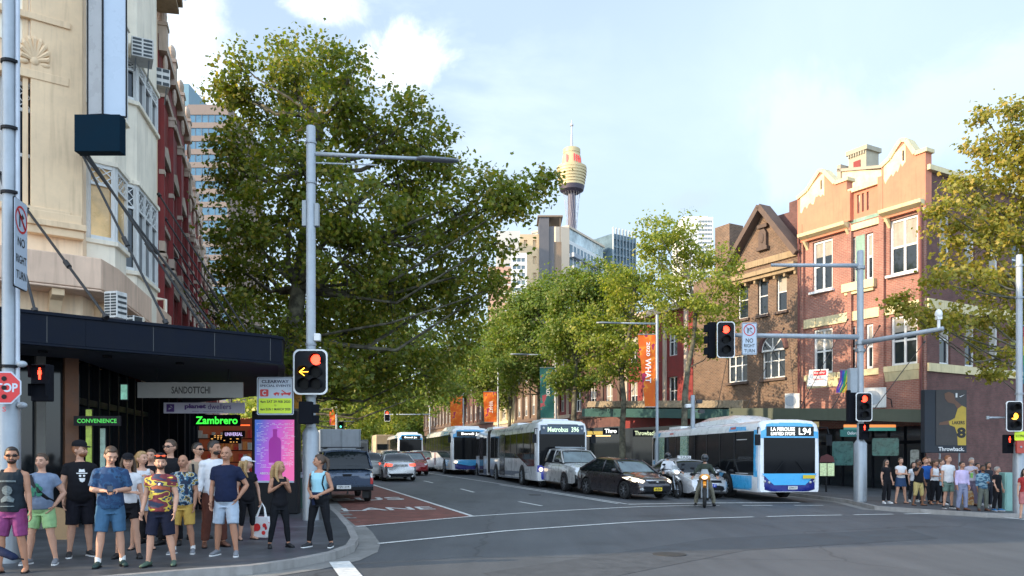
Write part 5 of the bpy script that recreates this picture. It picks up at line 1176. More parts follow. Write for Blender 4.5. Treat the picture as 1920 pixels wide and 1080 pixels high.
# the far end of the street: more trees and low buildings closing the view
for k, (px, d, w_, h_, c_) in enumerate(((560, 215, 14, 12, (.16, .13, .11)), (640, 240, 16, 9, (.22, .2, .18)), (735, 250, 20, 11, (.10, .09, .085)), (830, 230, 16, 10, (.15, .10, .08)))):
 p = P(px, 857, d); p.z = gz(p.x, d); t = thing('distant_building', ('brown low building closing the street at far left', 'grey low building closing the street behind the box truck', 'dark building at the end of the street above the silver sedan', 'reddish building at the end of the street behind the second bus')[k], 'building', p)
 m = MB(); ops = [(-w_ / 2 + 1 + i * 2.2, -w_ / 2 + 2.2 + i * 2.2, 4 + j * 3.2, 5.9 + j * 3.2) for i in range(int(w_ / 2.2) - 1) for j in range(2)]; wallmesh(m, -w_ / 2, w_ / 2, 0, h_, ops, 0, .3); m.box(-w_ / 2, w_ / 2, .3, 8, 0, h_ - .05); m.build('wall', M('far_wall%d' % k, c_, .85, var=.2), t); MB().box(-w_ / 2 - .2, w_ / 2 + .2, -1.5, -.01, 3.0, 3.5).build('awning', MATS['black_matte'], t)
for k, (px, d, hh) in enumerate(((590, 130, 9), (660, 170, 11), (705, 190, 11), (760, 185, 11), (800, 170, 10), (555, 100, 9))):
 b0 = P(px, 857, d); b0.z = gz(b0.x, d); make_tree('plane_tree', ('hazy green tree far left beyond the box truck', 'distant tree closing the street above the box truck', 'distant tree closing the street above the black van', 'distant tree above the silver sedan at the end of the street', 'distant tree above the third bus', 'leafy tree behind the big pole, low on the left footpath')[k], b0, [(b0 + Vector((rl_.uniform(-5, 5), rl_.uniform(-3, 3), rl_.uniform(3.4, hh))), rl_.uniform(1.8, 3)) for i in range(11)], [b0 + Vector((0, 0, i * 1.8)) for i in range(5)], .42, 34, (lf_mid, lf_light)[k % 2], 90 + k, .22, 'trees closing the end of the street', spread=.9, cl=16)
# ---------------- vehicles ----------------
cglass = M('car_glass', (.008, .012, .016), .03, var=0, spec=.4)
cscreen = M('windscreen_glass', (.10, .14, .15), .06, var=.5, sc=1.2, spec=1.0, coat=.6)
lampw = M('headlamp_lens', (.55, .56, .56), .08, .3, var=.2, sc=25, coat=1); lampo = M('headlamp_lit', (1, .9, .75), .2, var=0, emit=1.6, ecol=(1, .78, .5)); lampr = M('tail_lamp', (.42, .015, .012), .15, var=.1, coat=1); lampl = M('tail_lamp_lit', (.9, .08, .05), .2, var=0, emit=1.1, ecol=(1, .12, .06)); ambr = M('indicator_amber', (.75, .22, .02), .2, var=0)
def paint(name, col, met=.25, rough=.28): return M(name, col, rough, met, var=.02, sc=2, coat=.8, spec=.5)
def wheel(parent, x, y, r, wd, side, mat=None, spokes=7):
 m = MB(); m.loft([[(x + side * s, y + math.cos(2 * math.pi * j / 24) * q, r + math.sin(2 * math.pi * j / 24) * q) for j in range(24)] for s, q in ((-wd / 2, r * .62), (-wd / 2, r * .9), (-wd / 2 + .025, r), (wd / 2 - .025, r), (wd / 2, r * .9), (wd / 2, r * .66), (wd / 2 - .04, r * .62))])
 w_ = m.build('wheel', MATS['rubber'], parent, smooth=35, one=True)
 m = MB(); xo = x + side * (wd / 2 - .03)
 m.tube([(xo - side * .03, y + math.cos(R(15 * j)) * r * .63, r + math.sin(R(15 * j)) * r * .63) for j in range(25)], .02, 6, caps=False)
 for k in range(spokes):
  a = 2 * math.pi * k / spokes; m.beam((xo, y + math.cos(a) * .04, r + math.sin(a) * .04), (xo, y + math.cos(a) * r * .62, r + math.sin(a) * r * .62), .05, .03)
 m.cyl((xo - .02, y, r), .07, .045, 12, axis='x'); m.build('rim', mat or MATS['alloy'], w_, one=True)
 return w_
def interp(tab, y):
 for (a, b), (c, d) in zip(tab[:-1], tab[1:]):
  if y <= c: t = (y - a) / (c - a) if c > a else 0; t = t * t * (3 - 2 * t) * .4 + t * .6; return b + (d - b) * t
 return tab[-1][1]
def car_shell(L, W, top, plan, zb, axles, r):
 ys = sorted({round(-L / 2 + i * L / 40, 3) for i in range(41)} | {round(a + math.cos(t * math.pi / 8) * (r + .06), 3) for a in axles for t in range(9)})
 rings = []
 for y in ys:
  w_ = W / 2 * interp(plan, y); zt_ = interp(top, y); e = max(0, 1 - (abs(abs(y) - L / 2)) / .18); z0 = zb + .1 * e; arch = z0
  for a in axles:
   dd = abs(y - a)
   if dd < r + .06: arch = max(arch, r + math.sqrt(max(0, (r + .06) ** 2 - dd * dd)))
  zt_ -= .12 * e * e
  h = zt_ - z0; za = min(arch, zt_ - .12)
  half = [(0, z0), (w_ * .72, z0), (w_ * .74, za), (w_ * .985, za), (w_ * 1.0, max(za + .01, z0 + h * .5)), (w_ * .995, max(za + .02, zt_ - .16)), (w_ * .93, zt_ - .035), (w_ * .8, zt_), (w_ * .4, zt_ + .03), (0, zt_ + .04)]
  rings.append([(x, y, z) for x, z in half] + [(-x, y, z) for x, z in half[-2:0:-1]])
 m = MB(); m.loft(rings); return m
def greenhouse(L, W, belt, prof, wb=.9, wt=.70, H=None):
 """prof: [(y, z)] windscreen foot, roof front, roof rear, rear foot"""
 H = H or max(z for y, z in prof); y0, y3 = prof[0][0], prof[-1][0]; rings = []
 n = 26
 for i in range(n + 1):
  y = y0 + (y3 - y0) * i / n; z = interp([(a, b) for a, b in prof], y); zb = interp(belt, y) - .02
  t = max(.02, (z - zb) / (H - zb)); a = W / 2 * wb; b = a + (W / 2 * wt - a) * t
  rings.append([(-a, y, zb), (-(a + (b - a) * .5) - .012, y, zb + (z - zb) * .5), (-b, y, z - .03 * t), (-b * .6, y, z + .02 * t), (0, y, z + .035 * t), (b * .6, y, z + .02 * t), (b, y, z - .03 * t), ((a + (b - a) * .5) + .012, y, zb + (z - zb) * .5), (a, y, zb)])
 m = MB(); m.loft(rings); return m
def make_car(name, label, cat, loc, rz, L, W, H, hood, belt, trunk, prof, pnt, zb=.2, r=.33, axles=None, plan=None, wt=.70, group=None, top=None, head=None, tail=None, plate=None, grille=True, lit=True, roofm=None, screen=None, pillars=(.0,), lowblack=False):
 t = thing(name, label, cat, loc, rz, group); axles = axles or (-L * .30, L * .29)
 plan = plan or [(-L / 2, .72), (-L / 2 + .15, .86), (-L / 2 + .6, .96), (-L / 2 + 1.2, 1), (L / 2 - 1.1, 1), (L / 2 - .4, .95), (L / 2 - .1, .86), (L / 2, .78)]
 y0, yr, y3 = prof[0][0], prof[2][0], prof[-1][0]
 top = top or [(-L / 2, hood - .2), (-L / 2 + .12, hood - .13), (-L / 2 + .5, hood - .05), (y0, belt), (y3, belt + .03), (y3 + .1, trunk), (L / 2 - .1, trunk - .03), (L / 2, trunk - .1)]
 sh = car_shell(L, W, top, plan, zb, axles, r); body = sh.build('body', pnt, t, smooth=38, one=True); bv = bvh_of(sh)
 bt = [(y0, belt), (y3, belt + .04)]
 gh = greenhouse(L, W, bt, prof, wt=wt); gv = bvh_of(gh); glass = gh.build('cabin_glass', cglass, t, smooth=40, one=True)
 m = MB(); yf, yb = prof[1][0], prof[2][0]; rings = []
 for i in range(9):
  y = yf + (yb - yf) * i / 8; z = interp(prof, y); b = W / 2 * wt
  rings.append([(-b - .01, y, z - .07), (-b - .012, y, z - .012), (-b * .6, y, z + .034), (0, y, z + .048), (b * .6, y, z + .034), (b + .012, y, z - .012), (b + .01, y, z - .07)])
 m.loft(rings); m.build('roof', roofm or pnt, t, smooth=40, one=True)
 for s in (-1, 1):
  a, b = s * W / 2 * .9, s * W / 2 * wt
  m = MB(); m.tube([(a, y0 - .02, belt), ((a + b) / 2 + s * .012, (y0 + yf) / 2, (belt + prof[1][1]) / 2), (b, yf, prof[1][1] - .02)], .036, 6); m.cut()
  for f in pillars: ym = yf + (yb - yf) * (.42 + f); m.tube([(a + s * .004, ym, belt), ((a + b) / 2 + s * .02, ym, (belt + H) / 2), (b + s * .002, ym, H - .05)], .03, 6); m.cut()
  m.tube([(b, yb, prof[2][1] - .04), ((a + b) / 2 + s * .012, (yb + y3) / 2 - .02, (belt + prof[2][1]) / 2 - .0), (a, y3 - .02, belt + .04)], .055, 6)
  m.build('pillar', pnt, t, smooth=True)
  wheel(t, s * (W / 2 - .12), axles[0], r, .21, s); wheel(t, s * (W / 2 - .12), axles[1], r, .21, s)
  mm = MB(); mx_ = s * (W / 2 + .1); mm.ell((mx_, y0 + .28, belt + .09), (.12, .07, .075), 12, 8); mm.beam((s * W / 2 * .9, y0 + .3, belt + .02), (mx_, y0 + .3, belt + .05), .05, .04); mm.build('mirror', pnt if not lowblack else MATS['black'], t, smooth=True, one=True)
  # door seams and handles
  mm = MB()
  for yy in (y0 + .35, yf + (yb - yf) * .42, y3 - .35):
   decal(mm, [(-.006, 0), (.006, 0), (.006, belt - zb - .2), (-.006, belt - zb - .2)], (s * W, yy, zb + .12), (0, 1, 0), (0, 0, 1), (-s, 0, 0), bv, .003, rings=1, sub=6)
  mm.build('door_seam', MATS['black'], t, one=True)
  mm = MB()
  for yy in (yf + (yb - yf) * .3, y3 - .55):
   h_ = bv.ray_cast(Vector((s * W, yy, belt - .14)), Vector((-s, 0, 0)), 3)
   if h_[0]: mm.box(h_[0].x - .012, h_[0].x + .012, yy - .09, yy + .09, belt - .155, belt - .125)
  mm.build('door_handle', pnt, t, bevel=.004)
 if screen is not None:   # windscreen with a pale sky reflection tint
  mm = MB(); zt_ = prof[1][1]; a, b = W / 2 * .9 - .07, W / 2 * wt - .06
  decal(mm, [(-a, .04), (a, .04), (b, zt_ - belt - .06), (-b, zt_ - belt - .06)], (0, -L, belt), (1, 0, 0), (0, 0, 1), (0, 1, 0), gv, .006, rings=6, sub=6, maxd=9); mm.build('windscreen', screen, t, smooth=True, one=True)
 F = (0, -L, 0); B = (0, L, 0)
 def df(poly, mat, nm, par=None, rings=4, sub=4, back=False, off=.006):
  mm = MB(); decal(mm, poly, B if back else F, (1, 0, 0), (0, 0, 1), (0, -1, 0) if back else (0, 1, 0), bv, off, rings=rings, sub=sub, maxd=L * 2)
  return mm.build(nm, mat, par or t, smooth=True, one=True)
 if head:
  for s in (-1, 1): q = df([(s * x, z) for x, z in head['lamp']], lampo if lit else lampw, 'headlight');
  if head.get('core'):
   for s in (-1, 1): df([(s * (head['core'][0] + math.cos(R(45 * k)) * .06), head['core'][1] + math.sin(R(45 * k)) * .05) for k in range(8)], lampw, 'fog_lamp', off=.012)
 return t, body, bv, df
def plate_at(t, x, y, z, w_, h_, s, bgm, tm, back=False, tilt=0):
 p = MB().box(x - w_ / 2, x + w_ / 2, y - .008, y + .008, z - h_ / 2, z + h_ / 2).build('number_plate', bgm, t)
 text(s, w_ * .84, h_ * .62, tm, p, face_T((x, y + (.012 if back else -.012), z), (0, 1, 0) if back else (0, -1, 0)), bold=.02)
yplate = M('plate_yellow', (.72, .52, .03), .4, var=.05); wplate = M('plate_white', (.7, .7, .68), .4, var=.05); bplate = M('plate_blue', (.02, .05, .4), .4, var=.05); ink = M('ink_black', (.01, .01, .01), .5, var=0); inkw = M('ink_white', (.8, .8, .8), .5, var=0)
def gloc(px, py, rz, L, front=True):
 """ground point under the near end centre, returned as the car's centre"""
 p = G(px, py); d = Vector((-math.sin(rz), math.cos(rz))) * L / 2; c = p.xy + d; return Vector((c.x, c.y, gz(c.x, c.y) + .01))
def slope_align(t):
 """pitch and roll with the road under the vehicle"""
 x, y = t.location.x, t.location.y; n = Vector((-(gz(x + .5, y) - gz(x - .5, y)), -(gz(x, y + .5) - gz(x, y - .5)), 1)).normalized()
 q = Vector((0, 0, 1)).rotation_difference(n); t.rotation_euler = (q @ t.rotation_euler.to_quaternion()).to_euler()
# dark grey hatchback sedan, front three-quarter
rz = R(27)
L_ = 4.45
c = gloc(1232, 938, rz, L_)
t, body, bv, df = make_car('parked_car', 'dark grey metallic sedan with lit headlights and yellow number plate at the stop line', 'car', c, rz, L_, 1.84, 1.47, .88, .96, 1.02,
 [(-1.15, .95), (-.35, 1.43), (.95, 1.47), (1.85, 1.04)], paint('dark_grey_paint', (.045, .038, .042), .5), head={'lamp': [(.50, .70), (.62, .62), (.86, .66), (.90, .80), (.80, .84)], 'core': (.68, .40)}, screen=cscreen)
t.name = 'sedan_car'
df([(-.42, .69), (.42, .69), (.36, .60), (-.36, .60)], MATS['black'], 'grille'); df([(-.45, .74), (.45, .74), (.43, .70), (-.43, .70)], MATS['chrome'], 'grille_bar', off=.012)
df([(-.6, .5), (.6, .5), (.68, .40), (.5, .27), (-.5, .27), (-.68, .40)], MATS['black'], 'lower_grille')
m = MB().ell((0, -2.24, .66), (.07, .012, .028), 12, 6); m.build('badge', MATS['chrome'], t, smooth=True)
plate_at(t, 0, -2.27, .40, .37, .13, '-6:50-', yplate, ink); slope_align(t)
# white double-cab ute, front three-quarter
rz = R(17); L_ = 5.1
c = gloc(1110, 924, rz, L_)
silver = paint('white_pearl_paint', (.52, .51, .49), .2)
t, body, bv, df = make_car('utility_truck', 'silver white double cab utility truck with tray frame behind the dark sedan', 'utility truck', c, rz, L_, 1.85, 1.80, 1.16, 1.20, 1.1,
 [(-1.3, 1.19), (-.62, 1.74), (.75, 1.80), (1.0, 1.22)], silver, zb=.36, r=.39, axles=(-1.55, 1.55), wt=.74, head={'lamp': [(.50, 1.0), (.62, .85), (.84, .82), (.92, .98), (.90, 1.08), (.72, 1.10)], 'core': (.72, .62)}, lit=False, screen=cscreen, lowblack=True,
 top=[(-2.55, .95), (-2.42, 1.06), (-2.0, 1.12), (-1.3, 1.18), (1.0, 1.2), (1.05, .8), (2.55, .8)])
df([(-.52, 1.06), (.52, 1.06), (.42, .80), (-.42, .80)], MATS['black'], 'grille'); df([(-.9, .78), (.9, .78), (.88, .40), (.5, .34), (-.5, .34), (-.88, .40)], MATS['black'], 'lower_bumper', off=.03, rings=6)
m = MB(); m.tube([(-.75, -2.66, .48), (-.7, -2.74, .80), (.7, -2.74, .80), (.75, -2.66, .48)], .035, 8); m.tube([(-.75, -2.66, .48), (.75, -2.66, .48)], .035, 8); m.build('bull_bar', MATS['black'], t, one=True)
m = MB(); m.tube([(math.cos(R(30 * k)) * .1, -2.66, .97 + math.sin(R(30 * k)) * .07) for k in range(13)], .012, 6); m.tube([(-.09, -2.66, .99), (-.03, -2.66, .96), (0, -2.66, .94), (.03, -2.66, .96), (.09, -2.66, .99)], .01, 6); m.build('badge', MATS['chrome'], t, one=True)
m = MB(); m.cyl((-.28, -2.8, .88), .09, .06, 16, axis='y'); m.build('spot_lamp', lampw, t); plate_at(t, 0.25, -2.79, .62, .4, .12, 'BN 48 DG', wplate, ink)
m = MB(); m.box(-.92, .92, 1.1, 2.6, .82, .95); m.build('tray', MATS['galv_light'], t); m = MB()
for s in (-1, 1): m.box(s * .92 - .02, s * .92 + .02, 1.1, 2.6, .95, 1.25); m.tube([(s * .9, 1.12, .95), (s * .9, 1.12, 1.75), (s * .82, 1.14, 1.86), (0, 1.14, 1.88)], .03, 6); m.tube([(s * .9, 2.5, .95), (s * .9, 2.5, 1.75), (s * .82, 2.5, 1.86), (0, 2.5, 1.88)], .03, 6); m.tube([(s * .82, 1.14, 1.87), (s * .82, 2.5, 1.87)], .025, 6)
m.build('tray_frame', MATS['galv_light'], t, one=True)
m = MB(); m.beam((-.6, -.3, 1.86), (.6, -.3, 1.86), .06, .05); m.beam((-.6, .4, 1.87), (.6, .4, 1.87), .06, .05); m.tube([(0, -1.35, 1.2), (0, -1.3, 1.95)], .008, 5); m.build('roof_rack', MATS['galv'], t, one=True); slope_align(t)
# white taxi half hidden behind the motorcycle
rz = R(11); L_ = 4.8; c = gloc(1331, 936, rz, L_)
t, body, bv, df = make_car('taxi', 'silver white taxi with dark grille and blue number plate behind the motorcycle', 'taxi', c, rz, L_, 1.84, 1.46, .88, .95, 1.02,
 [(-1.25, .94), (-.45, 1.42), (.9, 1.46), (1.9, 1.03)], paint('silver_white_paint', (.55, .55, .56), .3), head={'lamp': [(.5, .72), (.66, .64), (.88, .70), (.92, .80), (.72, .78)]}, lit=False, screen=None)
df([(-.5, .72), (.5, .72), (.5, .62), (-.5, .62)], MATS['black'], 'grille'); df([(-.72, .52), (.72, .52), (.8, .36), (.6, .26), (-.6, .26), (-.8, .36)], MATS['black'], 'lower_grille')
plate_at(t, .05, -2.44, .52, .37, .13, 'T 4 7', bplate, inkw)
m = MB().box(-.28, .28, .1, .24, 1.50, 1.62); q = m.build('roof_sign', MATS['white_paint'], t, bevel=.01); text('TAXI', .42, .085, ink, q, face_T((0, .095, 1.56))); slope_align(t)
# silver sedan driving away, rear three-quarter
rz = R(16.5) + math.pi; L_ = 4.6; p = G(752, 903); d_ = Vector((-math.sin(R(16.5)), math.cos(R(16.5)))) * L_ / 2; c = Vector((p.x + d_.x, p.y + d_.y, 0)); c.z = gz(c.x, c.y) + .01
t, body, bv, df = make_car('sedan_car', 'silver sedan with glowing brake lights driving away up the street', 'car', c, rz, L_, 1.82, 1.43, .86, .92, 1.04,
 [(-1.2, .92), (-.4, 1.38), (.75, 1.43), (1.72, 1.06)], paint('silver_paint', (.48, .48, .49), .55), r=.33)
for s in (-1, 1): df([(s * .42, .92), (s * .46, .80), (s * .84, .78), (s * .86, .94), (s * .78, .97)], lampl, 'tail_light', back=True)
df([(-.36, .90), (.36, .90), (.36, .78), (-.36, .78)], M('silver_shade', (.2, .2, .21), .4, .4), 'plate_recess', back=True); plate_at(t, 0, 2.32, .84, .37, .12, 'BYT 63D', wplate, ink, back=True)
df([(-.62, .42), (.62, .42), (.74, .28), (-.74, .28)], MATS['black'], 'diffuser', back=True)
m = MB(); m.cyl((.6, 2.2, .27), .04, .12, 10, axis='y'); m.cut(); m.cyl((-.6, 2.2, .27), .04, .12, 10, axis='y'); m.build('exhaust', MATS['chrome'], t); slope_align(t)
# dark blue ute with canopy, rear view, parked at the kerb
rz = R(17) + math.pi; L_ = 5.1; p = G(651, 945); d_ = Vector((-math.sin(R(17)), math.cos(R(17)))) * L_ / 2; c = Vector((p.x + d_.x, p.y + d_.y, 0)); c.z = gz(c.x, c.y) + .01
bl_ = paint('navy_paint', (.018, .036, .07), .45)
t, body, bv, df = make_car('utility_truck', 'dark navy utility truck with tinted canopy seen from behind in the red bus lane', 'utility truck', c, rz, L_, 1.80, 1.76, 1.1, 1.12, 1.12,
 [(-1.2, 1.1), (-.5, 1.70), (2.1, 1.74), (2.48, 1.16)], bl_, zb=.4, r=.38, axles=(-1.55, 1.5), wt=.76, top=[(-2.55, .9), (-2.4, 1.02), (-1.2, 1.1), (2.4, 1.12), (2.55, 1.08)],
 plan=[(-2.55, .8), (-2.3, .92), (-1.6, 1), (2.35, 1), (2.5, .97), (2.55, .94)])
df([(-.74, 1.02), (.74, 1.02), (.74, .60), (-.74, .60)], M('navy_paint_rear', (.02, .042, .085), .3, .4, var=.05, coat=1), 'tailgate', back=True, off=.012); df([(-.16, .98), (.16, .98), (.13, .90), (-.13, .90)], MATS['black'], 'tailgate_handle', back=True, off=.02)
for s in (-1, 1):
 df([(s * .76, 1.0), (s * .86, 1.0), (s * .86, .86), (s * .76, .86)], lampw, 'reversing_lamp', back=True, off=.014); df([(s * .76, .855), (s * .86, .855), (s * .86, .64), (s * .76, .64)], lampr, 'tail_light', back=True, off=.014)
m = MB(); m.box(-.84, .84, 2.5, 2.7, .44, .56); m.build('rear_bumper', MATS['black'], t, bevel=.02); plate_at(t, .12, 2.71, .56, .46, .12, 'YJN 21K', wplate, ink, back=True)
m = MB(); m.tube([(0, 2.6, .34), (0, 2.72, .36)], .03, 8); m.ell((0, 2.74, .4), (.03, .03, .03)); m.build('tow_ball', MATS['iron'], t, one=True)
m = MB(); m.box(-.72, -.5, 2.45, 2.5, .18, .42); m.cut(); m.box(.5, .72, 2.45, 2.5, .18, .42); m.build('mud_flap', MATS['rubber'], t)
m = MB();
for s in (-1, 1): m.tube([(s * .6, -.4, 1.80), (s * .6, 1.9, 1.83)], .02, 6)
m.beam((-.7, 1.4, 1.86), (.7, 1.4, 1.86), .05, .03); m.beam((-.7, .2, 1.85), (.7, .2, 1.85), .05, .03); m.build('roof_rack', MATS['black'], t, one=True); slope_align(t)
# ---- far small cars
white_p = paint('white_paint_car', (.62, .62, .62), 0); red_p = paint('red_paint_car', (.28, .015, .02), .1)
farcars = [(686, 868, 180, white_p, 'white car with red tail lights beyond the navy truck', 46), (790, 876, 0, white_p, 'small white car just left of the second blue bus', 60), (735, 872, 0, M('grey_car', (.3, .31, .32), .3, .3), 'grey car hidden behind the silver sedan roof', 62), (770, 884, 0, red_p, 'dark red car peeking from behind the silver sedan', 52)]
for px, py, hd, pm, lb_, d in farcars:
 p = P(px, 857, d); p.z = gz(p.x, d) + .01; rz = R(16) + (math.pi if hd else 0)
 t, body, bv, df = make_car('sedan_car', lb_, 'car', p, rz, 4.5, 1.8, 1.46, .88, .95, 1.0, [(-1.15, .94), (-.4, 1.42), (.95, 1.46), (1.85, 1.02)], pm, head={'lamp': [(.5, .70), (.62, .62), (.86, .66), (.90, .80), (.80, .84)]}, lit=False, screen=cscreen)
 for s in (-1, 1): df([(s * .48, .92), (s * .5, .78), (s * .84, .78), (s * .86, .92)], lampl if hd else lampr, 'tail_light', back=True)
# ---------------- buses ----------------
busw = paint('bus_white', (.82, .83, .84), 0, .3); busb = paint('bus_light_blue', (.055, .43, .80), 0, .3); busn = paint('bus_navy', (.010, .018, .20), 0, .3); busg = M('bus_glass', (.008, .009, .011), .06, var=0, spec=.14); busr = paint('bus_royal_blue', (.015, .03, .42), 0, .3); busgy = paint('bus_grey_blue', (.12, .16, .24), 0, .35)
dmd = M('destination_display', (.006, .006, .007), .35, var=0); dmt = M('display_text_lit', (1, 1, .95), .4, var=0, emit=1.2, ecol=(.95, .95, .85)); dmg = M('display_text_green', (.7, .85, .6), .4, var=.1, emit=.5, ecol=(.65, .85, .6))
def bus_shell(L, W, H, zb, y0=0, nose=True, tail=True):
 ring = lambda k, zt_, zb_: [(x * k, z) for x, z in ((-W / 2 + .03, zb_), (-W / 2, zb_ + .12), (-W / 2, 1.6), (-W / 2 + .02, zt_ - .32), (-W / 2 + .10, zt_ - .10), (-W / 2 + .28, zt_), (-.4, zt_ + .05), (.4, zt_ + .05), (W / 2 - .28, zt_), (W / 2 - .10, zt_ - .10), (W / 2 - .02, zt_ - .32), (W / 2, 1.6), (W / 2, zb_ + .12), (W / 2 - .03, zb_))]
 st = [(0, .93, -.12), (.05, .965, -.05), (.16, .99, 0), (.35, 1, 0)] if nose else [(0, 1, 0)]
 st += [(y, 1, 0) for y in np.linspace(.6, L - .5, 12)] + ([(L - .2, .995, 0), (L - .06, .97, -.05), (L, .94, -.1)] if tail else [(L, 1, 0)])
 m = MB(); m.loft([[(x, y0 + y, z) for x, z in ring(k, H + dz, zb)] for y, k, dz in st]); return m
def side_panel(t, bv, polys, mat, nm, s=-1, off=.006, W=2.5, one=True, sub=3, rings=1):
 m = MB()
 for pl in polys: decal(m, pl, (s * 3, 0, 0), (0, 1, 0), (0, 0, 1), (-s, 0, 0), bv, off, rings=rings, sub=sub, maxd=5)
 return m.build(nm, mat, t, smooth=True, one=one)
def front_panel(t, bv, poly, mat, nm, off=.008, rings=5, sub=5, back=0):
 m = MB(); decal(m, poly, (0, back + 3 if back else -3, 0), (1, 0, 0), (0, 0, 1), (0, -1 if back else 1, 0), bv, off, rings=rings, sub=sub, maxd=9); return m.build(nm, mat, t, smooth=True, one=True)
def rect(a, b, c, d): return [(a, c), (b, c), (b, d), (a, d)]
def bus_wheel(t, y, r=.48, s=-1, W=2.5):
 m = MB(); m.prism([(y + math.cos(R(a)) * (r + .1), r + math.sin(R(a)) * (r + .1)) for a in range(-35, 216, 12)], s * W / 2 - s * .02, s * (W / 2 + .012), axis='x'); m.build('wheel_arch', MATS['black'], t, one=True)
 wheel(t, s * (W / 2 - .10), y, r, .30, s, MATS['galv'], 9)
def mirrors(t, z=2.35, W=2.5):
 for s in (-1, 1):
  m = MB(); m.tube([(s * (W / 2 - .1), .1, z + .4), (s * (W / 2 + .12), -.25, z + .38), (s * (W / 2 + .16), -.3, z + .15)], .022, 6); m.box(s * (W / 2 + .16) - .09, s * (W / 2 + .16) + .09, -.36, -.26, z - .28, z + .12); m.build('mirror', MATS['black'], t, one=True)
def at_dir(px, d, rz, W=2.5, left=True):
 """centre-front location from the pixel of the near left front corner"""
 x = (px - 960) / FPX * d; c = Vector((x + math.cos(rz) * W / 2, d + math.sin(rz) * W / 2, 0)); c.z = gz(c.x, c.y); return c
# light blue bus L94
rz = R(8.7); L_ = 12.2; loc = at_dir(1421, 29.6, rz); loc.z += .06
t = thing('bus', 'light blue and white city bus showing L94 on its front', 'bus', loc, rz)
sh = bus_shell(L_, 2.5, 3.0, .34); sh.build('body', busw, t, smooth=35, one=True); bv = bvh_of(sh)
side_panel(t, bv, [rect(.12, 2.6, 2.66, 2.94), rect(.1, .36, .9, 2.66)], busb, 'blue_panel'); front_panel(t, bv, rect(-1.19, 1.19, .9, 2.9), busb, 'blue_panel', off=.004); side_panel(t, bv, [rect(10.9, 12.1, 2.66, 2.94), rect(11.2, 12.1, .36, 1.44)], busb, 'blue_panel')
side_panel(t, bv, [[(.35, .95), (.35, 2.62), (11.95, 2.62), (11.95, 1.5), (6.9, 1.5), (5.0, 1.26), (2.7, .98)]], busg, 'side_glass', off=.008, sub=14, rings=4)
side_panel(t, bv, [[(.05, .40), (.05, .92), (2.7, .95), (4.4, 1.15), (3.5, .9), (3.3, .40)]], busb, 'blue_panel', sub=6, rings=3)
wh_ = M('window_rubber_white', (.6, .6, .6), .4, var=0)
m = MB()
for a, b in ((7.1, 8.5), (8.65, 10.0)): m.box(-1.268, -1.262, a, b, 1.53, 1.56)
m.box(-1.268, -1.262, .8, 1.9, 1.0, 1.03); m.box(-1.268, -1.262, .9, 1.8, 2.3, 2.33); m.beam((-1.266, 2.8, 1.01), (-1.266, 6.8, 1.5), .01, .05); m.build('window_trim', wh_, t, one=True)
m = MB()
for y in (2.0, 3.4, 4.8, 6.2, 7.0, 8.58, 10.1): m.box(-1.266, -1.262, y, y + .05, 1.52 if y > 6.5 else 1.25, 2.6)
m.build('window_pillar', M('pillar_dark', (.03, .03, .035), .5, var=0), t)
adm = splitmat('leafy_poster', [(.42, .55, .45), (.42, .55, .45), (.08, .2, .1), (.45, .58, .5), (.5, .5, .2)], 14, det=3)
for a in (6.95, 10.2): side_panel(t, bv, [rect(a, a + 1.05, .95 if a > 9 else 1.15, 2.6)], adm, 'advertisement', off=.014, sub=5, rings=3)
q = side_panel(t, bv, [rect(2.0, 2.5, 2.74, 2.82), rect(9.0, 9.5, 2.72, 2.80)], M('warning_red', (.5, .1, .08), .5), 'warning_label', off=.012)
for y in (2.75,): bus_wheel(t, y)
bus_wheel(t, 8.9); bus_wheel(t, 2.75, s=1); bus_wheel(t, 8.9, s=1)
m = MB(); m.box(-1.262, -1.258, .5, 2.1, .45, .9); m.build('hatch', busb, t)
front_panel(t, bv, rect(-1.02, 1.02, 1.02, 2.36), busg, 'windscreen', rings=6); front_panel(t, bv, rect(-1.14, 1.14, 2.34, 2.92), busb, 'blue_panel', off=.006)
fp = front_panel(t, bv, rect(-.92, .96, 2.42, 2.78), dmd, 'destination_display', off=.016)
text('LA PEROUSE', .95, .14, dmt, fp, face_T((-.28, -.04, 2.68)), bold=.02); text('LIMITED STOPS', .95, .12, dmt, fp, face_T((-.28, -.04, 2.51)), bold=.02); text('L94', .48, .26, dmt, fp, face_T((.6, -.03, 2.6)), bold=.01)
front_panel(t, bv, [(-1.22, .36), (1.22, .36), (1.22, .98), (.7, .84), (-.7, .84), (-1.22, .98)], busn, 'bumper', off=.012); front_panel(t, bv, [(-1.1, 1.03), (1.1, 1.03), (.62, .60), (-.62, .60)], busb, 'blue_panel', off=.02)
for s in (-1, 1):
 m = MB(); m.ell((s * .98, -.0, .74), (.05, .05, .05)); m.cut(); m.ell((s * .82, -.03, .70), (.05, .05, .05)); m.build('headlight', lampw, t)
plate_at(t, .1, -.06, .50, .37, .12, '2704 ST', wplate, ink); m = MB().box(.5, .98, -.075, -.07, .84, .97).build('warning_label', yplate, t)
m = MB(); m.box(.15, .75, .35, .8, 1.12, 1.45, tx=.4); m.build('hi_vis_jacket', M('yellow_cloth', (.7, .45, .02), .8, var=.2, sc=8), t)
m = MB(); m.loft([[(x, y, 3.02 + z) for x, z in ((-.85, 0), (-.8, .2 * k), (-.4, .38 * k), (.4, .38 * k), (.8, .28 * k), (.85, 0))] for y, k in ((2.6, .1), (3.2, .8), (4, 1), (6.6, 1), (7.6, .6), (8.3, .1))]); m.box(-.7, .7, 9.4, 11.0, 3.03, 3.14); m.build('air_conditioner_pod', busw, t, smooth=30, one=True); mirrors(t)
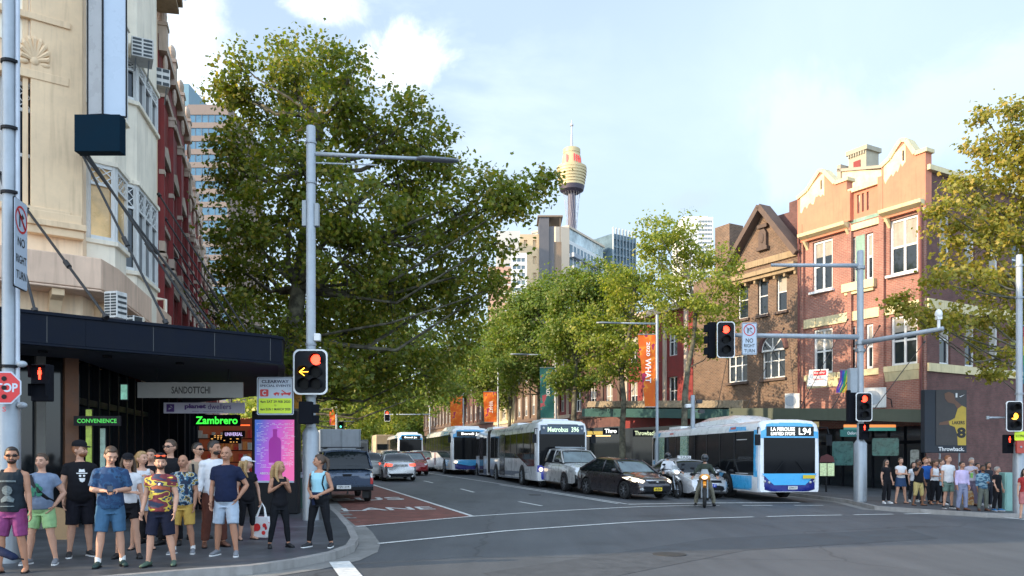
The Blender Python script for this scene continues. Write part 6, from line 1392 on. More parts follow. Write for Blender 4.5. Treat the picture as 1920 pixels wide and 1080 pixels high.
m = MB(); [m.tube([(x, -.035, 1.06), (x * .4, -.075, 1.5)], .012, 5) for x in (-.6, .6)]; m.build('wiper', MATS['black'], t, one=True)
# white articulated bus
rz = R(13); loc = at_dir(1005, 36.6, rz); W_ = 2.5
t = thing('bus', 'long white articulated bus with royal blue bumper waiting in the middle lanes', 'bus', loc, rz)
sh = bus_shell(10.6, W_, 3.08, .34, tail=False); sh.build('body', busw, t, smooth=35, one=True); bv = bvh_of(sh)
s2 = bus_shell(6.6, W_, 3.05, .34, y0=11.6, nose=False); s2.build('rear_body', busw, t, smooth=35, one=True); bv2 = bvh_of(s2)
m = MB(); m.loft([[(x * k, 10.6 + i * .1, z) for x, z in ((-1.22, .5), (-1.22, 2.95), (-1.1, 3.06), (1.1, 3.06), (1.22, 2.95), (1.22, .5))] for i, k in ((j, .93 + .05 * (j % 2)) for j in range(11))]); m.build('bellows', M('bellows_rubber', (.045, .038, .036), .8, var=.3), t)
side_panel(t, bv, [[(.3, 1.0), (.3, 2.6), (10.5, 2.6), (10.5, 1.38), (3.2, 1.38), (1.6, 1.0)]], busg, 'side_glass', off=.008, sub=10, rings=4); side_panel(t, bv2, [rect(11.7, 18.0, 1.5, 2.58)], busg, 'side_glass', off=.008, sub=8)
side_panel(t, bv, [rect(.1, 10.55, .36, .72)], busgy, 'blue_panel', sub=8); side_panel(t, bv2, [rect(11.65, 18.0, .36, .72)], busgy, 'blue_panel', sub=8)
side_panel(t, bv, [rect(6.6, 7.9, .45, 2.65)], M('door_glass', (.03, .025, .03), .1, var=.3, spec=.8), 'door', off=.016, sub=8); side_panel(t, bv2, [rect(12.6, 13.9, .45, 2.65)], MATS['door_glass'], 'door', off=.016, sub=8)
m = MB()
for y in (1.0, 2.4, 3.8, 5.2, 6.55, 7.9, 9.2): m.box(-1.268, -1.262, y, y + .06, 1.4, 2.58)
for y in (14, 15.4, 16.8): m.box(-1.268, -1.262, y, y + .06, 1.52, 2.56)
m.build('window_pillar', MATS['pillar_dark'], t)
for y in (2.7, 8.9, 14.9): bus_wheel(t, y)
for y in (2.7, 8.9, 14.9): bus_wheel(t, y, s=1)
front_panel(t, bv, rect(-1.1, 1.1, 1.0, 2.94), busg, 'windscreen', rings=6)
fp = front_panel(t, bv, rect(-1.04, 1.04, 2.48, 2.90), M('sign_glass_blue', (.035, .07, .12), .15, var=.1), 'destination_display', off=.014); text('Metrobus  396', 1.5, .24, dmg, fp, face_T((.04, -.05, 2.70)), bold=.03)
m = MB(); m.ell((-.9, -.06, 2.76), (.06, .03, .06)); m.cut(); m.ell((.92, -.06, 2.74), (.05, .03, .05)); m.build('marker_lamp', lampw, t)
text('Pyrmont & Rozelle - Haberfield', 5.6, .16, M('faded_navy_ink', (.05, .06, .1), .6), t, Matrix(((0, 0, -1, -1.268), (-1, 0, 0, 5.2), (0, 1, 0, 2.82), (0, 0, 0, 1))), name='side_lettering')
front_panel(t, bv, rect(-1.22, 1.22, .36, .78), busr, 'bumper', off=.014); front_panel(t, bv, [(-1.22, .72), (-1.22, 1.05), (-1.0, 1.05), (-.4, .72)], busr, 'blue_panel', off=.010); front_panel(t, bv, [(1.22, .72), (1.22, 1.05), (1.0, 1.05), (.4, .72)], busr, 'blue_panel', off=.010)
for s in (-1, 1): m = MB(); m.ell((s * 1.02, -.02, .86), (.1, .05, .1)); m.build('headlight', lampo, t, smooth=True); m = MB(); m.ell((s * .80, -.05, .84), (.06, .04, .06)); m.build('headlight', lampw, t, smooth=True)
m = MB();
for y, l_, h_ in ((1.0, 2.2, .14), (6, 1.8, .16), (12.5, 2.2, .2), (15.5, 1.2, .14)): m.box(-.7, .7, y, y + l_, 3.08, 3.1 + h_, tx=.9, ty=.85); m.cut()
m.build('roof_unit', busw, t, bevel=.04); mirrors(t)
# second blue bus behind, partly hidden
def blue_bus(lb, loc, rz, L=12, short=False):
 t = thing('bus', lb, 'bus', loc, rz); sh = bus_shell(L, 2.5, 3.0, .34); sh.build('body', busw, t, smooth=35, one=True); bv = bvh_of(sh)
 side_panel(t, bv, [rect(.12, 3.2, 2.6, 2.94), [(.05, .4), (.05, 1.0), (2.6, 1.0), (3.2, .4)]], busb, 'blue_panel'); side_panel(t, bv, [[(.35, .98), (.35, 2.6), (L - .3, 2.6), (L - .3, 1.5), (6, 1.5), (3.0, 1.0)]], busg, 'side_glass', off=.009, sub=10, rings=3)
 m = MB(); [m.box(-1.268, -1.262, y, y + .07, 1.5, 2.58) for y in np.arange(3.2, L - .6, 1.3)]; m.build('window_pillar', MATS['pillar_dark'], t)
 side_panel(t, bv, [rect(6.6, 7.3, .6, 1.48)], M('pinkish_advert', (.3, .2, .22), .5, var=.6, sc=6), 'advertisement', off=.012)
 for s in (-1, 1): bus_wheel(t, 2.7, s=s); bus_wheel(t, L - 3.3, s=s)
 front_panel(t, bv, rect(-1.08, 1.08, 1.0, 2.44), busg, 'windscreen', rings=6); front_panel(t, bv, rect(-1.14, 1.14, 2.36, 2.92), busb, 'blue_panel', off=.006); fp = front_panel(t, bv, rect(-.9, .95, 2.46, 2.8), dmd, 'destination_display', off=.016)
 text('Bondi Jn', 1.2, .2, dmt, fp, face_T((.0, -.04, 2.63)), bold=.02)
 front_panel(t, bv, rect(-1.22, 1.22, .36, .98), busb, 'blue_panel', off=.010); front_panel(t, bv, [(-1.22, .36), (1.22, .36), (1.22, .8), (.7, .6), (-.7, .6), (-1.22, .8)], busn, 'bumper', off=.016)
 for s in (-1, 1): m = MB(); m.ell((s * .95, -.02, .84), (.12, .05, .08)); m.build('headlight', lampo, t, smooth=True)
 m = MB(); m.loft([[(x, y, 3.02 + z) for x, z in ((-.85, 0), (-.8, .2 * k), (.8, .2 * k), (.85, 0))] for y, k in ((.9, .1), (1.3, .9), (5, 1), (6.4, .2))]); m.build('air_conditioner_pod', busw, t, smooth=30); mirrors(t); return t
blue_bus('second light blue bus directly behind the white articulated bus', at_dir(846, 51, R(14)), R(14))
t = blue_bus('third distant blue and white bus with dark windscreen farther up the street', at_dir(746, 78, R(14)), R(14))
# truck box and dark trailer beyond the navy ute
d = 52; p = P(640, 857, d); p.z = gz(p.x, d)
t = thing('box_truck', 'pale grey box truck seen from behind above the navy utility truck', 'truck', p, R(17))
m = MB().box(-1.3, 1.25, 0, 6, .9, 2.95); m.build('cargo_box', M('truck_grey', (.42, .46, .50), .6, var=.1, dirt=.2), t, bevel=.02)
m = MB(); m.box(-.04, .06, -.04, -.002, .95, 2.9); m.cut(); m.box(-1.28, -1.2, -.04, -.002, .95, 2.9); m.cut(); m.box(1.14, 1.22, -.04, -.002, .95, 2.9); m.build('door_bar', MATS['galv'], t)
m = MB(); m.box(-1.1, 1.1, .2, 7.5, .5, .88); m.box(-1.1, 1.1, 6.05, 7.8, .89, 2.3); m.build('chassis', MATS['black'], t, one=True)
for s in (-1, 1): wheel(t, s * 1.05, 1.6, .45, .3, s, MATS['galv']); wheel(t, s * 1.05, 6.6, .45, .3, s, MATS['galv'])
d = 56; p = P(669, 857, d); p.z = gz(p.x, d); t = thing('van', 'black van rear with high roof right of the pale box truck', 'van', p, R(17))
MB().box(-.9, .9, 0, 4.6, .4, 2.3, tx=.92).build('body', paint('black_van_paint', (.02, .022, .025), 0), t, bevel=.08, seg=3); MB().box(-.7, .7, -.012, .01, 1.3, 2.05).build('rear_window', cglass, t)
for s in (-1, 1): MB().box(s * .82 - .06, s * .82 + .06, -.02, .01, .9, 1.2).build('tail_light', lampl, t); wheel(t, s * .8, .8, .36, .24, s); wheel(t, s * .8, 3.8, .36, .24, s)
for k, (px, d, cm, w_) in enumerate(((610, 60, (.5, .5, .5), 1.8), (600, 75, (.62, .62, .6), 1.9), (722, 95, (.55, .42, .28), 2.3))):
 p = P(px, 857, d); p.z = gz(p.x, d); lb_ = ('light grey van far off left of the box truck', 'white van farther off, just right of the big pole', 'tan sided truck left of the distant third bus')[k]
 t = thing('van', lb_, 'van', p, R(16)); MB().box(-w_ / 2, w_ / 2, 0, 5, .4, 2.4 if k < 2 else 3.1, tx=.93).build('body', M('far_van%d' % k, cm, .5), t, bevel=.08, seg=3); MB().box(-w_ / 2 + .2, w_ / 2 - .2, -.012, .02, 1.3, 2.0).build('windscreen', cglass, t)
 for s in (-1, 1): wheel(t, s * (w_ / 2 - .1), .9, .36, .24, s); wheel(t, s * (w_ / 2 - .1), 4.0, .36, .24, s)
# ---------------- motorcycles ----------------
def motorcycle(lb, loc, rz, col, group=None):
 t = thing('motorcycle', lb, 'motorcycle', loc, rz); bk_ = MATS['black']
 for y, nm in ((-.78, 'wheel'), (.72, 'wheel')):
  m = MB(); m.tube([(0, y + math.cos(R(15 * j)) * .27, .33 + math.sin(R(15 * j)) * .27) for j in range(25)], .058, 8, caps=False); w_ = m.build('wheel', MATS['rubber'], t, smooth=True, one=True)
  m = MB(); [m.beam((0, y, .33), (0, y + math.cos(R(36 * j)) * .24, .33 + math.sin(R(36 * j)) * .24), .012, .012) for j in range(10)]; m.cyl((-.05, y, .33), .05, .1, 10, axis='x'); m.cyl((.03, y, .33), .13, .008, 16, axis='x'); m.build('rim', MATS['alloy'], w_, one=True)
 m = MB()
 for s in (-1, 1): m.tube([(s * .09, -.78, .33), (s * .09, -.55, .88), (s * .08, -.46, 1.05)], [.028, .026, .022], 8); m.cut()
 m.build('fork', MATS['galv'], t)
 m = MB(); m.tube([(0, -.80, .68), (0, -.98, .74), (0, -.62, .86)], [(.07, .02), (.05, .015), (.06, .02)], 8); m.build('front_mudguard', col, t)
 m = MB(); m.box(-.14, .14, -.3, .25, .28, .66); m.cyl((-.16, -.15, .42), .12, .32, 14, axis='x'); m.tube([(.05, -.38, .6), (.06, -.5, .35), (.1, -.1, .22), (.14, .5, .34), (.15, .85, .5)], [.03, .03, .03, .05, .055], 8); m.tube([(0, -.42, .98), (0, .1, .72), (0, .72, .33)], .035, 6); m.build('engine', MATS['iron'], t, bevel=.01, one=True)
 m = MB(); m.tube([(0, -.42, .95), (0, -.25, 1.02), (0, .0, .98), (0, .15, .86)], [(.10, .08), (.17, .12), (.16, .12), (.09, .06)], 12); m.build('tank', col, t, smooth=True)
 m = MB(); m.tube([(0, -.72, .98), (0, -.6, 1.02), (0, -.42, .98), (0, -.34, .86)], [(.11, .05), (.17, .11), (.2, .13), (.17, .08)], 12); m.build('fairing', col, t, smooth=True)
 m = MB(); m.tube([(0, .0, .9), (0, .35, .86), (0, .75, .92), (0, 1.0, .94)], [(.08, .04), (.15, .06), (.14, .05), (.07, .03)], 10); m.build('saddle', bk_, t, smooth=True)
 m = MB(); m.loft([[(x, y, z) for x, y in ((-.13 * k, -.6 + q), (0, -.68 + q), (.13 * k, -.6 + q))] for z, k, q in ((1.02, 1, 0), (1.15, 1.05, .06), (1.27, .7, .13))], closed=False, caps=False); m.build('windscreen', M('smoke_screen', (.25, .27, .28), .1, var=0, spec=.8), t, smooth=True)
 m = MB(); m.ell((0, -.735, 1.0), (.095, .03, .06)); m.build('headlight', lampo, t, smooth=True)
 m = MB(); m.tube([(-.42, -.28, 1.10), (-.2, -.38, 1.12), (0, -.44, 1.06), (.2, -.38, 1.12), (.42, -.28, 1.10)], .014, 8); m.tube([(-.42, -.28, 1.10), (-.32, -.32, 1.11)], .022, 8); m.tube([(.42, -.28, 1.10), (.32, -.32, 1.11)], .022, 8); m.build('handlebar', bk_, t, one=True)
 for s in (-1, 1): m = MB(); m.tube([(s * .32, -.33, 1.12), (s * .36, -.38, 1.28)], .008, 6); m.ell((s * .4, -.39, 1.3), (.075, .02, .045)); m.build('mirror', bk_, t, one=True); m = MB(); m.ell((s * .43, -.33, 1.1), (.05, .07, .06)); m.build('hand_guard', bk_, t, smooth=True)
 m = MB(); m.box(-.2, .2, .8, .95, .8, .84); m.tube([(.1, .2, .3), (.3, .25, .03)], .014, 6); m.build('rack', MATS['galv'], t, one=True); return t
mo = P(1331, 857, 26.4); mo.z = gz(mo.x, mo.y); MOTO = motorcycle('orange yellow adventure motorcycle with lit headlamp waiting at the stop line', mo + Vector((0, .7, 0)), R(-14), paint('orange_paint', (.75, .28, .02), 0, .3))
m2 = P(1262, 857, 31.0); m2.z = gz(m2.x, m2.y); MOTO2 = motorcycle('white scooter behind the dark sedan, mostly hidden', m2 + Vector((0, .7, 0)), R(12), busw)
# ---------------- street furniture ----------------
galv = MATS['galv_light']; redlit = M('signal_red', (1, .06, .03), .3, var=0, emit=4, ecol=(1, .04, .015)); amblit = M('signal_amber', (1, .5, .05), .3, var=0, emit=3.5, ecol=(1, .45, .03)); grnlit = M('signal_green', (.1, 1, .6), .3, var=0, emit=2.5, ecol=(.1, 1, .6)); offl = M('signal_off', (.008, .008, .008), .4, var=0, spec=.1)
def base(px, d, off=.13): p = P(px, 857, d); p.z = gz(p.x, d) + off; return p
def zat(py, d): return CAM_Z + (HY - py) / FPX * d
def pole(name, lb, px, d, ytop, ythick, r0, r1, cat='pole', off=.13, group=None):
 p = base(px, d, off); t = thing(name, lb, cat, p, 0, group); zt_, zk = zat(ytop, d) - p.z, zat(ythick, d) - p.z
 m = MB(); m.tube([(0, 0, 0), (0, 0, zk), (0, 0, zk + .14)], [r0, r0, r1 * 1.1], 20); m.build('lower_post', MATS['galv'], t, smooth=40)
 m = MB(); m.tube([(0, 0, zk + .1), (0, 0, zt_ - .05), (0, 0, zt_)], [r1, r1 * .96, r1 * .9], 16); m.build('upper_post', galv, t, smooth=40); return t, p
def signal(lb, px, py0, py1, d, w, lit, rz=0, border=True, kind_=None, group=None, twin=False, depth=.2, vis=True):
 """rounded back board with hooded lamps; lit: index of lit aspect and its material"""
 h = (py1 - py0) / FPX * d; p = P(px, (py0 + py1) / 2, d); t = thing('traffic_light', lb, 'traffic light', p, rz, group)
 MB().prism(rrect(w, h, min(w, h) * .18), 0, .03).build('back_board', MATS['black'], t)
 if border:
  o = rrect(w, h, min(w, h) * .18, 6); bw = w * .045; m = MB(); m.loft([[(x * (1 - 2 * bw / w), y, z * (1 - 2 * bw / h)) for x, z in o] if q else [(x, y, z) for x, z in o] for y, q in ((-.004, 1), (-.012, 1), (-.012, 0), (.034, 0))], caps=False); m.build('white_border', MATS['white_paint'], t)
 n = 3; rr_ = min(h * .115, w * .2); cols = ((.0,),)
 spots = []
 if twin: spots = [(w * .17, h * .27, 0), (w * .17, 0, 1), (w * .17, -h * .27, 2), (-w * .17, 0, 3), (-w * .17, -h * .27, 4)]
 else: spots = [(0, h * .28, 0), (0, 0, 1), (0, -h * .28, 2)]
 for x, z, k in spots:
  mt = lit.get(k, offl); m = MB().cyl((x, -.03, z), rr_, .03, 20, axis='y'); ln = m.build('lamp', mt, t, smooth=40)
  m = MB(); m.loft([[(x + math.cos(R(a)) * rr_ * 1.12, y, z + math.sin(R(a)) * rr_ * 1.12) for a in range(-30, 211, 16)] for y in (0, -rr_ * 1.5)], closed=False, caps=False); m.build('hood', MATS['black_matte'], t)
  if k == 3 and 3 in lit: pass
 MB().box(-w * (.38 if twin else .3), w * (.38 if twin else .3), .03, .03 + depth, -h * .42, h * .42).build('housing', MATS['black_matte'], t, bevel=.02)
 return t
def pedsignal(lb, px, py0, py1, d, rz=0):
 h = (py1 - py0) / FPX * d; w = h * .5; t = thing('pedestrian_signal', lb, 'pedestrian light', P(px, (py0 + py1) / 2, d), rz)
 MB().box(-w / 2, w / 2, 0, .15, -h / 2, h / 2).build('housing', MATS['black_matte'], t, bevel=.015)
 for z in (h * .25, -h * .25):
  m = MB(); m.loft([[(x, y, z + q) for x, q in ((-w * .46, -h * .12), (-w * .46, h * .21), (w * .46, h * .21), (w * .46, -h * .12))] for y in (0, -w * .35)], closed=False, caps=False); m.build('hood', MATS['black_matte'], t)
 m = MB(); k = h * .2; z0 = h * .25; m.ell((0, -.012, z0 + k * .62), (k * .16, .008, k * .17), 10, 6); m.prism([(-k * .2, z0 + k * .42), (k * .2, z0 + k * .42), (k * .26, z0 - k * .1), (k * .14, z0 - k * .1), (k * .13, z0 - k * .8), (k * .02, z0 - k * .8), (0, z0 - k * .2), (-k * .02, z0 - k * .8), (-k * .13, z0 - k * .8), (-k * .14, z0 - k * .1), (-k * .26, z0 - k * .1)], -.016, -.006); m.build('red_figure', redlit, t, one=True)
 return t
# --- main pole left of centre
DM = 19.4
tm, pm_ = pole('street_light', 'tall galvanised street light pole with a long arm, between the two women in black', 583, DM, 237, 812, .20, .115, 'street light')
z1 = zat(288, DM) - pm_.z; L1 = (860 - 583) / FPX * DM
m = MB(); m.tube([(0, 0, z1), (L1 * .35, 0, z1 - .06), (L1 * .74, 0, z1 - .12)], [.05, .045, .038], 10); m.build('arm', galv, tm, smooth=True)
m = MB(); m.tube([(L1 * .72, 0, z1 - .12), (L1 * .76, 0, z1 - .12), (L1 * .95, 0, z1 - .17), (L1 * 1.0, 0, z1 - .17)], [(.05, .04), (.14, .06), (.14, .05), (.05, .03)], 12, ref=(0, 1, 0)); m.build('lamp_head', M('lamp_grey', (.16, .18, .21), .4, .3), tm, smooth=True)
m = MB(); m.tube([(0, 0, z1 - .22), ((708 - 583) / FPX * DM, 0, z1 - .28)], .018, 6); m.build('stay_arm', galv, tm)
m = MB(); z2 = zat(425, DM) - pm_.z; m.box(-.2, -.1, -.08, .06, z2, z2 + .62); m.cut(); m.box(.1, .2, -.08, .06, z2, z2 + .55); m.build('control_box', M('box_grey', (.30, .33, .35), .5, var=.1), tm, bevel=.01)
m = MB(); z3 = zat(640, DM) - pm_.z; m.box(.09, .24, -.1, .04, z3, z3 + .18); m.build('sensor', MATS['white_paint'], tm, bevel=.02)
m = MB()
for pyb in (270, 345, 648, 745): zz = zat(pyb, DM) - pm_.z; m.cyl((0, 0, zz), .135, .05, 18); m.cut()
m.build('clamp_band', MATS['galv'], tm, smooth=40)
t = signal('large twin traffic light showing red and an amber left arrow on the main pole', 582, 655, 740, DM - .35, .82, {0: redlit}, twin=True, depth=.16)
w_, h_ = .82, 85 / FPX * (DM - .35)
m = MB(); k = .11; cx = -w_ * .17 ; m.beam((cx + k, -.045, 0), (cx - k * .9, -.045, 0), .04, .012); m.beam((cx - k, -.047, 0), (cx + k * .1, -.047, k * .85), .04, .012); m.beam((cx - k, -.049, 0), (cx + k * .1, -.049, -k * .85), .04, .012); m.build('amber_arrow', amblit, t, one=True)
for x, lb in ((578, 'small side traffic light turned away, lower on the main pole'),):
 t = thing('traffic_light', lb, 'traffic light', P(x, 775, DM - .05)); m = MB(); m.box(-.16, .16, -.3, -.12, -.27, .27); m.build('housing', MATS['black_matte'], t, bevel=.02)
 m = MB(); m.box(.16, .30, -.28, -.14, .0, .2); m.cut(); m.box(.16, .30, -.28, -.14, -.26, -.06); m.build('hood', MATS['black_matte'], t)
# clearway sign
def sign(name, lb, px0, px1, py0, py1, d, rz, bg, rad=.04, rim=None, cat='sign', th=.012, wscale=1):
 w = (px1 - px0) / FPX * d * wscale; h = (py1 - py0) / FPX * d; t = thing(name, lb, cat, P((px0 + px1) / 2, (py0 + py1) / 2, d), rz)
 MB().prism(rrect(w, h, rad), -th, 0).build('board', bg, t)
 if rim:
  m = MB(); o = rrect(w * .95, h * .965, rad * .8); k = .93; m.loft([[(x, -th - .002, z) for x, z in o], [(x * .965, -th - .002, z * .975) for x, z in o]], caps=False); m.build('rim', rim, t)
 return t, w, h
signw = M('sign_white', (.66, .70, .72), .4, var=.04); redp_ = M('sign_red', (.55, .015, .02), .4, var=.04); navyink = M('navy_ink', (.015, .02, .07), .5, var=0); yelsign = M('sign_yellow_green', (.62, .80, .02), .4, var=.03)
def tx(s, w, h, x, z, mat, t, y=-.016, bold=.01): return text(s, w, h, mat, t, face_T((x, y, z)), bold=bold)
t, w, h = sign('clearway_sign', 'white and yellow clearway special events sign left of the twin traffic light', 482, 551, 707, 778, DM - .2, 0, signw, .04, navyink)
MB().prism(rrect(w * .9, h * .40, .03, cy=-h * .26), -.0155, -.0125).build('yellow_panel', yelsign, t)
tx('CLEARWAY', w * .74, h * .085, 0, h * .38, navyink, t, bold=.03); tx('SPECIAL EVENTS', w * .84, h * .06, 0, h * .27, navyink, t, bold=.02)
MB().prism(rrect(w * .23, h * .19, .03, cx=-w * .3, cy=h * .08), -.0155, -.0125).build('red_panel', redp_, t); tx('C', w * .1, h * .13, -w * .3, h * .08, signw, t, y=-.018, bold=.03)
m = MB(); m.prism([(-.03, h * .03), (.10, h * .06), (.11, h * .085), (.02, h * .1), (-.05, h * .06)], -.0155, -.0125); m.prism([(.13, h * .04), (.36, h * .03), (.38, h * .1), (.27, h * .08), (.16, h * .16), (.14, h * .15), (.22, h * .08), (.13, h * .07)], -.0155, -.0125)
[m.cyl((x, -.0165, h * .03), .02, .003, 10, axis='y') for x in (0, .07, .17, .33)]; m.build('tow_truck_mark', redp_, t, one=True)
tx('4am SAT 29 FEB 2020', w * .82, h * .065, 0, -h * .15, ink, t, y=-.018, bold=.02); tx('TO', w * .06, h * .04, 0, -h * .25, ink, t, y=-.018); tx('4am SUN 1 MARCH 2020', w * .82, h * .065, 0, -h * .35, ink, t, y=-.018, bold=.02)
MB().box(w * .5, w * .5 + .22, 0, .03, .3, .34).build('bracket', MATS['galv'], t)
t, w, h = sign('parking_sign', 'small orange and black sign edge behind the clearway sign', 552, 566, 735, 766, DM + .1, 0, M('orange_sign', (.75, .33, .03), .5, var=.05), .01); tx('NO', w * .6, h * .3, 0, 0, ink, t)
# --- left pole with stop sign
DL = 11.9
tl, pl_ = pole('traffic_pole', 'thick galvanised signal pole carrying the stop sign at the far left', 17, DL, -110, 757, .155, .095, 'pole')
m = MB(); m.tube([(.13, 0, zat(757, DL) - pl_.z), (.13, 0, zat(-110, DL) - pl_.z)], .03, 8); m.build('conduit', M('conduit_blue_grey', (.5, .55, .62), .5), tl); m = MB()
for pyb in (120, 245, 365, 690, 735): m.cyl((0.02, 0, zat(pyb, DL) - pl_.z), .13, .04, 16); m.cut()
m.build('clamp_band', MATS['black'], tl)
m = MB(); m.ell((.2, -.02, zat(683, DL) - pl_.z), (.08, .06, .05)); m.cut(); m.ell((.2, -.02, zat(760, DL) - pl_.z), (.08, .06, .05)); m.build('bolt_cap', MATS['galv_light'], tl, smooth=True)
p = P(9, 727, DL - .35); t = thing('stop_sign', 'red octagonal stop sign cut by the left edge', 'sign', p, R(4)); oc = [(math.cos(R(22.5 + 45 * k)) * .252, math.sin(R(22.5 + 45 * k)) * .252) for k in range(8)]
MB().prism(oc, -.012, 0).build('board', signw, t); MB().prism([(x * .92, z * .92) for x, z in oc], -.016, -.0125).build('red_face', redp_, t); tx('STOP', .38, .13, 0, 0, signw, t, y=-.019, bold=.03)
m = MB(); [m.cyl((0, -.024, z), .035, .006, 14, axis='y') for z in (.13, 0, -.13)]; m.build('lamp_hole', MATS['black'], t, one=True); tx('S', .05, .07, 0, -.31, redp_, t)
pedsignal('pedestrian signal with a lit red standing figure right of the stop sign', 75, 683, 752, 12.4, R(3))
t = thing('turn_sign', 'tall narrow no right turn sign seen nearly edge on, on the far left pole', 'sign', P(38, 459, DL - .25), R(100)); w, h = .42, 1.27
MB().prism(rrect(w, h, .03), -.012, 0).build('board', signw, t); MB().prism(rrect(w * 1.06, h * 1.02, .03), .001, .012).build('rim', MATS['black'], t)
def noturn(t, w, zc, r):
 m = MB(); o = [(math.cos(R(15 * k)), math.sin(R(15 * k))) for k in range(24)]; m.loft([[(x * r, -.0155, zc + z * r) for x, z in o], [(x * r * .84, -.0155, zc + z * r * .84) for x, z in o]], caps=False); m.beam((-r * .62, -.017, zc + r * .62), (r * .62, -.017, zc - r * .62), r * .15, .003); m.build('red_ring', redp_, t, one=True)
 m = MB(); m.tube([(-r * .25, -.014, zc - r * .5), (-r * .25, -.014, zc + r * .15), (-r * .05, -.014, zc + r * .32), (r * .2, -.014, zc + r * .32)], (r * .09, .004), 4, ref=(0, 1, 0)) if False else [m.beam(a, b, r * .16, .004) for a, b in (((-r * .25, -.0145, zc - r * .55), (-r * .25, -.0145, zc + r * .3)), ((-r * .3, -.0145, zc + r * .25), (r * .2, -.0145, zc + r * .25)))]; m.prism([(r * .15, zc + r * .48), (r * .5, zc + r * .25), (r * .15, zc + r * .02)], -.0165, -.0125); m.build('arrow', ink, t, one=True)
noturn(t, w, .36, .2); tx('NO', .24, .13, 0, .03, ink, t); tx('RIGHT', .34, .12, 0, -.22, ink, t); tx('TURN', .34, .12, 0, -.45, ink, t)
# --- right mast pole
bR = G(1613, 940, .13); DR = bR.y
tr2, pr_ = pole('traffic_pole', 'tall galvanised signal mast right of the L94 bus with three arms', 1613, DR, 470, 832, .23, .12, 'pole')
def arm(t, p, px0, py0, px1, py1, d0, d1, r, nm='mast_arm', tip=None):
 a, b = P(px0, py0, d0) - p, P(px1, py1, d1) - p; m = MB(); m.tube([a, a.lerp(b, .5), b], [r * 1.15, r, r * .85], 10); m.build(nm, galv, t, smooth=True)
arm(tr2, pr_, 1613, 632, 1348, 628, DR, DR, .085); arm(tr2, pr_, 1613, 498, 1446, 497, DR, DR, .07, 'light_arm'); arm(tr2, pr_, 1613, 643, 1768, 616, DR, DR - 3, .085)
m = MB(); [(m.cyl((0, 0, zat(py, DR) - pr_.z), .17, .12, 16), m.cut()) for py in (505, 646, 660)]; m.build('clamp_band', MATS['galv'], tr2)
q = P(1760, 616, DR - 2.9); t = thing('traffic_camera', 'white traffic camera standing on the tip of the right mast arm', 'camera', q); m = MB(); m.cyl((0, 0, 0), .05, .35, 10); m.build('stem', MATS['white_paint'], t); m = MB(); m.ell((0, 0, .48), (.12, .12, .16)); m.build('dome', MATS['white_paint'], t, smooth=True); MB().box(-.08, .08, -.08, .08, .3, .4).build('bracket', MATS['white_paint'], t)
signal('traffic light lit red on the end of the right mast arm', 1361, 603, 671, DR - .2, .66, {0: redlit}); t = thing('traffic_light', 'black side signal housing left of the mast arm red light', 'traffic light', P(1337, 637, DR + .1)); MB().box(-.16, .12, 0, .25, -.66, .66).build('housing', MATS['black_matte'], t, bevel=.02); m = MB(); [(m.box(-.3, -.165, .02, .2, z, z + .26), m.cut()) for z in (.3, -.12, -.54)]; m.build('hood', MATS['black_matte'], t)
t, w, h = sign('turn_sign', 'white no right turn sign hanging on the right mast arm', 1391, 1419, 605, 665, DR - .15, 0, signw, .04, ink); noturn(t, w, h * .27, w * .4); tx('NO', w * .5, h * .14, 0, -h * .06, ink, t); tx('RIGHT', w * .72, h * .11, 0, -h * .22, ink, t); tx('TURN', w * .72, h * .11, 0, -h * .38, ink, t)
signal('traffic light lit red on the right mast pole at awning height', 1620, 736, 790, DR - .3, .60, {0: redlit}); t = thing('traffic_light', 'black signal housing seen from the side, left of the right mast pole', 'traffic light', P(1598, 762, DR)); MB().box(-.17, .17, -.1, .16, -.6, .6).build('housing', MATS['black_matte'], t, bevel=.02)
pedsignal('pedestrian signal lit red low on the right mast pole', 1621, 794, 824, DR - .25)
t = thing('control_box', 'grey equipment box strapped to the right mast pole', 'equipment box', P(1598, 711, DR)); MB().box(-.13, .17, -.1, .15, -.55, .4).build('box', M('box_grey'  , (.3, .33, .35)), t, bevel=.02); MB().box(-.1, .14, -.115, -.102, -.5, .3).build('door', MATS['galv'], t)
# --- far right pole
bF = G(1911, 962, .13); DF = bF.y
tf, pf_ = pole('traffic_pole', 'galvanised signal pole at the right edge beside the man with the white cane', 1911, DF, 478, 832, .18, .095, 'pole'); m = MB(); [(m.cyl((0, 0, zat(py, DF) - pf_.z), .12, .06, 16), m.cut()) for py in (500, 560, 740)]; m.build('clamp_band', MATS['galv'], tf)
signal('traffic light lit amber on the pole at the right edge', 1902, 752, 809, DF - .25, .52, {1: amblit}); pedsignal('pedestrian signal housing turned away on the right edge pole', 1893, 815, 850, DF);
t, w, h = sign('warning_sign', 'small bright yellow green sign under the amber traffic light', 1902, 1922, 809, 826, DF - .15, 0, yelsign, .01); tx('NO STOPPING', w * .8, h * .3, 0, 0, ink, t)
t, w, h = sign('push_button', 'red push button box on the right edge pole', 1904, 1918, 826, 850, DF - .2, 0, M('red_box', (.4, .06, .04), .5, var=.1), .02, th=.08); m = MB().cyl((0, -.11, 0), .03, .03, 12, axis='y'); m.build('button', MATS['galv'], t)
t = thing('street_banner', 'rainbow and teal vertical banner behind the right edge pole', 'banner', P(1926, 690, DF + .2)); m = MB()
for k in range(6): m.box(-.12, .25, 0, .01, 1.0 - k * .3, 1.3 - k * .3 - .002, k)
m.build('cloth', [M('rainbow%d' % k, c, .7, var=.05) for k, c in enumerate(((.5, .03, .04), (.6, .2, .03), (.6, .5, .05), (.05, .35, .12), (.03, .25, .3), (.02, .2, .25)))], t, one=True); MB().tube([(-.15, .02, 1.35), (.28, .02, 1.35)], .02, 8).build('rod', MATS['galv'], t)
